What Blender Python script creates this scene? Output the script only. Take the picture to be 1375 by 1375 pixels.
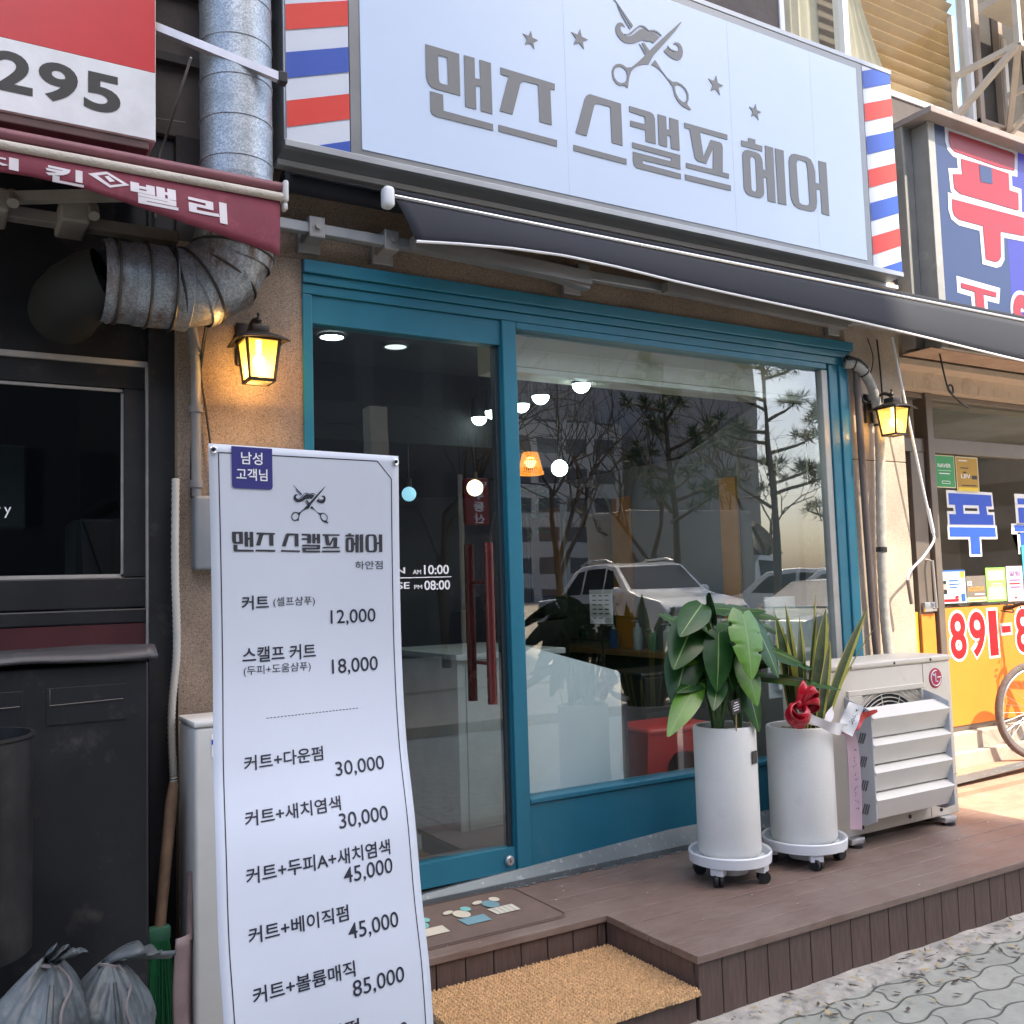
import bpy, bmesh, math, random
from mathutils import Vector, Matrix, noise as mnoise
from mathutils.geometry import tessellate_polygon

random.seed(7)
scene = bpy.context.scene
for o in list(bpy.data.objects):
    bpy.data.objects.remove(o)
rad = math.radians

# ---------------------------------------------------------------- camera
YAW, PITCH, ROLL = rad(30.976), rad(4.485), rad(-1.748)
fw = Vector((math.sin(YAW) * math.cos(PITCH), math.cos(YAW) * math.cos(PITCH), math.sin(PITCH)))
rt = Vector((math.cos(YAW), -math.sin(YAW), 0))
up = rt.cross(fw)
cr, sr = math.cos(ROLL), math.sin(ROLL)
rt2, up2 = cr * rt + sr * up, -sr * rt + cr * up
cam_data = bpy.data.cameras.new('camera')
cam = bpy.data.objects.new('camera', cam_data)
scene.collection.objects.link(cam)
mw = Matrix((rt2, up2, -fw)).transposed().to_4x4()
mw.translation = (0, -3.9, 1.59)
cam.matrix_world = mw
cam_data.sensor_width = 36
cam_data.lens = 36 * 1298.26 / 1375
cam_data.clip_start, cam_data.clip_end = 0.05, 1000
scene.camera = cam

# ---------------------------------------------------------------- sky, sun, exposure
TO_SUN = Vector((0.45, -1.0, 1.5)).normalized()
world = bpy.data.worlds.new('World')
scene.world = world
world.use_nodes = True
wn = world.node_tree
sky = wn.nodes.new('ShaderNodeTexSky')
sky.sky_type = 'NISHITA'
sky.sun_disc = False
sky.sun_elevation = math.asin(TO_SUN.z)
sky.sun_rotation = math.atan2(TO_SUN.x, TO_SUN.y)
sky.air_density, sky.dust_density, sky.ozone_density = 1.0, 3.0, 0.7
bg = wn.nodes['Background']
bg.inputs[1].default_value = 0.15
wn.links.new(sky.outputs[0], bg.inputs[0])
sun_data = bpy.data.lights.new('sun', 'SUN')
sun_data.energy, sun_data.angle, sun_data.color = 2.9, rad(0.5), (1.0, 0.90, 0.74)
sun = bpy.data.objects.new('sun', sun_data)
sun.rotation_euler = TO_SUN.to_track_quat('Z', 'Y').to_euler()
scene.collection.objects.link(sun)
scene.view_settings.view_transform = 'Standard'
scene.view_settings.look = 'None'
scene.view_settings.gamma = 1.0
scene.view_settings.exposure = 1.8
scene.render.engine = 'CYCLES'
scene.cycles.use_denoising = True
scene.cycles.max_bounces = 8
scene.cycles.transparent_max_bounces = 24
scene.cycles.sample_clamp_indirect = 6.0

# ---------------------------------------------------------------- materials
MATS = {}


def nodes_of(m):
    m.use_nodes = True
    nt = m.node_tree
    return nt, nt.nodes, nt.links, nt.nodes['Principled BSDF']


def mat(name, col, rough=.5, metal=0., var=.12, vs=5., bump=0., bs=60., spec=.5, coat=0., emit=None, es=0., stain=None):
    """principled material whose colour drifts with two scales of noise; optional bump and stains"""
    if name in MATS:
        return MATS[name]
    m = bpy.data.materials.new(name)
    nt, N, L, P = nodes_of(m)
    tc = N.new('ShaderNodeTexCoord')
    n1 = N.new('ShaderNodeTexNoise')
    n1.inputs['Scale'].default_value = vs
    n1.inputs['Detail'].default_value = 7
    n1.inputs['Roughness'].default_value = .65
    L.new(tc.outputs['Object'], n1.inputs['Vector'])
    mix = N.new('ShaderNodeMix')
    mix.data_type = 'RGBA'
    mix.inputs[6].default_value = (*[min(1, c * (1 - var)) for c in col], 1)
    mix.inputs[7].default_value = (*[min(1, c * (1 + var)) for c in col], 1)
    mr = N.new('ShaderNodeMapRange')
    mr.inputs[1].default_value, mr.inputs[2].default_value = .3, .7
    L.new(n1.outputs[0], mr.inputs[0])
    L.new(mr.outputs[0], mix.inputs[0])
    out = mix.outputs[2]
    if stain:
        scol, sscale, amt = stain
        n2 = N.new('ShaderNodeTexNoise')
        n2.inputs['Scale'].default_value = sscale
        n2.inputs['Detail'].default_value = 9
        n2.inputs['Roughness'].default_value = .7
        L.new(tc.outputs['Object'], n2.inputs['Vector'])
        r2 = N.new('ShaderNodeMapRange')
        r2.inputs[1].default_value, r2.inputs[2].default_value = .62 - amt * .25, .75 - amt * .15
        L.new(n2.outputs[0], r2.inputs[0])
        mx = N.new('ShaderNodeMix')
        mx.data_type = 'RGBA'
        mx.inputs[7].default_value = (*scol, 1)
        L.new(r2.outputs[0], mx.inputs[0])
        L.new(out, mx.inputs[6])
        out = mx.outputs[2]
    L.new(out, P.inputs['Base Color'])
    rm = N.new('ShaderNodeMapRange')
    rm.inputs[3].default_value, rm.inputs[4].default_value = max(.02, rough - .08), min(1, rough + .1)
    L.new(n1.outputs[0], rm.inputs[0])
    L.new(rm.outputs[0], P.inputs['Roughness'])
    P.inputs['Metallic'].default_value = metal
    P.inputs['Specular IOR Level'].default_value = spec
    P.inputs['Coat Weight'].default_value = coat
    if emit:
        P.inputs['Emission Color'].default_value = (*emit, 1)
        P.inputs['Emission Strength'].default_value = es
    if bump:
        nb = N.new('ShaderNodeTexNoise')
        nb.inputs['Scale'].default_value = bs
        nb.inputs['Detail'].default_value = 5
        L.new(tc.outputs['Object'], nb.inputs['Vector'])
        b = N.new('ShaderNodeBump')
        b.inputs['Strength'].default_value = bump
        b.inputs['Distance'].default_value = .01
        L.new(nb.outputs[0], b.inputs['Height'])
        L.new(b.outputs[0], P.inputs['Normal'])
    MATS[name] = m
    return m


def mat_glass(name, tint=(.9, .94, .93), ior=1.52):
    m = bpy.data.materials.new(name)
    m.use_nodes = True
    nt = m.node_tree
    N, L = nt.nodes, nt.links
    N.remove(N['Principled BSDF'])
    fr = N.new('ShaderNodeFresnel')
    fr.inputs[0].default_value = ior
    tr = N.new('ShaderNodeBsdfTransparent')
    tr.inputs[0].default_value = (*tint, 1)
    gl = N.new('ShaderNodeBsdfGlossy')
    gl.inputs['Roughness'].default_value = 0.0
    tc = N.new('ShaderNodeTexCoord')
    nb = N.new('ShaderNodeTexNoise')
    nb.inputs['Scale'].default_value = 1.3
    L.new(tc.outputs['Object'], nb.inputs['Vector'])
    b = N.new('ShaderNodeBump')
    b.inputs['Strength'].default_value = .02
    b.inputs['Distance'].default_value = .05
    L.new(nb.outputs[0], b.inputs['Height'])
    L.new(b.outputs[0], gl.inputs['Normal'])
    mx = N.new('ShaderNodeMixShader')
    geo = N.new('ShaderNodeNewGeometry')
    inv = N.new('ShaderNodeMath')
    inv.operation = 'SUBTRACT'
    inv.inputs[0].default_value = 1
    L.new(geo.outputs['Backfacing'], inv.inputs[1])
    mul = N.new('ShaderNodeMath')
    mul.operation = 'MULTIPLY'
    L.new(inv.outputs[0], mul.inputs[0])
    L.new(fr.outputs[0], mul.inputs[1])
    L.new(mul.outputs[0], mx.inputs[0])
    L.new(tr.outputs[0], mx.inputs[1])
    L.new(gl.outputs[0], mx.inputs[2])
    L.new(mx.outputs[0], N['Material Output'].inputs[0])
    MATS[name] = m
    return m


def mat_lamp(name, col, strength, through=.5):
    """frosted lamp pane: glows, and lets part of the bulb's light through"""
    m = bpy.data.materials.new(name)
    m.use_nodes = True
    nt = m.node_tree
    N, L = nt.nodes, nt.links
    N.remove(N['Principled BSDF'])
    em = N.new('ShaderNodeEmission')
    em.inputs[0].default_value = (*col, 1)
    em.inputs[1].default_value = strength
    tr = N.new('ShaderNodeBsdfTransparent')
    df = N.new('ShaderNodeBsdfTranslucent')
    df.inputs[0].default_value = (.75, .52, .20, 1)
    mx = N.new('ShaderNodeMixShader')
    mx.inputs[0].default_value = through
    ad = N.new('ShaderNodeAddShader')
    L.new(df.outputs[0], mx.inputs[1])
    L.new(tr.outputs[0], mx.inputs[2])
    L.new(mx.outputs[0], ad.inputs[0])
    L.new(em.outputs[0], ad.inputs[1])
    L.new(ad.outputs[0], N['Material Output'].inputs[0])
    MATS[name] = m
    return m


def mat_granite(name, base, dark, light):
    m = bpy.data.materials.new(name)
    nt, N, L, P = nodes_of(m)
    tc = N.new('ShaderNodeTexCoord')
    v = N.new('ShaderNodeTexVoronoi')
    v.inputs['Scale'].default_value = 330
    L.new(tc.outputs['Object'], v.inputs['Vector'])
    sep = N.new('ShaderNodeSeparateColor')
    L.new(v.outputs['Color'], sep.inputs[0])
    rp = N.new('ShaderNodeValToRGB')
    e = rp.color_ramp.elements
    e[0].position, e[0].color = .0, (*dark, 1)
    e[1].position, e[1].color = 1., (*light, 1)
    for p_, c_ in ((.16, dark), (.24, base), (.80, base), (.88, light)):
        q = rp.color_ramp.elements.new(p_)
        q.color = (*c_, 1)
    L.new(sep.outputs[0], rp.inputs[0])
    n = N.new('ShaderNodeTexNoise')
    n.inputs['Scale'].default_value = 2.2
    n.inputs['Detail'].default_value = 8
    L.new(tc.outputs['Object'], n.inputs['Vector'])
    mr = N.new('ShaderNodeMapRange')
    mr.inputs[1].default_value, mr.inputs[2].default_value = .3, .7
    mr.inputs[3].default_value, mr.inputs[4].default_value = .68, 1.2
    L.new(n.outputs[0], mr.inputs[0])
    mx = N.new('ShaderNodeMix')
    mx.data_type = 'RGBA'
    mx.blend_type = 'MULTIPLY'
    mx.inputs[0].default_value = 1
    L.new(rp.outputs[0], mx.inputs[6])
    L.new(mr.outputs[0], mx.inputs[7])
    L.new(mx.outputs[2], P.inputs['Base Color'])
    P.inputs['Roughness'].default_value = .75
    b = N.new('ShaderNodeBump')
    b.inputs['Strength'].default_value = .35
    b.inputs['Distance'].default_value = .004
    L.new(sep.outputs[1], b.inputs['Height'])
    L.new(b.outputs[0], P.inputs['Normal'])
    MATS[name] = m
    return m


def mat_wood(name, c1, c2, stretch, rough=.65, worn=None):
    """stained boards: grain stretched along one axis, plus worn grey patches"""
    m = bpy.data.materials.new(name)
    nt, N, L, P = nodes_of(m)
    tc = N.new('ShaderNodeTexCoord')
    mp = N.new('ShaderNodeMapping')
    mp.inputs['Scale'].default_value = stretch
    L.new(tc.outputs['Object'], mp.inputs['Vector'])
    n = N.new('ShaderNodeTexNoise')
    n.inputs['Scale'].default_value = 9
    n.inputs['Detail'].default_value = 9
    n.inputs['Distortion'].default_value = .6
    L.new(mp.outputs[0], n.inputs['Vector'])
    rp = N.new('ShaderNodeValToRGB')
    rp.color_ramp.elements[0].position, rp.color_ramp.elements[0].color = .32, (*c1, 1)
    rp.color_ramp.elements[1].position, rp.color_ramp.elements[1].color = .7, (*c2, 1)
    L.new(n.outputs[0], rp.inputs[0])
    out = rp.outputs[0]
    if worn:
        n2 = N.new('ShaderNodeTexNoise')
        n2.inputs['Scale'].default_value = 2.3
        n2.inputs['Detail'].default_value = 10
        n2.inputs['Roughness'].default_value = .72
        L.new(tc.outputs['Object'], n2.inputs['Vector'])
        r2 = N.new('ShaderNodeMapRange')
        r2.inputs[1].default_value, r2.inputs[2].default_value = .45, .75
        L.new(n2.outputs[0], r2.inputs[0])
        mx = N.new('ShaderNodeMix')
        mx.data_type = 'RGBA'
        mx.inputs[7].default_value = (*worn, 1)
        L.new(r2.outputs[0], mx.inputs[0])
        L.new(out, mx.inputs[6])
        out = mx.outputs[2]
    L.new(out, P.inputs['Base Color'])
    P.inputs['Roughness'].default_value = rough
    b = N.new('ShaderNodeBump')
    b.inputs['Strength'].default_value = .25
    b.inputs['Distance'].default_value = .004
    L.new(n.outputs[0], b.inputs['Height'])
    L.new(b.outputs[0], P.inputs['Normal'])
    MATS[name] = m
    return m


def mat_pavers(name, c1, c2, joint, size, wave, gap=.006):
    """interlocking concrete pavers: brick pattern bent into waves, dirty joints"""
    m = bpy.data.materials.new(name)
    nt, N, L, P = nodes_of(m)
    tc = N.new('ShaderNodeTexCoord')
    sx = N.new('ShaderNodeSeparateXYZ')
    L.new(tc.outputs['Object'], sx.inputs[0])

    def wob(src, freq, amp):
        a = N.new('ShaderNodeMath'); a.operation = 'MULTIPLY'; a.inputs[1].default_value = freq
        L.new(src, a.inputs[0])
        s = N.new('ShaderNodeMath'); s.operation = 'SINE'
        L.new(a.outputs[0], s.inputs[0])
        k = N.new('ShaderNodeMath'); k.operation = 'MULTIPLY'; k.inputs[1].default_value = amp
        L.new(s.outputs[0], k.inputs[0])
        return k.outputs[0]

    def add(a, b_):
        q = N.new('ShaderNodeMath'); q.operation = 'ADD'
        L.new(a, q.inputs[0]); L.new(b_, q.inputs[1])
        return q.outputs[0]
    nz = N.new('ShaderNodeTexNoise')
    nz.inputs['Scale'].default_value = 3
    L.new(tc.outputs['Object'], nz.inputs['Vector'])
    x2 = add(sx.outputs[0], wob(sx.outputs[1], 2 * math.pi / size * 2, wave))
    y2 = add(sx.outputs[1], wob(sx.outputs[0], 2 * math.pi / size, wave))
    cb = N.new('ShaderNodeCombineXYZ')
    L.new(x2, cb.inputs[0]); L.new(y2, cb.inputs[1])
    br = N.new('ShaderNodeTexBrick')
    br.inputs['Color1'].default_value = (*c1, 1)
    br.inputs['Color2'].default_value = (*c2, 1)
    br.inputs['Mortar'].default_value = (*joint, 1)
    br.inputs['Scale'].default_value = 1
    br.inputs['Mortar Size'].default_value = gap
    br.inputs['Mortar Smooth'].default_value = .9
    br.inputs['Brick Width'].default_value = size
    br.inputs['Row Height'].default_value = size * .5
    L.new(cb.outputs[0], br.inputs['Vector'])
    n = N.new('ShaderNodeTexNoise')
    n.inputs['Scale'].default_value = 7
    n.inputs['Detail'].default_value = 10
    n.inputs['Roughness'].default_value = .75
    L.new(tc.outputs['Object'], n.inputs['Vector'])
    mr = N.new('ShaderNodeMapRange')
    mr.inputs[1].default_value, mr.inputs[2].default_value = .3, .7
    mr.inputs[3].default_value, mr.inputs[4].default_value = .76, 1.12
    L.new(n.outputs[0], mr.inputs[0])
    mx = N.new('ShaderNodeMix')
    mx.data_type = 'RGBA'
    mx.blend_type = 'MULTIPLY'
    mx.inputs[0].default_value = 1
    L.new(br.outputs[0], mx.inputs[6]); L.new(mr.outputs[0], mx.inputs[7])
    L.new(mx.outputs[2], P.inputs['Base Color'])
    P.inputs['Roughness'].default_value = .85
    b = N.new('ShaderNodeBump')
    b.inputs['Strength'].default_value = .8
    b.inputs['Distance'].default_value = .012
    b.invert = True
    hh = add(br.outputs['Fac'], wob(n.outputs[0], 1.0, .4))
    L.new(hh, b.inputs['Height'])
    L.new(b.outputs[0], P.inputs['Normal'])
    MATS[name] = m
    return m


def mat_zinc(name, rust):
    """galvanised sheet with spangle, optional rust patches"""
    m = bpy.data.materials.new(name)
    nt, N, L, P = nodes_of(m)
    tc = N.new('ShaderNodeTexCoord')
    v = N.new('ShaderNodeTexVoronoi')
    v.inputs['Scale'].default_value = 190
    n0 = N.new('ShaderNodeTexNoise')
    n0.inputs['Scale'].default_value = 14
    n0.inputs['Detail'].default_value = 8
    L.new(tc.outputs['Object'], v.inputs['Vector'])
    L.new(tc.outputs['Object'], n0.inputs['Vector'])
    sp = N.new('ShaderNodeSeparateColor')
    L.new(v.outputs['Color'], sp.inputs[0])
    ad = N.new('ShaderNodeMath'); ad.operation = 'MULTIPLY'
    L.new(sp.outputs[0], ad.inputs[0]); L.new(n0.outputs[0], ad.inputs[1])
    rp = N.new('ShaderNodeValToRGB')
    rp.color_ramp.elements[0].color = (.24, .275, .30, 1)
    rp.color_ramp.elements[1].position = .6
    rp.color_ramp.elements[1].color = (.50, .54, .58, 1)
    L.new(ad.outputs[0], rp.inputs[0])
    out = rp.outputs[0]
    met = N.new('ShaderNodeMath'); met.operation = 'MULTIPLY'
    met.inputs[0].default_value = .75
    met.inputs[1].default_value = 1
    if rust:
        n2 = N.new('ShaderNodeTexNoise')
        n2.inputs['Scale'].default_value = 5
        n2.inputs['Detail'].default_value = 10
        n2.inputs['Roughness'].default_value = .75
        mp = N.new('ShaderNodeMapping')
        mp.inputs['Scale'].default_value = (1.6, 1.6, .5)
        L.new(tc.outputs['Object'], mp.inputs[0])
        L.new(mp.outputs[0], n2.inputs['Vector'])
        r2 = N.new('ShaderNodeMapRange')
        r2.inputs[1].default_value, r2.inputs[2].default_value = .47, .62
        L.new(n2.outputs[0], r2.inputs[0])
        mx = N.new('ShaderNodeMix'); mx.data_type = 'RGBA'
        mx.inputs[7].default_value = (.10, .055, .035, 1)
        L.new(r2.outputs[0], mx.inputs[0]); L.new(out, mx.inputs[6])
        out = mx.outputs[2]
        iv = N.new('ShaderNodeMath'); iv.operation = 'SUBTRACT'
        iv.inputs[0].default_value = 1
        L.new(r2.outputs[0], iv.inputs[1]); L.new(iv.outputs[0], met.inputs[1])
    L.new(out, P.inputs['Base Color'])
    L.new(met.outputs[0], P.inputs['Metallic'])
    P.inputs['Roughness'].default_value = .48
    MATS[name] = m
    return m


def mat_stripe_windows(name, wall, dark, fx, fz, axis=0):
    """far apartment face: rows of balcony bands and windows"""
    m = bpy.data.materials.new(name)
    nt, N, L, P = nodes_of(m)
    tc = N.new('ShaderNodeTexCoord')
    sx = N.new('ShaderNodeSeparateXYZ')
    L.new(tc.outputs['Object'], sx.inputs[0])

    def gate(src, period, duty):
        a = N.new('ShaderNodeMath'); a.operation = 'DIVIDE'; a.inputs[1].default_value = period
        L.new(src, a.inputs[0])
        f = N.new('ShaderNodeMath'); f.operation = 'FRACT'
        L.new(a.outputs[0], f.inputs[0])
        g = N.new('ShaderNodeMath'); g.operation = 'LESS_THAN'; g.inputs[1].default_value = duty
        L.new(f.outputs[0], g.inputs[0])
        return g.outputs[0]
    mu = N.new('ShaderNodeMath'); mu.operation = 'MULTIPLY'
    L.new(gate(sx.outputs[axis], fx, .72), mu.inputs[0]); L.new(gate(sx.outputs[2], fz, .5), mu.inputs[1])
    mx = N.new('ShaderNodeMix'); mx.data_type = 'RGBA'
    mx.inputs[6].default_value = (*wall, 1); mx.inputs[7].default_value = (*dark, 1)
    L.new(mu.outputs[0], mx.inputs[0]); L.new(mx.outputs[2], P.inputs['Base Color'])
    P.inputs['Roughness'].default_value = .7
    MATS[name] = m
    return m


M = mat
# colours of the place
teal = M('teal_paint', (.016, .155, .235), .36, var=.10, vs=3, coat=.15, bump=.04, bs=35, stain=((.04, .17, .235), 5, .12))
granite = mat_granite('brown_granite', (.275, .205, .15), (.15, .11, .085), (.36, .28, .215))
granite_pale = mat_granite('pale_granite', (.46, .37, .285), (.33, .265, .21), (.54, .46, .37))
dark_wall = M('dark_wall', (.045, .040, .040), .8, var=.25, bump=.2)
grey_wall = M('upper_wall', (.11, .095, .09), .85, var=.2, bump=.2, bs=30)
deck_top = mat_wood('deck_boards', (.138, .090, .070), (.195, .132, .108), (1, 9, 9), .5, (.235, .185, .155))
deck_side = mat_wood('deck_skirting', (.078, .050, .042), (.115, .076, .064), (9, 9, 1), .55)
white_alu = M('white_metal', (.72, .74, .76), .35, var=.04)
grey_alu = M('grey_aluminium', (.36, .38, .40), .38, metal=.5, var=.08)
silver = M('silver_metal', (.62, .63, .65), .28, metal=.9, var=.06)
dark_metal = M('dark_metal', (.03, .03, .033), .4, metal=.3)
black_paint = M('black_paint', (.012, .013, .016), .42, var=.3, vs=3, stain=((.045, .044, .043), 7, .22), bump=.1, bs=18)
bronze = M('lamp_bronze', (.035, .028, .024), .45, metal=.4)
white_vinyl = M('white_vinyl', (.57, .615, .70), .5, var=.015)
navy_ink = M('navy_print', (.014, .016, .032), .6, var=.05)
badge_blue = M('badge_blue', (.035, .035, .20), .5, var=.05)
white_print = M('white_print', (.85, .86, .88), .5, var=.02)
sign_grey = M('sign_lettering', (.175, .18, .185), .40, var=.05, vs=1.2)
sign_face = M('sign_panel', (.55, .66, .83), .30, var=.03, vs=.8)
sign_frame = M('sign_surround', (.24, .25, .26), .35, metal=.4, var=.08)
red_print = M('red_print', (.62, .035, .022), .45, var=.04)
blue_print = M('blue_print', (.020, .075, .40), .45, var=.04)
white_plastic = M('white_plastic', (.72, .74, .76), .35, var=.03)
pot_white = M('pot_glaze', (.69, .69, .66), .42, var=.04, bump=.14, bs=120, stain=((.62, .60, .56), 6, .10))
ac_beige = M('ac_casing', (.59, .55, .475), .42, var=.04, stain=((.42, .40, .36), 9, .05))
ac_grey = M('ac_louvre', (.67, .65, .60), .42, var=.04)
ac_side = M('louvre_plate', (.44, .45, .47), .5, var=.06)
black_rubber = M('black_rubber', (.012, .012, .013), .6)
navy_fabric = M('navy_fabric', (.017, .020, .030), .8, var=.12, vs=2, bump=.12, bs=250)
white_cord = M('white_cord', (.80, .80, .82), .7)
maroon_fabric = M('maroon_fabric', (.155, .022, .040), .72, var=.3, vs=2.2, bump=.1, bs=150, stain=((.25, .06, .085), 4, .35))
maroon_bar = M('maroon_bar', (.20, .07, .085), .5, var=.2)
cream_rope = M('cream_rope', (.52, .47, .40), .7, var=.15, bump=.5, bs=90)
zinc = mat_zinc('galvanised_duct', False)
zinc_rust = mat_zinc('rusty_duct', True)
glass = mat_glass('window_glass', ior=2.7)
glass_upper = mat_glass('upstairs_glass', (.97, .97, .95), 1.12)
glass_agency = mat_glass('agency_glass', ior=1.7)
glass_dark = mat_glass('dark_glass', (.5, .55, .55), 1.6)
orange_panel = M('orange_film', (.85, .25, .03), .5, var=.06)
bright_red = M('bright_red', (.72, .006, .012), .45, var=.05)
royal_blue = M('royal_blue', (.02, .09, .62), .45, var=.06)
brown_alu = M('bronze_aluminium', (.20, .165, .14), .4, metal=.4, var=.1)
beige_paint = M('beige_paint', (.58, .47, .37), .75, var=.1, stain=((.38, .29, .22), 3, .3))
concrete = M('concrete', (.40, .37, .32), .9, var=.3, vs=9, bump=.6, bs=22, stain=((.29, .27, .235), 5, .3))
tan_concrete = M('tan_concrete', (.31, .235, .165), .9, var=.22, vs=6, bump=.4, bs=30)
pink_tile = M('pink_tile', (.38, .22, .15), .8, var=.15)
pavers = mat_pavers('interlocking_pavers', (.33, .335, .285), (.365, .36, .305), (.17, .165, .135), .25, .016, .007)
brick_pave = mat_pavers('buff_pavers', (.42, .36, .26), (.50, .42, .31), (.16, .13, .10), .22, .006)
asphalt = M('asphalt', (.06, .06, .058), .9, var=.25, bump=.3, bs=60)
leaf_a = M('leaf_dark', (.016, .062, .012), .34, spec=.3, var=.3, vs=14)
leaf_vein = M('leaf_vein', (.14, .24, .06), .4)
leaf_b = M('leaf_bright', (.075, .185, .016), .32, var=.25, vs=14)
stem_green = M('stem_green', (.07, .13, .04), .5)
sans_green = M('blade_green', (.045, .075, .03), .4, var=.5, vs=30)
sans_edge = M('blade_edge', (.42, .40, .08), .45, var=.15)
gravel = M('pot_gravel', (.30, .25, .20), .9, var=.5, vs=60, bump=1, bs=90)
wood_light = M('light_wood', (.42, .28, .15), .6, var=.2)
red_satin = M('red_satin', (.42, .006, .018), .28, var=.15, vs=20)
ribbon_white = M('ribbon_white', (.78, .76, .77), .45, var=.04)
ribbon_pink = M('ribbon_pink', (.62, .42, .46), .45, var=.04)
red_plastic = M('red_plastic', (.50, .022, .022), .4, var=.06)
dark_red = M('dark_red_wood', (.075, .008, .009), .25, var=.2, coat=.3)
sack = M('sack_weave', (.095, .112, .118), .40, var=.4, vs=7, bump=.55, bs=22)
coir = M('coir', (.57, .35, .165), .95, var=.45, vs=90, bump=.8, bs=160)
mat_brown = M('mat_rubber', (.15, .105, .085), .85, var=.15, bump=.3, bs=200)
bristle = M('green_bristle', (.012, .11, .04), .5, var=.3, vs=30)
car_white = M('car_white', (.86, .86, .84), .22, var=.02, coat=.6)
car_beige = M('car_champagne', (.38, .36, .31), .25, metal=.3, var=.02, coat=.6)
car_glass = M('car_glass', (.012, .015, .018), .08, var=.1)
tyre = M('tyre', (.018, .018, .019), .8)
rim = M('alloy_rim', (.5, .5, .52), .3, metal=.8)
bark = M('bark', (.085, .065, .05), .9, var=.35, vs=12, bump=.6, bs=30)
pine_leaf = M('pine_needles', (.045, .075, .03), .7, var=.4, vs=3)
room_wall = M('room_wall', (.25, .255, .245), .8, var=.05)
room_ceiling = M('room_ceiling', (.035, .035, .038), .8)
room_floor = M('room_floor', (.13, .13, .135), .5, var=.1)
cream = M('cream_board', (.62, .58, .48), .6, var=.05)
mirror = M('mirror_glass', (.75, .77, .78), .04, metal=1, var=.0)
gold_trim = M('pale_gold', (.65, .58, .42), .35, metal=.6)
orange_wood = M('orange_wood', (.80, .34, .06), .5, var=.15, vs=3)
black_leather = M('black_leather', (.014, .014, .015), .38)
board_white = M('foam_board', (.80, .86, .90), .4, var=.04)
bulb_white = M('bulb_white', (.9, .9, .9), .4, emit=(.80, 1.0, .98), es=7)
bulb_warm = M('bulb_warm', (.9, .8, .6), .4, emit=(1.0, .85, .45), es=1.6)
wicker_glow = M('lit_wicker', (.6, .25, .05), .6, var=.4, vs=40, emit=(1.0, .30, .02), es=.32)
pane_warm = mat_lamp('lamp_pane_warm', (1.0, .52, .06), .26, .5)
pane_pale = mat_lamp('lamp_pane_pale', (1.0, .60, .14), .16, .5)

# ---------------------------------------------------------------- helpers
C = scene.collection


def tag(o, label, cat, group=None, kind=None):
    if label: o['label'] = label
    if cat: o['category'] = cat
    if group: o['group'] = group
    if kind: o['kind'] = kind
    return o


def thing(name, label, cat, loc=(0, 0, 0), group=None):
    o = bpy.data.objects.new(name, None)
    o.empty_display_size = .1
    o.location = loc
    C.objects.link(o)
    return tag(o, label, cat, group)


def wloc(o):
    v = Vector((0, 0, 0))
    while o is not None:
        v += Vector(o.location)
        o = o.parent
    return v


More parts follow.
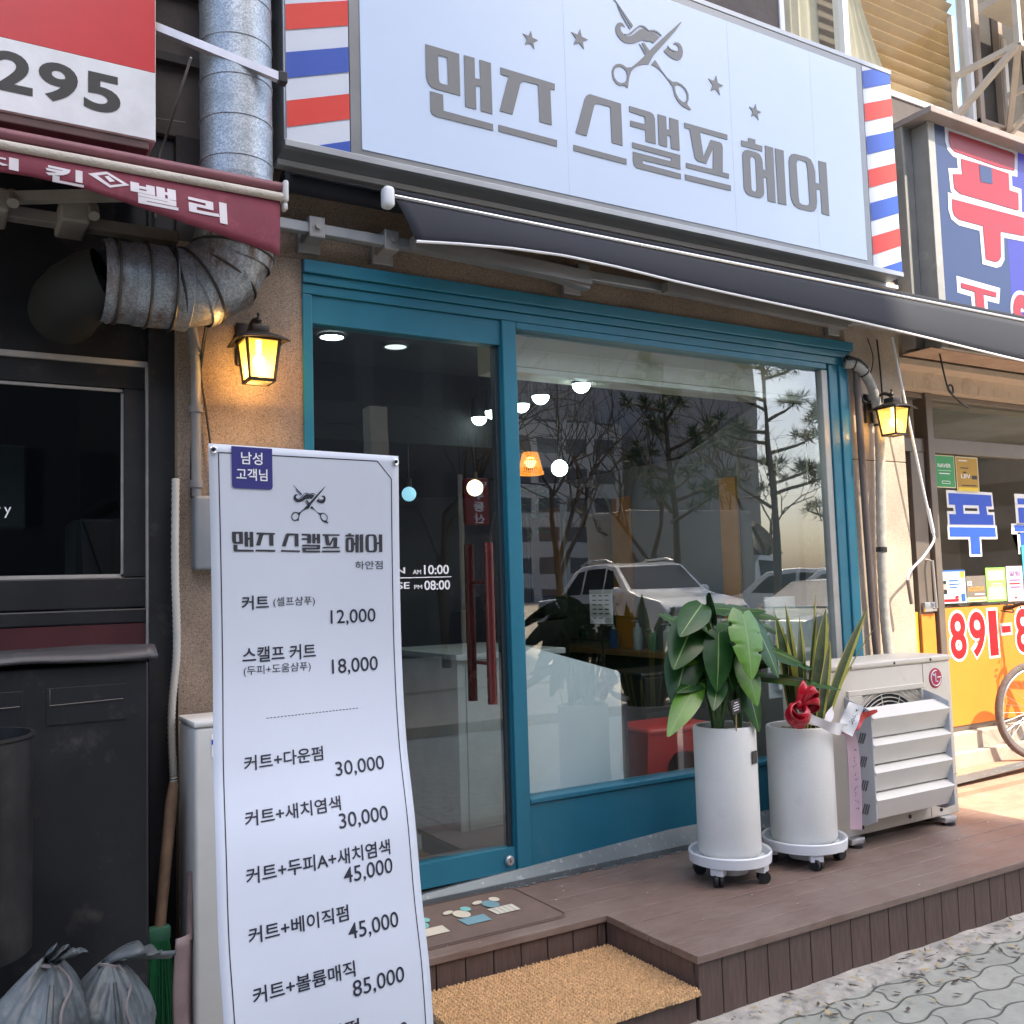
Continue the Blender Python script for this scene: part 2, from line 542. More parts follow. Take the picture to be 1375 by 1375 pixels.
class MB:
    def __init__(self):
        self.bm = bmesh.new()

    def _mi(self, fs, mi):
        for f in fs:
            f.material_index = mi

    def box(self, a, b, bevel=0., mi=0, seg=2):
        x0, y0, z0 = [min(a[i], b[i]) for i in range(3)]
        x1, y1, z1 = [max(a[i], b[i]) for i in range(3)]
        v = [self.bm.verts.new(p) for p in ((x0, y0, z0), (x1, y0, z0), (x1, y1, z0), (x0, y1, z0), (x0, y0, z1), (x1, y0, z1), (x1, y1, z1), (x0, y1, z1))]
        fs = [self.bm.faces.new([v[i] for i in q]) for q in ((3, 2, 1, 0), (4, 5, 6, 7), (0, 1, 5, 4), (1, 2, 6, 5), (2, 3, 7, 6), (3, 0, 4, 7))]
        self._mi(fs, mi)
        if bevel:
            es = {e for f in fs for e in f.edges}
            r = bmesh.ops.bevel(self.bm, geom=list(es), offset=bevel, segments=seg, profile=.5, affect='EDGES')
            self._mi(r['faces'], mi)
        return self

    def obox(self, c, size, rot, bevel=0., mi=0):
        """box centred on c, turned by a 3x3/4x4 matrix"""
        n0 = len(self.bm.verts)
        self.box([-s / 2 for s in size], [s / 2 for s in size], bevel, mi)
        self.bm.verts.ensure_lookup_table()
        R = rot.to_3x3()
        for v in self.bm.verts[n0:]:
            v.co = R @ v.co + Vector(c)
        return self

    def tube(self, pts, r, n=10, mi=0, caps=True, closed=False):
        pts = [Vector(p) for p in pts]
        k = len(pts)
        rs = r if isinstance(r, (list, tuple)) else [r] * k
        ref = None
        rings = []
        for i, p in enumerate(pts):
            a = pts[(i - 1) % k] if (closed or i > 0) else p
            b = pts[(i + 1) % k] if (closed or i < k - 1) else p
            t = (b - a)
            if t.length < 1e-9: t = Vector((0, 0, 1))
            t.normalize()
            if ref is None:
                ref = Vector((0, 0, 1)) if abs(t.z) < .9 else Vector((0, 1, 0))
            u = (ref - t * ref.dot(t))
            if u.length < 1e-6: u = t.orthogonal()
            u.normalize()
            ref = u
            w = t.cross(u)
            rings.append([self.bm.verts.new(p + (u * math.cos(2 * math.pi * j / n) + w * math.sin(2 * math.pi * j / n)) * rs[i]) for j in range(n)])
        m = k if closed else k - 1
        fs = []
        for i in range(m):
            A, B = rings[i], rings[(i + 1) % k]
            for j in range(n):
                fs.append(self.bm.faces.new((A[j], A[(j + 1) % n], B[(j + 1) % n], B[j])))
        if caps and not closed:
            fs.append(self.bm.faces.new(rings[0][::-1]))
            fs.append(self.bm.faces.new(rings[-1]))
        self._mi(fs, mi)
        return self

    def lathe(self, prof, c=(0, 0, 0), n=40, mi=0, axis='Z', a0=0., a1=2 * math.pi):
        c = Vector(c)
        full = abs(a1 - a0 - 2 * math.pi) < 1e-6
        cols = n if full else n + 1
        rings = []
        for r, h in prof:
            row = []
            for j in range(cols):
                a = a0 + (a1 - a0) * j / n
                x, y = max(r, 1e-5) * math.cos(a), max(r, 1e-5) * math.sin(a)
                p = {'Z': (x, y, h), 'Y': (x, -h, y), 'X': (h, x, y)}[axis]
                row.append(self.bm.verts.new(c + Vector(p)))
            rings.append(row)
        fs = []
        for i in range(len(rings) - 1):
            for j in range(n):
                k = (j + 1) % cols
                fs.append(self.bm.faces.new((rings[i][j], rings[i][k], rings[i + 1][k], rings[i + 1][j])))
        self._mi(fs, mi)
        return self

    def ball(self, c, r, s=(1, 1, 1), n=16, mi=0):
        ph = [(math.sin(math.pi * i / n) * r, -math.cos(math.pi * i / n) * r) for i in range(n + 1)]
        n0 = len(self.bm.verts)
        self.lathe(ph, (0, 0, 0), n * 2, mi)
        self.bm.verts.ensure_lookup_table()
        for v in self.bm.verts[n0:]:
            v.co = Vector((v.co.x * s[0], v.co.y * s[1], v.co.z * s[2])) + Vector(c)
        return self

    def sheet(self, polys, f, depth=None, mi=0):
        """flat polygon with holes -> mesh through f(a, b); depth = vector for a solid"""
        loops = [[Vector((p[0], p[1], 0)) for p in q] for q in polys]
        tris = tessellate_polygon(loops)
        flat = [p for q in loops for p in q]
        top = [self.bm.verts.new(f(p.x, p.y)) for p in flat]
        fs = []
        for t in tris:
            try: fs.append(self.bm.faces.new([top[i] for i in t]))
            except ValueError: pass
        if depth is not None:
            d = Vector(depth)
            bot = [self.bm.verts.new(v.co + d) for v in top]
            for t in tris:
                try: fs.append(self.bm.faces.new([bot[i] for i in t][::-1]))
                except ValueError: pass
            k = 0
            for q in loops:
                m = len(q)
                for i in range(m):
                    a, b = k + i, k + (i + 1) % m
                    fs.append(self.bm.faces.new((top[a], top[b], bot[b], bot[a])))
                k += m
        self._mi(fs, mi)
        return self

    def grid(self, nx, ny, f, mi=0, mif=None):
        vs = [[self.bm.verts.new(f(i / nx, j / ny)) for i in range(nx + 1)] for j in range(ny + 1)]
        for j in range(ny):
            for i in range(nx):
                fc = self.bm.faces.new((vs[j][i], vs[j][i + 1], vs[j + 1][i + 1], vs[j + 1][i]))
                fc.material_index = mif(i, j) if mif else mi
        return self

    def glyphs(self, g, f, mi=0):
        vs, fcs = g
        bv = [self.bm.verts.new(f(*p)) for p in vs]
        for q in fcs:
            try:
                fc = self.bm.faces.new([bv[i] for i in q])
                fc.material_index = mi
            except ValueError: pass
        return self

    def build(self, name, mats, parent=None, smooth=40, solid=0., recalc=True):
        if recalc:
            bmesh.ops.recalc_face_normals(self.bm, faces=self.bm.faces)
        me = bpy.data.meshes.new(name)
        if parent is not None:
            off = wloc(parent)
            loc = Vector((0, 0, 0))
        else:
            xs = [v.co for v in self.bm.verts]
            lo = Vector([min(v[i] for v in xs) for i in range(3)])
            hi = Vector([max(v[i] for v in xs) for i in range(3)])
            off = Vector(((lo.x + hi.x) / 2, (lo.y + hi.y) / 2, lo.z))
            loc = off
        for v in self.bm.verts:
            v.co -= off
        self.bm.to_mesh(me)
        self.bm.free()
        for m in (mats if isinstance(mats, (list, tuple)) else [mats]):
            me.materials.append(m)
        if smooth:
            me.polygons.foreach_set('use_smooth', [True] * len(me.polygons))
            me.set_sharp_from_angle(angle=rad(smooth))
        o = bpy.data.objects.new(name, me)
        o.location = loc
        if parent is not None: o.parent = parent
        C.objects.link(o)
        if solid:
            sm = o.modifiers.new('thickness', 'SOLIDIFY')
            sm.thickness = solid
            sm.offset = 0
        return o


def crv(pts, n=8):
    """smooth path through points"""
    P = [Vector(p) for p in pts]
    out = []
    for i in range(len(P) - 1):
        p0, p1, p2, p3 = P[max(i - 1, 0)], P[i], P[i + 1], P[min(i + 2, len(P) - 1)]
        for k in range(n):
            t = k / n
            out.append(.5 * ((2 * p1) + (p2 - p0) * t + (2 * p0 - 5 * p1 + 4 * p2 - p3) * t * t + (3 * p1 - p0 - 3 * p2 + p3) * t ** 3))
    out.append(P[-1])
    return out


_G = {}


def text(s, bold=0.):
    """letter shapes of a string, fitted to the unit square"""
    k = (s, bold)
    if k in _G: return _G[k]
    cu = bpy.data.curves.new('t', 'FONT')
    cu.body = s
    cu.offset = bold
    cu.resolution_u = 5
    ob = bpy.data.objects.new('t', cu)
    C.objects.link(ob)
    dg = bpy.context.evaluated_depsgraph_get()
    me = bpy.data.meshes.new_from_object(ob.evaluated_get(dg))
    vs = [(v.co.x, v.co.y) for v in me.vertices]
    fs = [tuple(p.vertices) for p in me.polygons]
    bpy.data.objects.remove(ob)
    bpy.data.curves.remove(cu)
    bpy.data.meshes.remove(me)
    x0, x1 = min(v[0] for v in vs), max(v[0] for v in vs)
    y0, y1 = min(v[1] for v in vs), max(v[1] for v in vs)
    g = ([((x - x0) / (x1 - x0), (y - y0) / (y1 - y0)) for x, y in vs], fs)
    _G[k] = g
    return g


def wall_text(mb, s, x0, x1, z0, z1, y, bold=.01, mi=0, grow=0.):
    """letters on a plane facing the street"""
    return mb.glyphs(text(s, bold), lambda a, b: Vector((x0 - grow + (x1 - x0 + 2 * grow) * a, y, z0 - grow + (z1 - z0 + 2 * grow) * b)), mi)


def grow_poly(p, d):
    """outline moved outwards by d"""
    n = len(p)
    area = sum(p[i][0] * p[(i + 1) % n][1] - p[(i + 1) % n][0] * p[i][1] for i in range(n))
    sg = 1 if area > 0 else -1
    out = []
    for i in range(n):
        a, b, c = Vector(p[i - 1]), Vector(p[i]), Vector(p[(i + 1) % n])
        e1, e2 = (b - a).normalized(), (c - b).normalized()
        n1, n2 = Vector((e1.y, -e1.x)) * sg, Vector((e2.y, -e2.x)) * sg
        m = (n1 + n2)
        if m.length < 1e-6: m = n1
        m.normalize()
        k = d / max(.5, m.dot(n1))
        out.append((b.x + m.x * k, b.y + m.y * k))
    return out


def copy_tree(o, parent=None):
    c = o.copy()
    C.objects.link(c)
    if parent is not None: c.parent = parent
    for ch in list(o.children):
        copy_tree(ch, c)
    return c


def structure(o):
    o['kind'] = 'structure'
    return o

# ================================================================ ground and decks
ZD = .246                      # deck height
mb = MB(); mb.box((-150, -5.6, -.3), (150, -1.20, 0)); structure(mb.build('pavement', pavers, None, 0))
mb = MB(); mb.box((-150, -1.20, -.3), (150, 1.2, -.006)); structure(mb.build('pavement_edge', concrete, None, 0))
mb = MB()
rnd = random.Random(3)


def rough_strip(u, v):
    x = -1 + 8 * u
    edge = -1.27 + .07 * mnoise.noise((x * 3, 0, 0)) + .03 * mnoise.noise((x * 9, 5, 0))
    y = -1.0 + (edge + 1.0) * v
    h = .022 * (1 - v) ** .6 + .008 * mnoise.noise((x * 7, y * 7, 0))
    return Vector((x, y, max(-.004, h) if v < .97 else -.004))


mb.grid(160, 8, rough_strip); structure(mb.build('mortar_strip', concrete, None, 60))
mb = MB(); mb.box((-150, -8.6, -.3), (150, -5.6, .12)); structure(mb.build('far_pavement', brick_pave, None, 0))
mb = MB(); mb.box((-150, -150, -.3), (150, -8.6, .16)); structure(mb.build('road', brick_pave, None, 0))
mb = MB(); mb.box((5.14, -1.9, -.2), (14, .34, .235)); structure(mb.build('shop_terrace', tan_concrete, None, 0))
mb = MB(); mb.box((5.14, -.12, .235), (14, .34, .262)); structure(mb.build('tiled_threshold', pink_tile, None, 0))

mb = MB(); rl = random.Random(21)
for i in range(420):
    x = rl.uniform(2.3, 5.1); y = -1.16 - abs(rl.gauss(0, .16))
    a = rl.uniform(0, 6.28); L_ = rl.uniform(.006, .028); w = L_ * rl.uniform(.15, .5)
    z = .012 if y < -1.25 else .030
    d = Vector((math.cos(a), math.sin(a), rl.uniform(-.15, .3))) * L_; s = Vector((-math.sin(a), math.cos(a), 0)) * w
    p = Vector((x, y, z))
    f_ = mb.bm.faces.new([mb.bm.verts.new(q) for q in (p - d, p + s, p + d, p - s)]); f_.material_index = rl.randrange(3)
for i in range(70):
    x, y = rl.uniform(1.6, 5.0), rl.uniform(-1.1, -.08)
    if x < 2.4: y = rl.uniform(-.56, -.08)
    r_ = rl.uniform(.0015, .005)
    p = Vector((x, y, ZD + .0032)); a = rl.uniform(0, 6.28); d = Vector((math.cos(a), math.sin(a), 0)) * r_ * rl.uniform(1, 2.2); s = Vector((-math.sin(a), math.cos(a), 0)) * r_
    f_ = mb.bm.faces.new([mb.bm.verts.new(q) for q in (p - d, p + s, p + d, p - s)]); f_.material_index = rl.choice((0, 2, 3, 3))
o_ = mb.build('leaf_litter', [M('litter_straw', (.40, .31, .16), .8), M('litter_dark', (.08, .06, .04), .8), M('litter_grit', (.30, .28, .25), .9), M('litter_pale', (.62, .60, .56), .8)], None, 0)
tag(o_, 'dry leaf bits and grit along the foot of the deck', 'litter', kind='stuff')

# entrance deck: boards on top, upright boards on the riser
dk = thing('entrance_deck', 'brown stained timber deck with a notched step in front of the hair shop', 'deck', (3.2, -.6, 0))
mb = MB()
yb = -.002
rows = [(-.002, -.145), (-.148, -.29), (-.293, -.435), (-.438, -.585)]
for a, b in rows:
    mb.box((1.36, b, ZD - .028), (5.12, a, ZD + rnd.uniform(-.0015, .0015)), .003)
for a, b in [(-.588, -.72), (-.723, -.855), (-.858, -.99), (-.993, -1.135)]:
    mb.box((2.38, b, ZD - .028), (5.12, a, ZD + rnd.uniform(-.0015, .0015)), .003)
mb.build('deck_top', deck_top, dk, 0)
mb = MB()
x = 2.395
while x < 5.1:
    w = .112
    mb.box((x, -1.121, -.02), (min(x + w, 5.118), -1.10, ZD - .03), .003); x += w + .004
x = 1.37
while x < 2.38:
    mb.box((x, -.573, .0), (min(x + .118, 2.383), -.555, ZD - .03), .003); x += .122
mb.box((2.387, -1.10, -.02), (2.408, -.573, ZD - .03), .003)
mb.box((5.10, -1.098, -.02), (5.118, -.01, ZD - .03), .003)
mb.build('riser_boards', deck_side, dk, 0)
lw = thing('lower_step', 'low brown timber step fitted into the notch of the deck', 'step', (1.9, -.85, 0))
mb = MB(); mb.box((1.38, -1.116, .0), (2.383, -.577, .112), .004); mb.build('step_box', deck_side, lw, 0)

# coir mat: knotted surface
mb = MB()


def coir_f(u, v):
    x, y = 1.50 + .885 * u, -1.145 + .56 * v
    i, j = u * 52, v * 33
    z = .127 + .011 * abs(math.sin(math.pi * i)) * abs(math.sin(math.pi * (j + .5 * (int(i) % 2)))) + .006 * mnoise.noise((x * 90, y * 90, 0)) + rnd.uniform(-.0015, .0015)
    ed = min(u, 1 - u, v, 1 - v)
    if ed < .004:
        x += rnd.uniform(-.004, .004); y += rnd.uniform(-.004, .004); z = .1135
    return Vector((x, y, z))


mb.grid(220, 140, coir_f)
tag(mb.build('coir_doormat', coir, None, 0), 'thick golden coir doormat lying on the low step', 'doormat')

dm = thing('rubber_doormat', 'thin brown doormat with a cactus print by the glass door', 'doormat', (1.9, -.29, ZD))
mb = MB()
pts = []
for cx, cy, a0 in ((2.20, -.10, 0), (1.40, -.10, 90), (1.40, -.47, 180), (2.20, -.47, 270)):
    for k in range(7):
        a = rad(a0 + 15 * k); pts.append((cx + .05 * math.cos(a), cy + .05 * math.sin(a) * .9))
mb.sheet([pts], lambda a, b: Vector((a, b, ZD + .007)), (0, 0, -.006))
mb.build('mat_sheet', mat_brown, dm, 0)
mb = MB()
inner = [(1.8 + (p[0] - 1.8) * .985, -.285 + (p[1] + .285) * .97) for p in pts]
mb.tube([(p[0], p[1], ZD + .007) for p in inner], .004, 5, closed=True)
mb.build('stitched_rim', M('mat_rim', (.085, .05, .04), .8), dm)


def blob(cx, cy, sx, sy, n=12, rot=0):
    return [(cx + sx * math.cos(2 * math.pi * k / n) * math.cos(rot) - sy * math.sin(2 * math.pi * k / n) * math.sin(rot),
             cy + sx * math.cos(2 * math.pi * k / n) * math.sin(rot) + sy * math.sin(2 * math.pi * k / n) * math.cos(rot)) for k in range(n)]


zp = ZD + .0105
m_a, m_b, m_c = M('print_mint', (.20, .48, .44), .7), M('print_cream', (.62, .57, .45), .7), M('print_teal', (.16, .30, .34), .7)
for (cx, cy, kind) in ((1.70, -.30, 0), (1.90, -.28, 1), (2.06, -.24, 2)):
    mb = MB(); f = lambda a, b: Vector((a, b, zp))
    mb.sheet([[(cx - .05, cy - .10), (cx + .06, cy - .10), (cx + .065, cy - .02), (cx - .055, cy - .02)]], f, mi=[1, 2, 1][kind])
    mb.sheet([blob(cx - .01, cy + .03, .035, .05)], lambda a, b: Vector((a, b, zp + .001)), mi=[0, 1, 2][kind])
    mb.sheet([blob(cx - .05, cy + .075, .028, .018, rot=.5)], lambda a, b: Vector((a, b, zp + .002)), mi=[1, 1, 1][kind])
    mb.sheet([blob(cx + .03, cy + .07, .022, .03)], lambda a, b: Vector((a, b, zp + .003)), mi=[0, 0, 1][kind])
    if kind == 2:
        for q in range(4):
            mb.sheet([[(cx - .035 + q * .024, cy - .095), (cx - .031 + q * .024, cy - .095), (cx - .031 + q * .024, cy - .03), (cx - .035 + q * .024, cy - .03)]], lambda a, b: Vector((a, b, zp + .001)), mi=2)
    mb.build('cactus_print', [m_a, m_b, m_c], dm, 0)

# ================================================================ the building
bd = thing('shop_building', 'brown granite street front of the building that holds the hair shop', 'building', (3, 0, 0))
mb = MB()
mb.box((.82, .012, -.05), (1.334, .40, 3.02))                      # pilaster beside the door
mb.box((1.22, .012, 3.022), (4.745, .40, 3.46))                      # lintel above the teal front
mb.build('stone_wall', granite, bd, 0)
mb = MB(); mb.box((.82, .016, 3.022), (1.218, .40, 3.46)); mb.build('dark_band', dark_wall, bd, 0)
mb = MB()
mb.box((4.745, .012, -.05), (5.255, .42, 2.30), 0.004)
mb.box((4.745, .012, 2.304), (5.255, .42, 3.46), 0.004)
mb.build('stone_pillar', granite_pale, bd, 0)
mb = MB()
mb.box((-6, .03, 3.46), (4.35, .40, 9))
mb.box((4.35, .03, 3.46), (9.0, .40, 4.735)); mb.box((4.35, .03, 6.4), (9, .4, 9))
mb.build('upper_wall', grey_wall, bd, 0)
mb = MB()
for z in (3.75, 4.05, 4.5):
    mb.box((.2, -.01, z), (1.2, .03, z + .035))
mb.box((.70, -.03, 4.2), (.76, .03, 5.2)); mb.box((.2, -.03, 4.18), (1.2, .03, 4.24))
mb.build('wall_ledge', M('soot_ledge', (.06, .055, .055), .8, var=.3), bd, 0)
# upper window with blind and curtain
uw = thing('upper_window', 'sunlit upstairs window with tan slatted blind behind its glass', 'window', (4.9, .05, 4.735))
mb = MB()
for a, b in (((4.35, .02, 4.735), (6.28, .10, 4.775)), ((4.925, .02, 4.775), (4.975, .10, 6.4)), ((6.24, .02, 4.775), (6.28, .10, 6.4)), ((4.35, .02, 4.775), (4.39, .10, 6.4))):
    mb.box(a, b, .003)
mb.build('frame', white_alu, uw, 0)
mb = MB(); mb.box((4.39, .055, 4.775), (4.925, .06, 6.4)); mb.box((4.975, .055, 4.775), (6.24, .06, 6.4)); mb.build('pane', glass_upper, uw, 0)
mb = MB()
for i in range(19):
    z = 4.80 + i * .085
    mb.obox((5.66, .15, z), (1.14, .078, .004), Matrix.Rotation(rad(-40), 4, 'X'))
mb.build('blind', M('tan_slats', (.66, .50, .30), .55, var=.08), uw, 0)
mb = MB()
mb.grid(40, 6, lambda u, v: Vector((4.40 + .52 * u, .20 + .02 * math.sin(u * 40), 4.77 + 1.6 * v)))
mb.grid(24, 6, lambda u, v: Vector((4.98 + .42 * u * (1.05 - v) ** 2.2, .085 + .015 * math.sin(u * 30), 4.77 + 1.6 * v)))
mb.build('curtain', M('sheer_curtain', (.50, .48, .40), .8, var=.1), uw)
mb = MB(); mb.box((4.35, .38, 4.7), (6.3, .40, 6.4)); mb.build('room_back', M('window_room', (.12, .11, .10), .9), uw, 0)
uw2 = thing('upper_window', 'upstairs window of brown frames with dark mesh beside the cage bracket', 'window', (7.0, .05, 4.735))
mb = MB()
for xa in (6.30, 6.58, 6.95, 7.4, 7.9):
    mb.box((xa, .0, 4.735), (xa + .05, .10, 6.4), .003)
mb.box((6.30, .004, 4.735), (7.9, .10, 4.80), .003); mb.build('frame', M('brown_frame', (.30, .23, .17), .5, var=.1), uw2, 0)
mb = MB(); mb.box((6.35, .05, 4.80), (7.9, .055, 6.4)); mb.build('mesh_screen', M('dark_screen', (.05, .045, .04), .8, bump=.4, bs=300), uw2, 0)
br = thing('cage_bracket', 'pale steel angle bracket cage jutting out under an upstairs unit', 'bracket', (6.3, -.2, 4.7))
mb = MB()


_bn = [0]


def bar(p, q, t=.035, m_=None):
    _bn[0] += 1
    t = t * (1 + .012 * (_bn[0] % 7))
    p, q = Vector(p), Vector(q)
    d = q - p
    (m_ or mb).obox((p + q) / 2, (t, t, d.length), d.to_track_quat('Z', 'Y').to_matrix())


y0_, y1_ = -.46, .0
for xx in (6.02, 6.62):
    bar((xx, y1_, 4.73), (xx, y1_, 5.45)); bar((xx, y0_, 5.02), (xx, y1_, 5.02)); bar((xx, y1_, 4.74), (xx, y0_, 5.02))
    bar((xx, y0_, 5.02), (xx, y0_, 5.5))
bar((6.02, y0_, 5.023), (6.62, y0_, 5.023)); bar((6.02, y0_, 5.42), (6.62, y0_, 5.42)); bar((6.02, y0_, 5.02), (6.62, y1_, 4.76))
mb.build('angle_bars', M('cream_steel', (.56, .50, .42), .5, var=.12), br, 0)
mb = MB(); mb.box((6.25, -.50, 5.52), (6.9, -.06, 5.58)); mb.build('tray', M('cream_steel', (.5, .5, .5)), br, 0)

# ================================================================ teal shop front
sf = thing('storefront', 'teal painted timber shop front with sliding glass door and display window', 'shop front', (3.0, 0, ZD))
mb = MB()
Z0, Z1 = .275, 3.012
mb.box((1.334, .0, Z0), (1.375, .11, 2.868), .003)                 # left jamb
mb.box((1.334, -.028, 2.955), (4.775, .11, Z1), .004)              # moulded head in three steps
mb.box((1.334, -.012, 2.915), (4.76, .11, 2.953), .003)
mb.box((1.334, .0, 2.87), (4.745, .11, 2.913), .003)
mb.box((2.315, -.004, Z0), (2.392, .11, 2.868), .004)              # mullion
mb.box((2.396, .0, 2.835), (4.56, .11, 2.868), .003)
mb.box((4.59, .010, Z0), (4.665, .12, 2.868), .003)                # right jamb, stepped
mb.box((4.668, -.002, Z0), (4.742, .12, 2.868), .004)
mb.build('frame', teal, sf, 0)
mb = MB(); mb.box((2.394, .004, .282), (4.588, .10, .585), .003); mb.box((2.394, -.006, .588), (4.588, .11, .612), .004)
mb.build('sill_panel', teal, sf, 0)
mb = MB(); mb.box((2.394, .045, .612), (4.59, .055, 2.835)); mb.build('window_pane', glass, sf, 0)
mb = MB(); mb.box((4.535, .02, .612), (4.588, .10, 2.835), .004); mb.build('side_trim', M('grey_trim', (.42, .42, .40), .4, metal=.4), sf, 0)
mb = MB(); mb.box((1.334, -.05, .246), (4.745, .11, .276), .003)
for i in range(150):
    xx = rnd.uniform(1.4, 4.6)
    mb.ball((xx, -.052 - rnd.random() * .012, .249), rnd.uniform(.003, .007), (2.2, 1, .6), 5)
mb.build('threshold', M('threshold_metal', (.16, .19, .20), .5, metal=.5, stain=((.5, .52, .5), 30, .2)), sf, 0)
dr = None
mb = MB()
mb.sheet([[(1.377, .30), (2.3135, .30), (2.3135, 2.868), (1.377, 2.868)], [(1.381, .405), (2.3095, .405), (2.3095, 2.748), (1.381, 2.748)]], lambda a, b: Vector((a, .013, b)), (0, .072, 0))
door = mb.build('door', teal, sf, 0)
mb = MB(); mb.box((1.3815, .040, .4055), (2.309, .050, 2.7475)); mb.build('door_pane', glass, door, 0)
mb = MB(); mb.box((2.285, .03, .406), (2.309, .07, 2.747), .002); mb.build('edge_seal', M('seal_dark', (.02, .035, .045), .4), door, 0)
for yy, nm in ((-.055, 'outside'), (.13, 'inside')):
    mb = MB(); mb.tube([(2.176, yy, 1.07), (2.176, yy, 1.80)], .0225, 20)
    for zz in (1.25, 1.62):
        mb.tube([(2.176, yy, zz), (2.176, .045, zz)], .008, 12)
    mb.build('handle', dark_red, door)
mb = MB(); mb.lathe([(.0, .012), (.018, .012), (.022, .008), (.023, .0)], (2.274, .005, .352), 24, 0, 'Y'); mb.box((2.272, -.0085, .345), (2.276, -.0065, .359), mi=1)
mb.build('lock', [silver, dark_metal], door)
mb = MB()
wall_text(mb, 'OPEN', 1.63, 1.80, 1.668, 1.695, .036, .012); wall_text(mb, 'AM', 1.838, 1.878, 1.664, 1.684, .036); wall_text(mb, '10:00', 1.893, 2.018, 1.662, 1.704, .036, .015)
wall_text(mb, 'CLOSE', 1.63, 1.82, 1.600, 1.630, .036, .012); wall_text(mb, 'PM', 1.843, 1.882, 1.598, 1.616, .036); wall_text(mb, '08:00', 1.893, 2.022, 1.592, 1.634, .036, .015)
mb.box((1.62, .036, 1.647), (2.03, .037, 1.651))
mb.build('hours_lettering', white_print, door, 0)

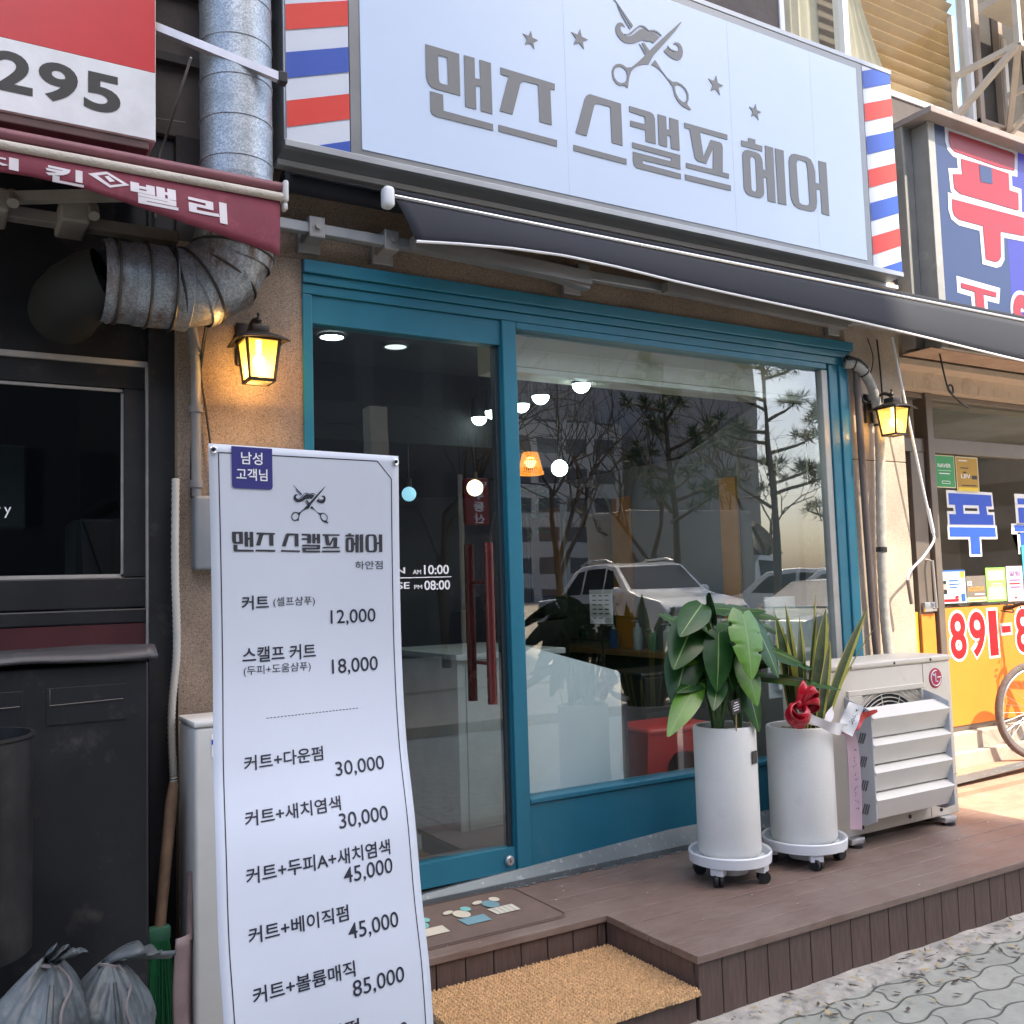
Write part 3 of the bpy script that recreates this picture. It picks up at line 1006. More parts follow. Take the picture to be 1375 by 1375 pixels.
# ================================================================ main sign
SIGN = {'man_mieum': [[(1.833, 3.994), (2.001, 3.994), (2.001, 3.799), (1.878, 3.799), (1.858, 3.803), (1.843, 3.817), (1.835, 3.835), (1.833, 3.854)], [(1.894, 3.959), (1.94, 3.961), (1.942, 3.832), (1.909, 3.831), (1.899, 3.835), (1.895, 3.848)]], 'man_ae': [[(2.026, 3.995), (2.08, 3.996), (2.08, 3.9), (2.107, 3.901), (2.106, 3.995), (2.165, 3.994), (2.166, 3.752), (2.106, 3.752), (2.107, 3.867), (2.082, 3.866), (2.082, 3.754), (2.026, 3.754)]], 'man_nieun': [[(1.851, 3.783), (1.914, 3.782), (1.915, 3.708), (2.167, 3.704), (2.167, 3.673), (1.874, 3.673), (1.857, 3.68), (1.851, 3.695)]], 'jeu_jieut': [[(2.217, 3.987), (2.516, 3.983), (2.515, 3.952), (2.489, 3.951), (2.491, 3.774), (2.424, 3.774), (2.421, 3.954), (2.348, 3.953), (2.333, 3.948), (2.321, 3.932), (2.274, 3.775), (2.205, 3.776), (2.259, 3.953), (2.216, 3.955)]], 'jeu_eu': [[(2.196, 3.708), (2.518, 3.705), (2.516, 3.673), (2.195, 3.677)]], 'seu_siot': [[(2.628, 3.766), (2.69, 3.951), (2.702, 3.971), (2.721, 3.982), (2.911, 3.979), (2.911, 3.763), (2.845, 3.764), (2.844, 3.946), (2.776, 3.946), (2.756, 3.941), (2.745, 3.929), (2.693, 3.764)]], 'seu_eu': [[(2.613, 3.703), (2.932, 3.699), (2.931, 3.67), (2.612, 3.674)]], 'kael_kieuk': [[(2.964, 3.98), (3.097, 3.979), (3.117, 3.972), (3.126, 3.951), (3.125, 3.818), (3.06, 3.817), (3.06, 3.877), (2.965, 3.876), (2.966, 3.905), (3.06, 3.906), (3.061, 3.946), (2.963, 3.951)]], 'kael_ae': [[(3.146, 3.98), (3.201, 3.98), (3.201, 3.912), (3.222, 3.914), (3.222, 3.98), (3.282, 3.979), (3.283, 3.817), (3.226, 3.816), (3.224, 3.88), (3.202, 3.881), (3.2, 3.817), (3.145, 3.818)]], 'kael_rieul': [[(2.973, 3.794), (3.284, 3.793), (3.282, 3.716), (3.035, 3.714), (3.034, 3.696), (3.283, 3.693), (3.283, 3.664), (2.993, 3.665), (2.978, 3.678), (2.973, 3.702), (2.975, 3.746), (3.222, 3.746), (3.223, 3.764), (2.972, 3.766)]], 'peu_pieup': [[(3.324, 3.976), (3.623, 3.977), (3.623, 3.949), (3.428, 3.949), (3.446, 3.817), (3.502, 3.922), (3.564, 3.923), (3.581, 3.918), (3.586, 3.898), (3.577, 3.76), (3.622, 3.76), (3.62, 3.735), (3.321, 3.734), (3.323, 3.76), (3.508, 3.762), (3.517, 3.88), (3.463, 3.784), (3.403, 3.785), (3.384, 3.798), (3.357, 3.948), (3.323, 3.948)]], 'peu_eu': [[(3.312, 3.696), (3.632, 3.698), (3.63, 3.668), (3.312, 3.667)]], 'he_top': [[(3.725, 3.968), (3.774, 3.97), (3.778, 3.994), (3.831, 3.995), (3.829, 3.97), (3.881, 3.97), (3.879, 3.939), (3.723, 3.938)]], 'he_ring': [[(3.728, 3.881), (3.733, 3.904), (3.748, 3.918), (3.771, 3.924), (3.836, 3.924), (3.858, 3.918), (3.873, 3.899), (3.878, 3.873), (3.879, 3.836), (3.901, 3.835), (3.903, 3.978), (3.965, 3.978), (3.963, 3.663), (3.903, 3.664), (3.902, 3.794), (3.879, 3.794), (3.877, 3.706), (3.871, 3.685), (3.847, 3.669), (3.821, 3.667), (3.763, 3.668), (3.74, 3.678), (3.727, 3.702)], [(3.784, 3.873), (3.79, 3.889), (3.808, 3.894), (3.82, 3.888), (3.824, 3.872), (3.824, 3.72), (3.817, 3.701), (3.8, 3.696), (3.785, 3.703), (3.783, 3.722)]], 'he_bar': [[(3.98, 3.978), (4.046, 3.979), (4.046, 3.665), (3.982, 3.665)]], 'eo': [[(4.084, 3.926), (4.091, 3.952), (4.106, 3.97), (4.131, 3.979), (4.229, 3.981), (4.263, 3.973), (4.282, 3.946), (4.293, 3.907), (4.292, 3.841), (4.328, 3.842), (4.328, 3.979), (4.391, 3.98), (4.392, 3.666), (4.33, 3.667), (4.33, 3.806), (4.294, 3.803), (4.295, 3.729), (4.287, 3.692), (4.268, 3.671), (4.239, 3.663), (4.142, 3.663), (4.108, 3.675), (4.09, 3.701), (4.082, 3.735)], [(4.144, 3.923), (4.153, 3.945), (4.17, 3.951), (4.209, 3.951), (4.226, 3.945), (4.231, 3.92), (4.235, 3.718), (4.228, 3.702), (4.206, 3.693), (4.168, 3.692), (4.151, 3.7), (4.147, 3.732)]]}
EMB = {'curl': [[(2.897, 4.372), (2.906, 4.394), (2.924, 4.407), (2.942, 4.407), (2.956, 4.391), (2.944, 4.396), (2.931, 4.389), (2.926, 4.378), (2.932, 4.361), (2.947, 4.35), (2.954, 4.346), (2.972, 4.345), (2.996, 4.356), (3.023, 4.379), (3.051, 4.405), (3.07, 4.415), (3.088, 4.415), (3.109, 4.408), (3.13, 4.414), (3.152, 4.412), (3.182, 4.4), (3.139, 4.355), (3.114, 4.361), (3.101, 4.355), (3.08, 4.353), (3.064, 4.352), (3.042, 4.34), (3.015, 4.324), (2.984, 4.312), (2.953, 4.308), (2.927, 4.315), (2.908, 4.331), (2.897, 4.349)]], 'line': [[(2.95, 4.354), (2.968, 4.356), (2.986, 4.369), (3.019, 4.4), (3.047, 4.425), (3.068, 4.432), (3.089, 4.431), (3.112, 4.417), (3.123, 4.423), (3.142, 4.429), (3.163, 4.43), (3.182, 4.422), (3.196, 4.413), (3.191, 4.408), (3.173, 4.416), (3.152, 4.421), (3.136, 4.421), (3.125, 4.416), (3.109, 4.411), (3.093, 4.418), (3.078, 4.424), (3.062, 4.424), (3.046, 4.416), (3.019, 4.39), (2.997, 4.367), (2.975, 4.355), (2.955, 4.348)]], 'curl2': [[(3.204, 4.332), (3.227, 4.356), (3.251, 4.342), (3.278, 4.343), (3.298, 4.353), (3.307, 4.368), (3.305, 4.383), (3.294, 4.392), (3.275, 4.389), (3.281, 4.399), (3.298, 4.405), (3.317, 4.402), (3.33, 4.388), (3.336, 4.365), (3.33, 4.337), (3.315, 4.316), (3.295, 4.306), (3.265, 4.306), (3.233, 4.315)]], 'line2': [[(3.234, 4.369), (3.251, 4.357), (3.279, 4.354), (3.295, 4.358), (3.292, 4.352), (3.273, 4.347), (3.248, 4.349), (3.23, 4.364)]], 'blade': [[(2.889, 4.524), (2.901, 4.519), (3.009, 4.413), (2.999, 4.398), (2.952, 4.454)]], 'blade_line': [[(2.913, 4.49), (2.992, 4.391), (2.984, 4.389), (2.939, 4.444)]], 'blade2': [[(3.33, 4.526), (3.333, 4.522), (3.284, 4.458), (3.134, 4.289), (3.1, 4.234), (3.068, 4.225), (3.03, 4.208), (3.0, 4.185), (2.984, 4.164), (2.97, 4.13), (2.959, 4.072), (2.939, 4.081), (2.91, 4.072), (2.89, 4.076), (2.873, 4.091), (2.864, 4.112), (2.863, 4.137), (2.872, 4.16), (2.888, 4.177), (2.911, 4.187), (2.934, 4.187), (2.956, 4.178), (2.985, 4.187), (3.026, 4.222), (3.081, 4.277), (3.043, 4.327), (3.056, 4.32), (3.082, 4.295), (3.088, 4.299), (3.06, 4.334), (3.076, 4.341), (3.109, 4.308), (3.245, 4.444)], [(2.916, 4.087), (2.939, 4.096), (2.953, 4.113), (2.959, 4.136), (2.955, 4.156), (2.941, 4.169), (2.92, 4.174), (2.9, 4.168), (2.881, 4.152), (2.873, 4.131), (2.877, 4.106), (2.893, 4.09)]], 'handle': [[(3.118, 4.237), (3.144, 4.268), (3.184, 4.224), (3.22, 4.192), (3.255, 4.179), (3.286, 4.186), (3.318, 4.181), (3.345, 4.164), (3.36, 4.141), (3.36, 4.11), (3.347, 4.08), (3.375, 4.058), (3.366, 4.053), (3.322, 4.061), (3.285, 4.081), (3.265, 4.109), (3.254, 4.154), (3.225, 4.182), (3.179, 4.218), (3.153, 4.231)], [(3.268, 4.158), (3.274, 4.124), (3.292, 4.098), (3.318, 4.086), (3.338, 4.09), (3.349, 4.109), (3.349, 4.138), (3.334, 4.161), (3.312, 4.172), (3.29, 4.173)]]}
ys = -.22
sg = thing('main_sign', 'large pale blue lightbox sign with grey Korean lettering and barber stripes', 'sign', (3.1, -.13, 3.40))
mb = MB(); mb.box((1.195, ys + .012, 3.397), (5.03, -.05, 4.70), .006)
mb.box((1.195, ys - .004, 3.397), (5.03, ys + .014, 3.425), .002); mb.box((1.195, ys - .004, 4.672), (5.03, ys + .014, 4.70), .002)
mb.build('cabinet', grey_alu, sg, 0)
mb = MB(); mb.box((1.20, -.10, 3.370), (5.14, -.045, 3.396), .004); mb.build('lower_rail', white_alu, sg, 0)
mb = MB(); mb.box((1.478, ys, 3.426), (4.755, ys + .011, 4.671)); mb.build('surround', sign_frame, sg, 0)
mb = MB(); mb.box((1.526, ys - .004, 3.449), (4.702, ys - .0005, 4.628), .001); mb.build('panel', sign_face, sg, 0)
mb = MB()
for xx in (2.58, 3.66, 4.30):
    mb = MB(); mb.box((xx, ys - .0046, 3.45), (xx + .002, ys - .0041, 4.627)); mb.build('panel_seam', M('seam_blue', (.48, .58, .74), .4), sg, 0)
mb = MB()
for k, q in SIGN.items():
    mb.sheet(q, lambda a, b: Vector((a, ys - .0075, b)), (0, .003, 0))
mb.build('lettering', sign_grey, sg, 0)
mb = MB()
for k, q in EMB.items():
    mb.sheet(q, lambda a, b: Vector((a, ys - .0075, b)), (0, .003, 0))
mb.build('scissors_emblem', sign_grey, sg, 0)


def star(cx, cz, r, tilt=.12):
    return [(cx + (r if k % 2 == 0 else r * .40) * math.sin(math.pi * k / 5 + tilt), cz + (r if k % 2 == 0 else r * .40) * math.cos(math.pi * k / 5 + tilt)) for k in range(10)]


for cx, cz, r in ((2.385, 4.167, .045), (2.671, 4.25, .052), (3.557, 4.237, .056), (3.841, 4.155, .048)):
    mb = MB(); mb.sheet([star(cx, cz, r)], lambda a, b: Vector((a, ys - .0075, b)), (0, .003, 0)); mb.build('star', sign_grey, sg, 0)
for xa, xb, zb in ((1.203, 1.474, 3.885), (4.763, 5.022, 3.905)):
    mb = MB(); mb.box((xa, ys + .002, 3.426), (xb, ys + .011, 4.671))
    st = mb.build('stripe_panel', white_vinyl, sg, 0)
    rise = .096
    for par, mt in ((0, red_print), (1, blue_print)):
        for k in range(-6, 9):
            if k % 2 != par: continue
            za = zb + k * .205
            P = [(xa, za), (xb, za + rise), (xb, za + rise + .110), (xa, za + .110)]
            Q = []
            lo, hi = 3.427, 4.670
            # clip to the panel
            def clip(poly, keep, cut):
                o_ = []
                for i in range(len(poly)):
                    a, b = poly[i], poly[(i + 1) % len(poly)]
                    if keep(a): o_.append(a)
                    if keep(a) != keep(b):
                        t = (cut - a[1]) / (b[1] - a[1]); o_.append((a[0] + (b[0] - a[0]) * t, cut))
                return o_
            P = clip(P, lambda p: p[1] >= lo, lo)
            if len(P) > 2: P = clip(P, lambda p: p[1] <= hi, hi)
            if len(P) > 2:
                mb = MB(); mb.sheet([P], lambda a, b: Vector((a, ys - .001, b))); mb.build('red_stripe' if par == 0 else 'blue_stripe', mt, st, 0)

# ================================================================ navy awning
aw = thing('retractable_awning', 'navy retractable awning with white piped valance under the main sign', 'awning', (3.9, -.1, 3.05))
mb = MB(); mb.box((1.0, -.115, 3.095), (6.5, -.070, 3.140), .004); mb.build('torsion_bar', grey_alu, aw, 0)
for xx in (1.36, 1.70, 2.72, 4.62):
    mb = MB(); mb.box((xx - .035, -.125, 3.075), (xx + .035, .01, 3.165), .006); mb.box((xx - .05, -.02, 3.04), (xx + .05, .011, 3.18), .004)
    mb.tube([(xx, -.14, 3.12), (xx, -.10, 3.12)], .012, 10)
    mb.build('bracket', M('cast_bracket', (.30, .30, .30), .5, metal=.4), aw, 0)
mb = MB(); mb.tube([(1.22, -.10, 3.30), (6.5, -.10, 3.30)], .042, 20); mb.build('fabric_roll', navy_fabric, aw)
mb = MB(); mb.grid(40, 4, lambda u, v: Vector((1.24 + 5.2 * u, -.10 - .135 * v, 3.340 - .058 * v - .006 * math.sin(math.pi * v)))); mb.build('canopy', navy_fabric, aw, solid=.003)
mb = MB(); mb.tube([(1.66, -.245, 3.262), (6.5, -.245, 3.262)], .0095, 12)
mb.box((1.66, -.25, 3.27), (6.5, -.215, 3.292), .004, mi=1); mb.build('front_bar', [silver, navy_fabric], aw)
mb = MB(); mb.box((1.605, -.272, 3.205), (1.655, -.212, 3.298), .018, seg=3); mb.build('end_cap', white_plastic, aw)
PB = [(1.62, 3.066), (1.74, 3.070), (1.95, 3.092), (2.20, 3.112), (2.50, 3.122), (2.80, 3.114), (3.167, 3.095), (4.161, 3.062), (5.2, 3.018), (6.6, 2.95)]


def pb(x):
    for (a, b), (c_, d) in zip(PB, PB[1:]):
        if x <= c_: return b + (d - b) * (x - a) / (c_ - a)
    return PB[-1][1]


def val(u, v):
    xt = 1.66 + 4.82 * u
    x = xt + .085 * v * (1 - u)
    zt = 3.256
    sag = .03 * math.sin(v * math.pi * .6) + .004 * math.sin(x * 3) * v
    return Vector((x, -.245 - sag, zt + (pb(x) - zt) * v))


mb = MB(); mb.grid(90, 6, val); mb.build('valance', navy_fabric, aw, solid=.002)
mb = MB(); mb.tube([val(i / 90, 1.0) + Vector((0, -.003, 0)) for i in range(91)], .0065, 8); mb.build('piping', white_cord, aw)
mb = MB(); bar((1.78, -.16, 3.105), (2.72, -.16, 3.075), .06, mb); bar((2.72, -.15, 3.05), (1.9, -.12, 3.17), .05, mb)
mb.build('folding_arm', M('arm_grey', (.26, .25, .245), .45, metal=.4), aw, 0)
mb = MB(); bar((3.2, -.16, 3.10), (4.55, -.16, 3.06), .05, mb); mb.build('folding_arm', M('arm_grey', (.2, .2, .2)), aw, 0)

ck = thing('awning_crank', 'thin white awning crank rod hanging down over the pale pillar', 'crank', (5.1, -.09, 1.45))
mb = MB()
mb.tube(crv([(5.06, -.09, 3.06), (5.16, -.09, 2.60), (5.26, -.09, 2.16), (5.332, -.092, 1.86), (5.338, -.092, 1.815), (5.31, -.092, 1.775), (5.22, -.092, 1.70), (5.13, -.092, 1.645), (5.075, -.092, 1.60), (5.062, -.092, 1.56)], 6), .0075, 10)
mb.build('rod', white_alu, ck)
mb = MB(); mb.tube([(5.062, -.092, 1.565), (5.085, -.092, 1.42)], .011, 12); mb.build('grip', M('grip_brown', (.18, .14, .11), .5), ck)
mb = MB(); mb.tube([(5.302, -.091, 2.0), (5.335, -.092, 1.85)], .0115, 12); mb.build('sleeve', white_plastic, ck)
"""clip that holds the crank"""
# ================================================================ lamps


def lantern(cx, cz, label, pane, energy, k=1.):
    t = thing('wall_lantern', label, 'wall lamp', (cx, .012, cz - .16), 'bronze wall lanterns beside the shop front')
    cy = -.165
    mb = MB(); mb.box((cx - .045, -.012, cz - .02), (cx + .045, .011, cz + .16), .008)
    mb.tube(crv([(cx, -.01, cz + .07), (cx, -.05, cz + .125), (cx, -.11, cz + .145), (cx, cy, cz + .12)], 6), .011, 10)
    mb.build('wall_arm', bronze, t)
    mb = MB()
    # flared square roof with curled eaves
    def roof(u, v):
        a = -1 + 2 * u; b = -1 + 2 * v
        d = max(abs(a), abs(b))
        h = .028 * (1 - d) ** 1.0 - .024 * (a * a * (abs(b) > .0) + b * b) * .5 * d
        return Vector((cx + a * .098, cy + b * .098, cz + .058 + h))
    mb.grid(16, 16, roof)
    mb.build('roof', bronze, t, solid=.006)
    mb = MB(); mb.box((cx - .036, cy - .036, cz + .07), (cx + .036, cy + .036, cz + .108), .006)
    mb.lathe([(.0, .165), (.005, .163), (.0075, .155), (.004, .148), (.010, .140), (.014, .130), (.008, .120), (.018, .108), (.02, .10)], (cx, cy, cz), 16)
    mb.build('finial', bronze, t)
    zt, zb, wt, wb = cz + .052, cz - .115, .066, .048
    mb = MB()
    for sx in (-1, 1):
        for sy in (-1, 1):
            bar((cx + sx * wt, cy + sy * wt, zt), (cx + sx * wb, cy + sy * wb, zb), .0095, mb)
    for z, w, h in ((zb, wb, .012), (zt - .006, wt, .012)):
        for s in (-1, 1):
            mb.box((cx - w - .005, cy + s * w - .005, z - h / 2), (cx + w + .005, cy + s * w + .005, z + h / 2))
            mb.box((cx + s * w - .005, cy - w + .0052, z - h / 2 + .0004), (cx + s * w + .005, cy + w - .0052, z + h / 2 - .0004))
    mb.build('cage', bronze, t, 0)
    for (ax, ay) in ((0, -1), (0, 1), (1, 0), (-1, 0)):
        mb = MB()
        def pf(u, v):
            w = (wb + (wt - wb) * v); o_ = w - .003
            s = (-1 + 2 * u) * (w - .004)
            z = zb + (zt - zb) * v
            return Vector((cx + (ax * o_ if ax else s), cy + (ay * o_ if ay else s), z))
        mb.grid(6, 6, pf)
        mb.build('glass_pane', pane, t, 0)
    mb = MB(); mb.ball((cx, cy, cz - .035), .024, (1, 1, 1.25), 12); mb.tube([(cx, cy, cz), (cx, cy, cz + .05)], .012, 10)
    mb.build('bulb', M('lamp_bulb', (.9, .8, .5), .4, emit=(1.0, .80, .22), es=2.5), t)
    ld = bpy.data.lights.new('lamp_light', 'POINT')
    ld.energy, ld.color, ld.shadow_soft_size = energy, (1.0, .56, .17), .02
    lo = bpy.data.objects.new('lamp_light', ld); lo.location = Vector((cx, cy, cz - .075)) - Vector(t.location); lo.parent = t; C.objects.link(lo)
    return t


lantern(1.095, 2.548, 'lit bronze lantern glowing amber on the brown stone beside the door', pane_warm, 2.1)
lantern(4.925, 2.548, 'bronze lantern with pale panes on the sunlit pillar behind a pipe', pane_pale, .5)

# ================================================================ standing price banner
BL = [Vector(p) for p in ((.641, -1.232, 2.009), (.655, -1.19, 1.675), (.660, -1.18, 1.388), (.650, -1.225, 1.136), (.637, -1.305, .917), (.632, -1.35, .715), (.637, -1.385, .50), (.640, -1.41, .15))]
BS = [0]
for a, b in zip(BL, BL[1:]): BS.append(BS[-1] + (b - a).length)
BU = Vector((math.cos(rad(6.6)), math.sin(rad(6.6)), 0))
BN = Vector((math.sin(rad(6.6)), -math.cos(rad(6.6)), .1)).normalized()


def ban(u, v, lift=0.):
    i = 0
    while i < len(BS) - 2 and v > BS[i + 1]: i += 1
    h = BS[i + 1] - BS[i]; t = (v - BS[i]) / h
    def m(j):
        a, b = max(j - 1, 0), min(j + 1, len(BL) - 1)
        return (BL[b] - BL[a]) / (BS[b] - BS[a]) * h
    p = (2 * t ** 3 - 3 * t * t + 1) * BL[i] + (t ** 3 - 2 * t * t + t) * m(i) + (-2 * t ** 3 + 3 * t * t) * BL[i + 1] + (t ** 3 - t * t) * m(i + 1)
    w = .006 * math.sin(u * 9 + 1.3) * math.sin(v * 3.1)          # slight waviness of the hung sheet
    return p + BU * u + BN * (lift + w)


bn = thing('price_banner', 'tall white standing price banner with Korean haircut prices and a purple tab', 'banner', (.95, -1.2, 0))
mb = MB(); mb.grid(24, 90, lambda u, v: ban(.6 * u, BS[-1] * v))
mb.build('sheet', white_vinyl, bn, solid=.0012)


def bstrip(mb, pts, w, lift=.0012, mi=0):
    for a, b in zip(pts, pts[1:]):
        d = Vector((b[0] - a[0], b[1] - a[1])); L_ = d.length; d /= L_
        nrm = Vector((-d.y, d.x)) * w / 2
        k = max(1, int(L_ / .03))
        for q in range(k):
            p0 = Vector(a) + d * L_ * q / k; p1 = Vector(a) + d * L_ * (q + 1) / k
            vs = [mb.bm.verts.new(ban(c_.x, c_.y, lift)) for c_ in (p0 - nrm, p1 - nrm, p1 + nrm, p0 + nrm)]
            mb.bm.faces.new(vs).material_index = mi


mb = MB()
bstrip(mb, [(.027, 1.87), (.027, .024), (.525, .020), (.574, .072), (.574, 1.87)], .0032)
mb.build('border_line', navy_ink, bn, 0, recalc=False)
mb = MB()
u0, u1, v0, v1 = .063, .183, .004, .121
tabp = [(u0, v0), (u1, v0), (u1, v1 - .008), (u1 - .003, v1 - .002), (u1 - .009, v1), (u0 + .009, v1), (u0 + .003, v1 - .002), (u0, v1 - .008)]
mb.sheet([tabp], lambda a, b: ban(a, b, .0032))
tabo = mb.build('badge', badge_blue, bn, 0)
mb = MB()
for s, a, b, c_, d in (('남성', .090, .053, .153, .018), ('고객님', .075, .098, .167, .064)):
    mb.glyphs(text(s, .012), lambda x, y: ban(a + (c_ - a) * x, b + (d - b) * y, .0045))
mb.build('badge_lettering', white_print, tabo, 0, recalc=False)
LINES = [('하안점', .447, .352, .540, .326, .004), ('커트', .084, .462, .166, .422, .016), ('(셀프샴푸)', .180, .458, .312, .428, 0), ('12,000', .363, .511, .513, .473, .008),
         ('스캘프 커트', .084, .610, .312, .566, .014), ('(두피+도움샴푸)', .087, .648, .294, .618, 0), ('18,000', .363, .659, .516, .619, .008),
         ('커트+다운펌', .084, .903, .322, .862, .014), ('30,000', .357, .953, .516, .915, .008), ('커트+새치염색', .081, 1.049, .363, 1.008, .014), ('30,000', .353, 1.098, .510, 1.060, .008),
         ('커트+두피A+새치염색', .078, 1.194, .507, 1.152, .014), ('45,000', .354, 1.243, .510, 1.205, .008), ('커트+베이직펌', .078, 1.339, .360, 1.298, .014), ('45,000', .354, 1.388, .513, 1.350, .008),
         ('커트+볼륨매직', .078, 1.483, .363, 1.442, .014), ('85,000', .351, 1.533, .513, 1.495, .008), ('커트+매직펌', .078, 1.628, .363, 1.588, .014), ('95,000', .351, 1.678, .513, 1.640, .008)]
for s, a, b, c_, d, bo in LINES:
    if ',' in s: b, d, bo = b + .0075, d - .002, bo * .6
    mb = MB()
    mb.glyphs(text(s, bo), lambda x, y: ban(a + (c_ - a) * x, b + (d - b) * y, .0022))
    mb.build('lettering', navy_ink, bn, 0, recalc=False)
mb = MB()
for k in range(27):
    q = .153 + k * .0109
    bstrip(mb, [(q, .767), (q + .0065, .767)], .0022)
mb.build('dashed_rule', navy_ink, bn, 0, recalc=False)
SX = [p[0] for q in SIGN.values() for p in q[0]]; SZ = [p[1] for q in SIGN.values() for p in q[0]]
sx0, sx1, sz0, sz1 = min(SX), max(SX), min(SZ), max(SZ)
mb = MB()
for q in SIGN.values():
    mb.sheet(q, lambda a, b: ban(.060 + .48 * (a - sx0) / (sx1 - sx0), .300 - .058 * (b - sz0) / (sz1 - sz0), .0022))
mb.build('shop_name', M('charcoal_print', (.035, .036, .045), .55), bn, 0)
EX = [p[0] for q in EMB.values() for p in q[0]]; EZ = [p[1] for q in EMB.values() for p in q[0]]
ex0, ex1, ez0, ez1 = min(EX), max(EX), min(EZ), max(EZ)
mb = MB()
for q in EMB.values():
    mb.sheet(q, lambda a, b: ban(.240 + .12 * (a - ex0) / (ex1 - ex0), .213 - .110 * (b - ez0) / (ez1 - ez0), .0022))
mb.build('scissors_emblem', navy_ink, bn, 0)
for (u, v) in ((.012, .018), (.588, .020), (.012, 1.872), (.588, 1.872)):
    mb = MB(); c_ = ban(u, v, .003)
    R_ = [c_ + BU * .0085 * math.cos(a) + Vector((0, .05, .99)) * .0085 * math.sin(a) for a in [2 * math.pi * k / 20 for k in range(20)]]
    mb.tube(R_, .0035, 8, closed=True)
    mb.tube([c_ - BN * .012 + Vector((0, 0, .004)), c_ + BN * .006], .0038, 8, mi=1)
    mb.build('eyelet', [silver, dark_metal], bn)
mb = MB()
hub = Vector((.97, -1.02, .95))
for (u, v) in ((.012, .018), (.588, .020), (.012, 1.872), (.588, 1.872)):
    mb.tube([ban(u, v, -.006), hub], .0055, 8)
mb.tube([hub, Vector((.985, -.80, .006))], .008, 8)
mb.ball(hub, .028, n=10)
mb.build('stand_poles', dark_metal, bn)

# ================================================================ left side: chicken shop next door
ls = thing('dark_storefront', 'sooty black shop front next door with a dark window in silver trim', 'shop front', (-.2, .1, 0))
mb = MB()
mb.box((-3, .10, 2.53), (.72, .14, 3.46)); mb.box((-3, .10, 2.42), (.72, .145, 2.52), .004)
mb.box((.635, .09, 1.678), (.72, .15, 2.418), .004); mb.box((-3, .09, 1.56), (.72, .15, 1.675), .004); mb.box((-3, .08, 1.50), (.72, .15, 1.556), .006)
mb.box((-3, .10, -.05), (.72, .14, 1.38)); mb.box((.722, .06, -.05), (.82, .40, 3.46))
mb.build('frame', black_paint, ls, 0)
mb = MB(); mb.box((-3, .085, 1.382), (.72, .12, 1.498)); mb.build('maroon_panel', M('maroon_panel', (.055, .010, .014), .5, var=.2), ls, 0)
mb = MB(); mb.box((-3, .115, 1.675), (.635, .12, 2.42)); mb.build('window_pane', glass_dark, ls, 0)
mb = MB()
mb.box((-3, .083, 2.508), (.727, .0985, 2.53)); mb.box((.714, .072, 1.385), (.729, .0985, 2.506))
mb.box((-3, .105, 2.405), (.632, .114, 2.416)); mb.box((.626, .105, 1.68), (.636, .114, 2.40)); mb.box((-3, .105, 1.676), (.636, .114, 1.690))
mb.build('silver_trim', M('dusty_trim', (.42, .41, .39), .5, metal=.4, var=.25), ls, 0)
mb = MB(); wall_text(mb, 'y', .222, .246, 1.905, 1.945, .113, 0); wall_text(mb, 'r', .19, .212, 1.918, 1.945, .113, 0); mb.build('script_lettering', white_print, ls, 0)
mb = MB()
mb.box((-3, .5, 1.2), (.7, 1.6, 1.25)); mb.box((-3, 1.7, 0), (.72, 1.75, 3)); mb.box((-3, .15, 2.9), (.72, 1.7, 2.95)); mb.box((.66, .16, 0), (.715, 1.69, 2.89))
mb.box((.05, .60, 1.9), (.33, .75, 2.25), .01, mi=1); mb.box((.50, .5, 1.25), (.66, .8, 1.93), .01, mi=2)
mb.build('dim_interior', [M('dim_room', (.03, .028, .026), .8), M('dim_white', (.35, .35, .33), .6), M('dim_grey', (.12, .13, .14), .6)], ls, 0)

bc = thing('black_cabinet', 'tall black metal cabinet with a worn lid below the dark window', 'cabinet', (0, -.1, 0))
mb = MB(); mb.box((-.62, -.30, .0), (.655, .09, 1.372), .008)
mb.box((.02, -.304, 1.18), (.26, -.301, 1.30), .001); mb.box((.33, -.304, 1.18), (.58, -.301, 1.302), .001)
mb.build('body', black_paint, bc, 0)
mb = MB()
mb.grid(40, 8, lambda u, v: Vector((-.66 + 1.34 * u, -.335 + .43 * v, 1.40 + .012 * mnoise.noise((u * 5, v * 2, 0)) + (.018 if .1 < v < .9 else -.012))))
mb.build('lid', M('vinyl_cover', (.05, .05, .055), .45, var=.4, vs=5, bump=.3, bs=20), bc, solid=.012)
for xa, xb in ((.03, .25), (.34, .57)):
    mb = MB(); mb.tube([(xa, -.303, 1.30), (xa, -.306, 1.245), (xb, -.306, 1.25)], .0022, 6); mb.build('scratch_trim', M('edge_wear', (.10, .09, .085), .5), bc)
dm_ = thing('metal_drum', 'dark scorched metal drum hanging in front of the black cabinet', 'drum', (.06, -.55, .58))
mb = MB(); mb.lathe([(.0, .60), (.205, .60), (.212, .57), (.212, 1.185), (.218, 1.192), (.218, 1.20), (.205, 1.20), (.202, .64), (.0, .63)], (.06, -.56, 0), 48)
mb.build('shell', M('drum_steel', (.035, .035, .037), .42, metal=.6, var=.5, vs=4, stain=((.07, .065, .06), 8, .3)), dm_)
mb = MB()
for s in (-.1, .1): mb.tube([(.06 + s, -.36, 1.1), (.06 + s, -.31, 1.12)], .01, 8)
mb.build('hook', dark_metal, dm_)


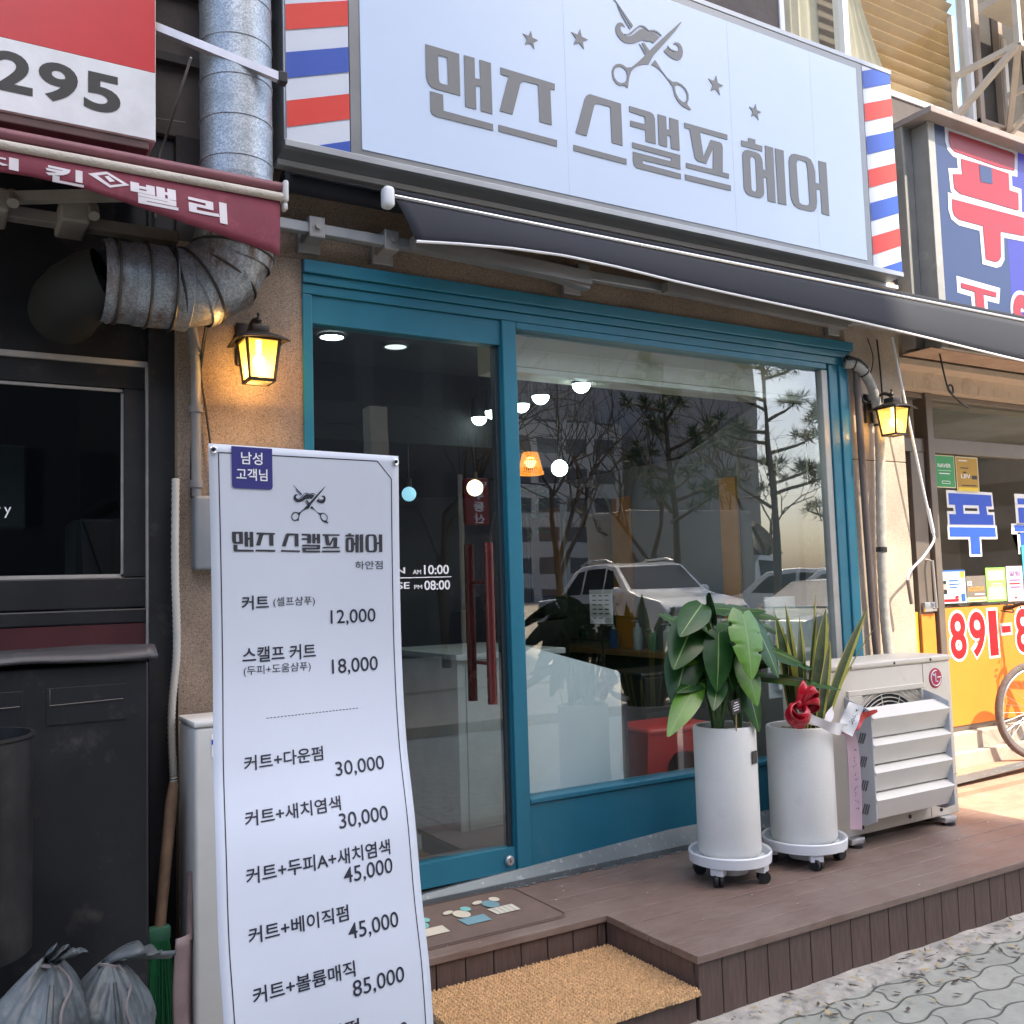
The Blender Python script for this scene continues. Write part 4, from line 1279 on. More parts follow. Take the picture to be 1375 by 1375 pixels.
def sandbag(c, w, h, d, lean, label, seed, ew, el):
    t = thing('sandbag', label, 'sandbag', (c[0], c[1], 0), 'grey woven sandbags by the black cabinet')
    cx, cy = c
    def f(u, v):
        a = 2 * math.pi * u
        z = h * v
        if v < .62: r = .80 + .20 * math.sin(math.pi * v / .62)
        else:
            q = (v - .62) / .38
            r = .80 * math.cos(q * math.pi / 2) ** .8 + .10
        if v < .06: r *= .6 + .4 * v / .06
        n1 = mnoise.noise((math.cos(a) * 1.3 + seed, math.sin(a) * 1.3, v * 2.0))
        n2 = mnoise.noise((math.cos(a) * 4 + seed, math.sin(a) * 4, v * 6))
        n3 = abs(mnoise.noise((math.cos(a) * 7 + seed * 2, math.sin(a) * 7, v * 11)))
        pleat = .10 * max(0, v - .55) * math.sin(a * 13 + seed + 3 * n2)
        fold = 1 + .16 * n1 + .07 * n2 - .07 * n3 + pleat
        return Vector((cx + lean * v + w * r * fold * math.cos(a), cy + d * r * fold * math.sin(a), z * (1 + .05 * n1) + .03 * n2 * (1 - v)))
    mb = MB(); mb.grid(120, 80, f)
    mb.build('sack', sack, t, 80)
    top = Vector((cx + lean, cy, h))
    mb = MB()
    mb.grid(36, 10, lambda u, v: top + Vector(((u - .5) * (.04 + ew * v) + el * v * v, -.018 * math.sin(u * 19 + seed) * (.4 + v) - .03 * v + .02 * mnoise.noise((u * 5, v * 4, seed)), -.015 + v * (.060 - .05 * abs(el) * 10 * v * u + .035 * mnoise.noise((u * 6, seed, 0))))))
    mb.build('tied_ear', sack, t, 80, solid=.003)
    mb = MB(); R_ = [top + Vector((.028 * math.cos(a), .028 * math.sin(a), -.008 + .006 * math.sin(2 * a))) for a in [2 * math.pi * k / 16 for k in range(16)]]
    mb.tube(R_, .006, 6, closed=True)
    mb.tube(crv([top + Vector((.02, -.025, -.01)), top + Vector((.05, -.05, -.06)), f(.80, .80) + Vector((0, -.01, 0)), f(.82, .62) + Vector((0, -.012, 0)), f(.81, .45) + Vector((0, -.012, 0))], 6), .0045, 6)
    mb.build('tie_cord', M('tie_cord', (.20, .18, .18), .7), t)
    mb = MB()
    for s in (-.010, .010):
        mb.tube([f(.765 + s, v) + Vector((0, -.0025, 0)) for v in [.10 + .02 * k for k in range(42)]], .0018, 5)
    mb.build('seam', M('seam_thread', (.05, .055, .06), .8), t)


sandbag((.175, -.78), .175, .575, .17, .125, 'pale grey sandbag with a shiny fold, left of the pair', 1., .05, .05)
sandbag((.450, -.70), .150, .515, .16, .02, 'darker grey slumped sandbag beside the green broom', 4., .08, .13)

bm_ = thing('broom', 'green bristled broom with a worn wooden handle leaning by the cabinet', 'broom', (.70, -.25, 0))
mb = MB(); mb.tube([(.755, -.22, .93), (.745, -.225, .86), (.700, -.25, .44)], [.016, .021, .019], 14); mb.build('handle', M('worn_handle', (.15, .092, .055), .6, var=.3, vs=12), bm_)
mb = MB()
mb.box((.655, -.275, .395), (.735, -.235, .45), .012)
mb.build('ferrule', M('green_ferrule', (.02, .09, .05), .5), bm_)
mb = MB()
rnd = random.Random(5)
for i in range(230):
    a = rnd.uniform(-1, 1); b = rnd.uniform(-1, 1)
    p0 = Vector((.695 + a * .034, -.255 + b * .018, .40)); p1 = Vector((.690 + a * .075 + rnd.uniform(-.008, .008), -.262 + b * .035, .02 + rnd.random() * .03))
    mb.tube([p0, p0.lerp(p1, .5) + Vector((a * .006, 0, 0)), p1], .0022, 4)
mb.build('bristles', bristle, bm_)
dp = thing('dustpan', 'dusty pink plastic dustpan standing on edge beside the green broom', 'dustpan', (.77, -.30, .0))
mb = MB()
mb.grid(10, 12, lambda u, v: Vector((.735 + .075 * u - .01 * math.sin(math.pi * v), -.34 + .06 * u * u, .02 + .40 * v - .05 * u * (1 - v))))
mb.tube([(.79, -.30, .40), (.80, -.28, .62)], .011, 10)
mb.build('pan', M('dusty_pink', (.20, .145, .145), .55, var=.2, vs=8), dp, solid=.006)

la = thing('outdoor_unit', 'white outdoor air conditioner half hidden behind the price banner', 'air conditioner', (1.06, -.2, 0))
mb = MB(); mb.box((.803, -.33, .03), (1.335, -.075, 1.128), .014, seg=3); mb.build('casing', M('unit_white', (.60, .60, .57), .45, var=.05), la)
mb = MB(); mb.box((.80, -.335, 1.128), (1.34, -.07, 1.150), .008); mb.build('lid', M('unit_lid', (.64, .64, .61), .45), la)
for xx in (.88, 1.26):
    mb = MB(); mb.box((xx - .04, -.30, 0), (xx + .04, -.10, .032), .004); mb.build('foot', dark_metal, la, 0)
mb = MB(); mb.box((.862, -.3325, 1.02), (.93, -.3315, 1.10)); mb.box((.862, -.3335, 1.065), (.93, -.3328, 1.082), mi=1); mb.build('sticker', [white_print, royal_blue], la, 0)
mb = MB(); mb.lathe([(.0, .0), (.19, .0), (.20, -.01)], (1.10, -.332, .60), 40, 0, 'Y'); mb.build('fan_grille', ac_side, la)

mt = thing('meter_box', 'grey electric meter box with a conduit on the brown stone wall', 'meter box', (.91, -.03, 1.68))
mb = MB(); mb.box((.868, -.075, 1.695), (.945, .011, 1.985), .014, seg=3); mb.build('box', M('meter_grey', (.20, .22, .24), .5), mt)
mb = MB(); mb.box((.948, -.055, 1.70), (1.02, .011, 1.965), .024, seg=4); mb.build('cover', M('meter_cover', (.42, .45, .46), .3), mt)
mb = MB(); mb.tube(crv([(.885, -.02, 1.985), (.885, -.02, 2.3), (.88, -.02, 2.6), (.83, -.02, 2.74), (.70, -.02, 2.80)], 8), .019, 14)
for z in (2.02, 2.32, 2.55): mb.tube([(.885, -.02, z), (.885, -.02, z + .03)], .025, 14)
mb.build('conduit', M('pvc_grey', (.20, .20, .205), .5, var=.15), mt)
ho = MB(); P_ = crv([(.80, -.05, 2.05), (.795, -.06, 1.7), (.80, -.06, 1.4), (.78, -.06, 1.15), (.79, -.05, .9)], 30)
ho.tube(P_, [.013 + .0025 * (k % 2) for k in range(len(P_))], 10)
tag(ho.build('drain_hose', M('hose_white', (.42, .41, .38), .6), None), 'ribbed pale drain hose running down beside the brown stone wall', 'hose')
cb_ = MB(); cb_.tube(crv([(.93, -.30, 3.0), (.90, -.20, 2.72), (.905, -.02, 2.52), (.93, -.01, 2.3), (.965, -.01, 2.02)], 8), .0045, 6)
cb_.tube(crv([(.92, -.10, 2.72), (.90, -.02, 2.45), (.87, -.01, 2.2), (.865, -.02, 1.98)], 8), .004, 6)
tag(cb_.build('loose_cable', black_rubber, None), 'black cable hanging from the rusty duct to the price banner corner', 'cable')

# galvanised duct
du = thing('exhaust_duct', 'galvanised exhaust duct whose rusty elbow turns into the dark shop', 'duct', (1.0, -.2, 2.6))
mb = MB()
prof = []
z = 3.12
while z < 5.6:
    prof += [(.138, z), (.138, z + .148), (.1415, z + .150), (.1415, z + .156), (.138, z + .158)]
    z += .16
mb.lathe(prof, (1.005, -.20, 0), 56); mb.build('riser', zinc, du, 35)
path = [(1.005, 3.16), (1.003, 3.04), (.985, 2.92), (.935, 2.825), (.86, 2.775), (.765, 2.752), (.66, 2.750), (.555, 2.750)]
segs = []
for i in range(len(path) - 1):
    a, b = Vector((path[i][0], -.20 - .0 * i, path[i][1])), Vector((path[i + 1][0], -.20, path[i + 1][1]))
    d = (b - a)
    mb = MB(); k = .148 + .004 * (i % 2)
    dn = d.normalized()
    mb.tube([a - dn * .046, a - dn * .042, a, b + dn * .042, b + dn * .046], [k * .98, k + .004, k, k, k * .99], 48, caps=False)
    w_, q_ = dn.orthogonal().normalized(), None
    q_ = dn.cross(w_)
    mb.tube([b + (w_ * math.cos(2 * math.pi * s / 40) + q_ * math.sin(2 * math.pi * s / 40)) * (k + .003) for s in range(40)], .006, 6, mi=1, closed=True)
    mb.build('elbow_ring', [zinc_rust if i >= 1 else zinc, M('duct_seam', (.05, .045, .04), .5, metal=.4)], du, 35)
mb = MB(); mb.tube([(.545, -.20, 2.750), (.535, -.20, 2.750), (.53, -.20, 2.750), (.52, -.20, 2.75)], [.150, .154, .154, .146], 48, caps=False)
mb.build('end_flange', zinc_rust, du)
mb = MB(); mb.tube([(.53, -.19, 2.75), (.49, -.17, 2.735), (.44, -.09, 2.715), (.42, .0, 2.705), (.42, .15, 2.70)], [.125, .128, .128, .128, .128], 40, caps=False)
mb.build('inner_bend', M('shaded_sooty_zinc', (.014, .014, .0135), .8, var=.4), du)  # near-black: soot plus the shade around the bend, put into the colour
mb = MB(); R_ = [(.75 + .0, -.20 + .158 * math.cos(a), 2.752 + .158 * math.sin(a)) for a in [2 * math.pi * k / 40 for k in range(40)]]
mb.tube(R_, .006, 6, closed=True); mb.build('wire_tie', dark_metal, du)
ba = thing('steel_angle', 'tilted steel angle bar bracing the red sign across the duct', 'brace', (.9, -.4, 3.5))
mb = MB(); bar((.62, -.20, 3.775), (1.135, -.375, 3.585), .030, mb); mb.build('bar', M('brushed_bar', (.55, .53, .54), .35, metal=.6, var=.2), ba, 0)
mb = MB(); mb.box((1.118, -.398, 3.562), (1.152, -.358, 3.606), .004); mb.build('end_cap', dark_metal, ba, 0)
cb2 = MB(); cb2.tube(crv([(.80, -.34, 3.60), (.77, -.05, 3.42), (.745, .0, 3.3), (.74, .02, 3.1)], 8), .005, 6); cb2.tube(crv([(.60, -.02, 3.48), (.72, .0, 3.50), (.85, -.02, 3.50)], 8), .004, 6)
tag(cb2.build('dangling_wire', M('wire_grey', (.22, .21, .20), .6), None), 'thin grey wires dangling on the wall between red sign and duct', 'wire')

# red sign with a phone number
rs = thing('red_sign', 'red and white lightbox sign ending in the number 295', 'sign', (-.4, -.2, 3.26))
mb = MB(); mb.box((-1.6, -.292, 3.268), (.684, -.03, 4.9), .005); mb.build('cabinet', M('sign_side', (.62, .60, .56), .4), rs, 0)
mb = MB(); mb.box((-1.6, -.297, 3.272), (.680, -.293, 3.529)); mb.build('white_band', M('band_white', (.70, .72, .74), .35), rs, 0)
mb = MB(); mb.box((-1.6, -.297, 3.531), (.680, -.293, 4.9)); mb.build('red_panel', M('sign_red', (.50, .016, .022), .32, var=.12, vs=2, stain=((.55, .12, .09), 3, .15)), rs, 0)
mb = MB(); wall_text(mb, '2', .150, .274, 3.340, 3.484, -.2985, .03); wall_text(mb, '9', .292, .418, 3.338, 3.482, -.2985, .03); wall_text(mb, '5', .437, .560, 3.336, 3.480, -.2985, .03)
mb.build('digits', M('digit_black', (.03, .03, .028), .45), rs, 0)
mb = MB(); mb.box((-1.6, -.288, 3.235), (.66, -.06, 3.266), .004); mb.build('bottom_rail', M('rail_brown', (.10, .055, .05), .6, var=.3), rs, 0)

# maroon awning
ma = thing('maroon_awning', 'faded maroon awning with white Korean letters and a pale cord', 'awning', (-.3, -.3, 2.8))
ya = -.55
mb = MB(); mb.tube([(-2.4, ya, 3.082), (1.072, ya, 3.070)], .019, 16); mb.build('front_bar', maroon_bar, ma)
mb = MB(); mb.tube([(-2.4, ya - .012, 3.040), (1.072, ya - .012, 3.030)], .0155, 14); mb.build('cord', cream_rope, ma)
mb = MB(); mb.box((1.072, ya - .03, 3.012), (1.092, ya + .025, 3.094), .01, seg=3); mb.box((1.074, ya - .02, 2.985), (1.090, ya + .015, 3.012), .006); mb.build('end_cap', M('cap_grey', (.55, .54, .52), .4), ma)
MBT = [(-2.5, 2.90), (.0, 2.935), (.25, 2.945), (.402, 2.935), (.734, 2.863), (1.06, 2.806)]


def mval(u, v):
    x = -2.4 + 3.462 * u
    for (a, b), (c_, d) in zip(MBT, MBT[1:]):
        if x <= c_:
            zb = b + (d - b) * (x - a) / (c_ - a); break
    else: zb = MBT[-1][1]
    x2 = x - .008 * v * (u > .99)
    return Vector((x2, ya - .005 - .022 * math.sin(v * 2.0) + .012 * math.sin(x * 6) * v, 3.026 + (zb - 3.026) * v))


mb = MB(); mb.grid(90, 6, mval); mb.build('valance', maroon_fabric, ma, solid=.002)
mb = MB(); mb.grid(40, 4, lambda u, v: Vector((-2.4 + 3.46 * u, ya + .45 * v, 3.09 + .06 * v - .02 * math.sin(math.pi * v)))); mb.build('canopy', maroon_fabric, ma, solid=.002)
mb = MB()


def valp(x, fz):
    return mval((x + 2.4) / 3.462, (3.026 - fz) / max(.02, 3.026 - mval((x + 2.4) / 3.462, 1).z)) + Vector((0, -.0035, 0))


for s, xa, xb, za, zb_, sk in (('킨', .292, .405, 2.938, 2.992, -.12), ('밸', .548, .700, 2.908, 2.984, -.14), ('리', .735, .866, 2.888, 2.968, -.16), ('치', .07, .215, 2.955, 2.995, -.1)):
    mb.glyphs(text(s, .035), lambda a, b: valp(xa + (xb - xa) * a, za + (zb_ - za) * b + sk * (xb - xa) * (a - .5) * .35))
dmd = [(.418, 2.985), (.476, 3.006), (.545, 2.968), (.484, 2.948)]
inn = [(.446, 2.984), (.476, 2.996), (.524, 2.969), (.486, 2.957)]
mb.sheet([dmd, inn], valp); mb.sheet([[(.468, 2.986), (.480, 2.990), (.500, 2.974), (.484, 2.968)]], valp)
mb.build('lettering', M('worn_white', (.62, .58, .60), .6, var=.1), ma, 0, recalc=False)
mb = MB(); mb.box((-2.4, -.12, 2.965), (.80, -.06, 3.01), .004); mb.build('wall_bar', M('old_bar', (.20, .18, .155), .6, var=.3), ma, 0)
for xx in (.16, .42):
    mb = MB(); mb.box((xx - .05, -.22, 2.945), (xx + .05, -.02, 3.03), .01); mb.tube([(xx + .06, -.24, 2.97), (xx + .06, -.20, 3.02)], .02, 10); mb.build('bracket', M('old_bar', (.2, .2, .2)), ma, 0)
mb = MB(); bar((.2, -.2, 3.0), (.95, -.5, 3.05), .035, mb); mb.build('folding_arm', M('old_bar', (.2, .2, .2)), ma, 0)

# ================================================================ pipes on the pillar
pp = thing('insulated_pipe', 'taped grey refrigerant pipe curving out of the teal frame and down the pillar', 'pipe', (4.9, -.04, 1.15))
mb = MB(); P_ = crv([(4.70, -.02, 2.875), (4.755, -.05, 2.865), (4.83, -.06, 2.81), (4.905, -.055, 2.70), (4.945, -.045, 2.55), (4.948, -.04, 2.35), (4.925, -.038, 2.0), (4.905, -.038, 1.65), (4.905, -.038, 1.30), (4.90, -.06, 1.05), (4.86, -.12, .85)], 12)
mb.tube(P_, [.029 + .0014 * math.sin(k * 2.4) for k in range(len(P_))], 16)
mb.build('sleeve', M('tape_grey', (.36, .34, .30), .6, var=.18, vs=18, bump=.25, bs=60), pp)
mb = MB(); mb.tube([(4.70, -.03, 2.905), (4.78, -.05, 2.885), (4.85, -.05, 2.855)], [.022, .024, .018], 12)
mb.tube(crv([(4.80, -.02, 2.80), (4.80, -.03, 2.70), (4.84, -.03, 2.65), (4.90, -.02, 2.655)], 8), .011, 10)
for k in (10, 22, 50, 80): mb.tube([P_[k], P_[k + 1]], .033, 14)
mb.build('black_tape', black_rubber, pp)
pb2 = MB(); pb2.tube(crv([(4.788, -.03, 2.90), (4.79, -.03, 2.3), (4.80, -.03, 1.7), (4.815, -.03, 1.2), (4.83, -.05, .9)], 10), .021, 14)
tag(pb2.build('brown_pipe', M('pipe_brown', (.115, .085, .075), .5, var=.1), None), 'straight brown drain pipe beside the right edge of the teal frame', 'pipe')
wl = MB(); wl.tube(crv([(4.93, -.012, 3.06), (4.97, -.012, 2.95), (4.94, -.015, 2.85), (4.87, -.02, 2.80)], 8), .0035, 6); wl.tube(crv([(5.02, -.01, 3.06), (5.03, -.012, 2.9), (5.035, -.012, 2.72), (5.02, -.015, 2.66)], 8), .0055, 6)
tag(wl.build('black_wires', black_rubber, None), 'black wires hanging down the top of the pillar from the awning', 'wire')

# ================================================================ right outdoor unit with louvre guide
ac = thing('outdoor_unit', 'beige outdoor air conditioner on the deck with four slat wind guide', 'air conditioner', (4.34, -.35, ZD))
mb = MB(); mb.box((3.84, -.50, .292), (4.838, -.20, 1.120), .012, seg=3); mb.build('casing', ac_beige, ac)
mb = MB(); mb.box((3.834, -.507, 1.118), (4.844, -.193, 1.150), .009, seg=3)
for xx in (4.02, 4.36, 4.66): mb.lathe([(.0, .004), (.006, .003), (.008, .0)], (xx, -.507, 1.133), 12, 1, 'Y')
mb.build('lid', [ac_beige, dark_metal], ac)
mb = MB()
for a, b in (((4.596, -.502, .30), (4.5985, -.4995, 1.115)), ((4.60, -.502, .50), (4.836, -.4995, .503))): mb.box(a, b)
mb.build('panel_seam', M('seam_grey', (.28, .27, .25), .6), ac, 0)
for xx, zz in ((4.05, .330), (4.42, .330), (4.68, .330)):
    mb = MB(); mb.lathe([(.0, .006), (.008, .005), (.011, .0)], (xx, -.5005, zz), 12, 0, 'Y'); mb.build('screw', dark_metal, ac)
mb = MB(); gx0, gx1, gz0, gz1 = 3.985, 4.585, .375, 1.015
gcx, gcz = (gx0 + gx1) / 2, (gz0 + gz1) / 2
mb.box((gx0, -.515, gz1 - .028), (gx1, -.499, gz1), .003); mb.box((gx0, -.515, gz0), (gx1, -.499, gz0 + .028), .003); mb.box((gx0, -.515, gz0 + .0285), (gx0 + .10, -.499, gz1 - .0285), .003); mb.box((gx1 - .028, -.515, gz0 + .0285), (gx1, -.499, gz1 - .0285), .003)
gr = mb.build('grille', ac_beige, ac, 0)
mb = MB()
for k in range(1, 19):
    R_ = [(gcx + k * .0205 * math.cos(a), -.508, gcz + k * .0205 * math.sin(a)) for a in [2 * math.pi * q / 44 for q in range(44)]]
    R_ = [(min(max(p[0], gx0 + .1), gx1 - .02), p[1], min(max(p[2], gz0 + .02), gz1 - .02)) for p in R_]
    mb.tube(R_, .0028, 5, closed=True)
for k in range(12):
    a = 2 * math.pi * k / 12 + .15
    mb.tube([(gcx + .02 * math.cos(a), -.506, gcz + .02 * math.sin(a)), (gcx + .29 * math.cos(a), -.506, gcz + .29 * math.sin(a))], .003, 5)
mb.build('wire_rings', ac_beige, gr)
mb = MB(); mb.lathe([(.0, .0005), (.29, .0005)], (gcx, -.5005, gcz), 40, 0, 'Y'); mb.build('fan_opening', M('fan_dark', (.02, .02, .022), .6), gr)
mb = MB()
for xx in (3.965, 4.575):
    yo = -.66
    mb = MB(); mb.sheet([[(-.502, .985), (-.60, .955), (yo, .93), (yo, .40), (-.60, .37), (-.502, .37)]], lambda a, b: Vector((xx, a, b)), (.006, 0, 0))
    g_ = mb.build('louvre_side', ac_side, ac, 0)
    if xx < 4: gd = g_
mb = MB()
for xx in (3.963,):
    for q in range(5):
        zc = .45 + q * .115
        for s in range(3 if q < 4 else 5):
            mb.obox((xx, -.60 + (s - 1) * .013, zc), (.003, .006, .055), Matrix.Rotation(rad(20), 4, 'X'))
mb.build('vent_slots', M('slot_dark', (.10, .10, .115), .6), gd, 0)
for q in range(4):
    zt = .935 - q * .132
    mb = MB()
    prof_ = [(-.575, zt), (-.640, zt - .022), (-.668, zt - .040), (-.628, zt - .138), (-.622, zt - .136), (-.658, zt - .042), (-.636, zt - .028), (-.575, zt - .006)]
    mb.sheet([prof_], lambda a, b: Vector((3.972, a, b)), (.602, 0, 0))
    mb.build('slat', ac_grey, ac, 20)
lx, lz = 4.700, 1.030
mb = MB(); mb.lathe([(.0, .003), (.052, .003), (.055, .0)], (lx, -.5005, lz), 40, 0, 'Y')
lg = mb.build('round_logo', M('logo_maroon', (.40, .012, .065), .35, var=.04), ac)
mb = MB(); yl = -.5045
ring = [(lx + .041 * math.cos(a), yl, lz + .041 * math.sin(a)) for a in [rad(80 + k * 12) for k in range(24)]]
mb.tube(ring, .003, 6)
mb.tube([(lx + .041, yl, lz + .004), (lx + .012, yl, lz + .004)], .003, 6)
mb.tube([(lx - .002, yl, lz + .028), (lx - .002, yl, lz - .018), (lx + .014, yl, lz - .018)], .0032, 6)
mb.ball((lx - .018, yl, lz + .018), .0065, n=8)
mb.build('logo_face', white_print, lg)
mb = MB(); wall_text(mb, 'LG', 4.615, 4.700, .880, .925, -.5015, .02); mb.build('lettering', M('logo_grey', (.26, .25, .25), .5), ac, 0)
mb = MB(); wall_text(mb, 'Inverter', 4.66, 4.75, .722, .738, -.5015, 0); mb.build('lettering', M('logo_grey', (.3, .3, .3)), ac, 0)
mb = MB(); mb.box((4.69, -.5015, .775), (4.80, -.4995, .822)); mb.box((4.695, -.508, .778), (4.795, -.5016, .795), .002, mi=1); mb.build('grip_recess', [M('recess_grey', (.25, .24, .23), .6), ac_beige], ac, 0)
for xx in (3.98, 4.72):
    mb = MB(); mb.box((xx - .05, -.53, .262), (xx + .05, -.20, .293), .006); mb.tube([(xx, -.51, .2465), (xx, -.51, .264)], .035, 16, mi=1); mb.build('foot', [silver, dark_metal], ac, 30)
cb3 = MB(); cb3.tube(crv([(4.842, -.30, .50), (4.90, -.32, .46), (4.925, -.34, .38), (4.90, -.38, .30), (4.84, -.42, .275), (4.72, -.42, .262), (4.6, -.35, .262)], 8), .013, 10); cb3.tube(crv([(4.842, -.32, .46), (4.885, -.33, .42), (4.90, -.35, .36), (4.86, -.42, .272), (4.7, -.40, .258)], 8), .009, 8)
tag(cb3.build('power_cable', black_rubber, None), 'black cable looping out of the beige outdoor unit onto the deck', 'cable')

# ================================================================ planters


def planter(c, r, z0, z1, label, turn):
    t = thing('planter', label, 'planter', (c[0], c[1], ZD), 'tall white cylinder planters on wheeled trays')
    x, y = c
    mb = MB(); mb.lathe([(.0, z0), (r - .012, z0), (r - .004, z0 + .006), (r, z0 + .02), (r, z1 - .012), (r - .003, z1 - .003), (r - .010, z1), (r - .017, z1 - .003), (r - .020, z1 - .012), (r - .020, z1 - .08)], (x, y, 0), 72); mb.build('pot', pot_white, t, 40)
    mb = MB()
    mb.grid(30, 30, lambda u, v: Vector((x + (r - .021) * (2 * u - 1) * math.sqrt(1 - (2 * v - 1) ** 2 / 2), y + (r - .021) * (2 * v - 1) * math.sqrt(1 - (2 * u - 1) ** 2 / 2), z1 - .03 + .012 * mnoise.noise((u * 14, v * 14, x)))))
    mb.build('gravel', gravel, t, 0)
    R = r + .045
    mb = MB(); mb.lathe([(.0, z0 - .018), (R - .02, z0 - .018), (R - .012, z0 + .012), (R - .004, z0 + .018), (R, z0 + .012), (R - .004, z0 - .03), (R - .03, z0 - .038), (.0, z0 - .038)], (x, y, 0), 64)
    for k in range(4):
        a = turn + k * math.pi / 2
        mb.obox((x + (R - .040) * math.cos(a), y + (R - .040) * math.sin(a), z0 - .050), (.045, .062, .034), Matrix.Rotation(a, 4, 'Z'), .006)
    tr = mb.build('tray', white_plastic, t, 35)
    mb = MB(); mb.lathe([(.0, z0 - .085), (.075, z0 - .085), (.085, z0 - .04)], (x, y, 0), 40); mb.build('drip_cup', M('cup_grey', (.62, .65, .68), .4), t)
    for k in range(4):
        a = turn + k * math.pi / 2
        w = Vector((x + (R - .035) * math.cos(a), y + (R - .035) * math.sin(a), ZD + .0285))
        d = Vector((-math.sin(a + .6), math.cos(a + .6), 0))
        mb = MB()
        for s in (-.012, .012):
            mb.tube([w + d * (s - .008), w + d * (s + .008)], .0275, 20)
        mb.tube([w, Vector((w.x, w.y, z0 - .04))], .008, 8)
        mb.build('caster', black_rubber, t, 35)
    return t


p1 = planter((3.13, -.52), .142, .362, .935, 'white cylinder planter nearer the door, holding the broad leaved plant', .45)
mb = MB(); mb.box((-.022, -.003, -.028), (.022, .0, .028)); 
for v in mb.bm.verts: v.co = Matrix.Rotation(rad(18), 3, 'Z') @ v.co + Vector((3.13 + .1445 * math.sin(rad(18)), -.52 - .1445 * math.cos(rad(18)), .800))
lb = mb.build('label_plate', dark_metal, p1, 0)
p2 = planter((3.605, -.525), .155, .352, .890, 'white cylinder planter beside the outdoor unit, holding the striped blades', 1.05)


def leaf(mb, base, tip, normal, width, mi=0, splits=3, droop=.12, fold=.12):
    """broad split leaf between base and tip"""
    base, tip = Vector(base), Vector(tip)
    ax = tip - base; L_ = ax.length; ax.normalize()
    nrm = Vector(normal); nrm = (nrm - ax * nrm.dot(ax)).normalized()
    sd = ax.cross(nrm)
    n = 40
    rows = []
    for i in range(n + 1):
        t = i / n
        w = width * .5 * (math.sin(math.pi * min(1, t * .93 + .07)) ** .62) * (1.12 - .55 * t)
        c = base + ax * (L_ * t) - nrm * (droop * L_ * t * t)
        row = []
        for s in (-1, -.55, -.045, .045, .55, 1):
            ws = w
            if abs(s) == 1 and splits:
                ph = (t * (splits + 1.5) + (.25 if s > 0 else 0)) % 1
                if .22 < t < .84 and ph < .13: ws = w * .74
            back = .18 * L_ * abs(s) * (1 - t) ** 2 * (1 if t < .25 else .6)
            lift = fold * w * abs(s) - .10 * w * s * s * 2
            row.append(mb.bm.verts.new(c + sd * (ws * s) - ax * (back * .35) + nrm * lift))
        rows.append(row)
    for a, b in zip(rows, rows[1:]):
        for j in range(5):
            mb.bm.faces.new((a[j], a[j + 1], b[j + 1], b[j])).material_index = 1 if j == 2 else mi


mo = thing('broad_leaf_plant', 'glossy split leaved green plant growing in the left planter', 'plant', (3.13, -.52, .89))
#        base (x,y,z)          tip              normal          width  material
ML = [((2.93, -.52, 1.42), (2.74, -.64, 1.24), (-.3, -.75, .6), .24, 0, 0),
      ((2.94, -.56, 1.49), (2.76, -.66, 1.38), (-.1, -.6, .8), .19, 0, 0),
      ((3.05, -.48, 1.42), (2.98, -.60, 1.54), (.05, -.7, .6), .19, 0, 0),
      ((3.03, -.50, 1.47), (3.30, -.64, 1.44), (.05, -.5, .9), .21, 0, 2),
      ((3.05, -.68, 1.45), (3.01, -.80, 1.17), (.05, -.9, .35), .28, 1, 2),
      ((3.14, -.64, 1.40), (3.20, -.74, 1.16), (.2, -.9, .35), .22, 0, 2),
      ((2.97, -.62, 1.36), (2.90, -.70, 1.12), (-.35, -.9, .2), .20, 0, 0),
      ((3.15, -.60, 1.30), (3.42, -.70, 1.20), (.1, -.55, .85), .22, 0, 1),
      ((3.08, -.63, 1.24), (3.09, -.72, 1.04), (0, -.95, .2), .20, 1, 0),
      ((2.90, -.56, 1.14), (2.67, -.68, .97), (-.35, -.7, .65), .16, 1, 0),
      ((2.92, -.50, 1.33), (2.77, -.58, 1.07), (-.5, -.8, .3), .25, 0, 0),
      ((2.97, -.48, 1.28), (2.86, -.54, 1.00), (-.3, -.9, .2), .25, 0, 0),
      ((3.16, -.58, 1.15), (3.56, -.72, 1.11), (.05, -.45, .9), .15, 0, 0),
      ((3.10, -.62, 1.12), (3.11, -.70, .92), (.1, -.95, .1), .18, 0, 0),
      ((3.20, -.44, 1.30), (3.36, -.46, 1.06), (.4, -.8, .4), .21, 0, 0),
      ((3.04, -.46, 1.33), (2.88, -.36, 1.47), (-.3, -.3, .9), .20, 0, 1),
      ((3.14, -.44, 1.34), (3.32, -.38, 1.42), (.3, -.4, .9), .19, 0, 1),
      ((3.00, -.56, 1.33), (3.02, -.66, 1.10), (-.1, -.9, .2), .24, 0, 0),
      ((3.22, -.50, 1.40), (3.46, -.52, 1.34), (.1, -.5, .9), .18, 0, 0)]
rq = random.Random(14)
for k in range(16):                                              # smaller leaves filling the crown
    a = rq.uniform(0, 2 * math.pi); zz = rq.uniform(1.12, 1.46); ro = rq.uniform(.05, .15)
    b_ = (3.055 + ro * math.cos(a), -.53 + ro * .8 * math.sin(a), zz)
    o_ = rq.uniform(.13, .20)
    t_ = (b_[0] + o_ * math.cos(a), b_[1] + o_ * .7 * math.sin(a) - .03, zz + rq.uniform(-.16, .10))
    ML.append((b_, t_, (.2 * math.cos(a), -.6, .75), rq.uniform(.10, .15), 1 if k % 5 == 0 else 0, 0))
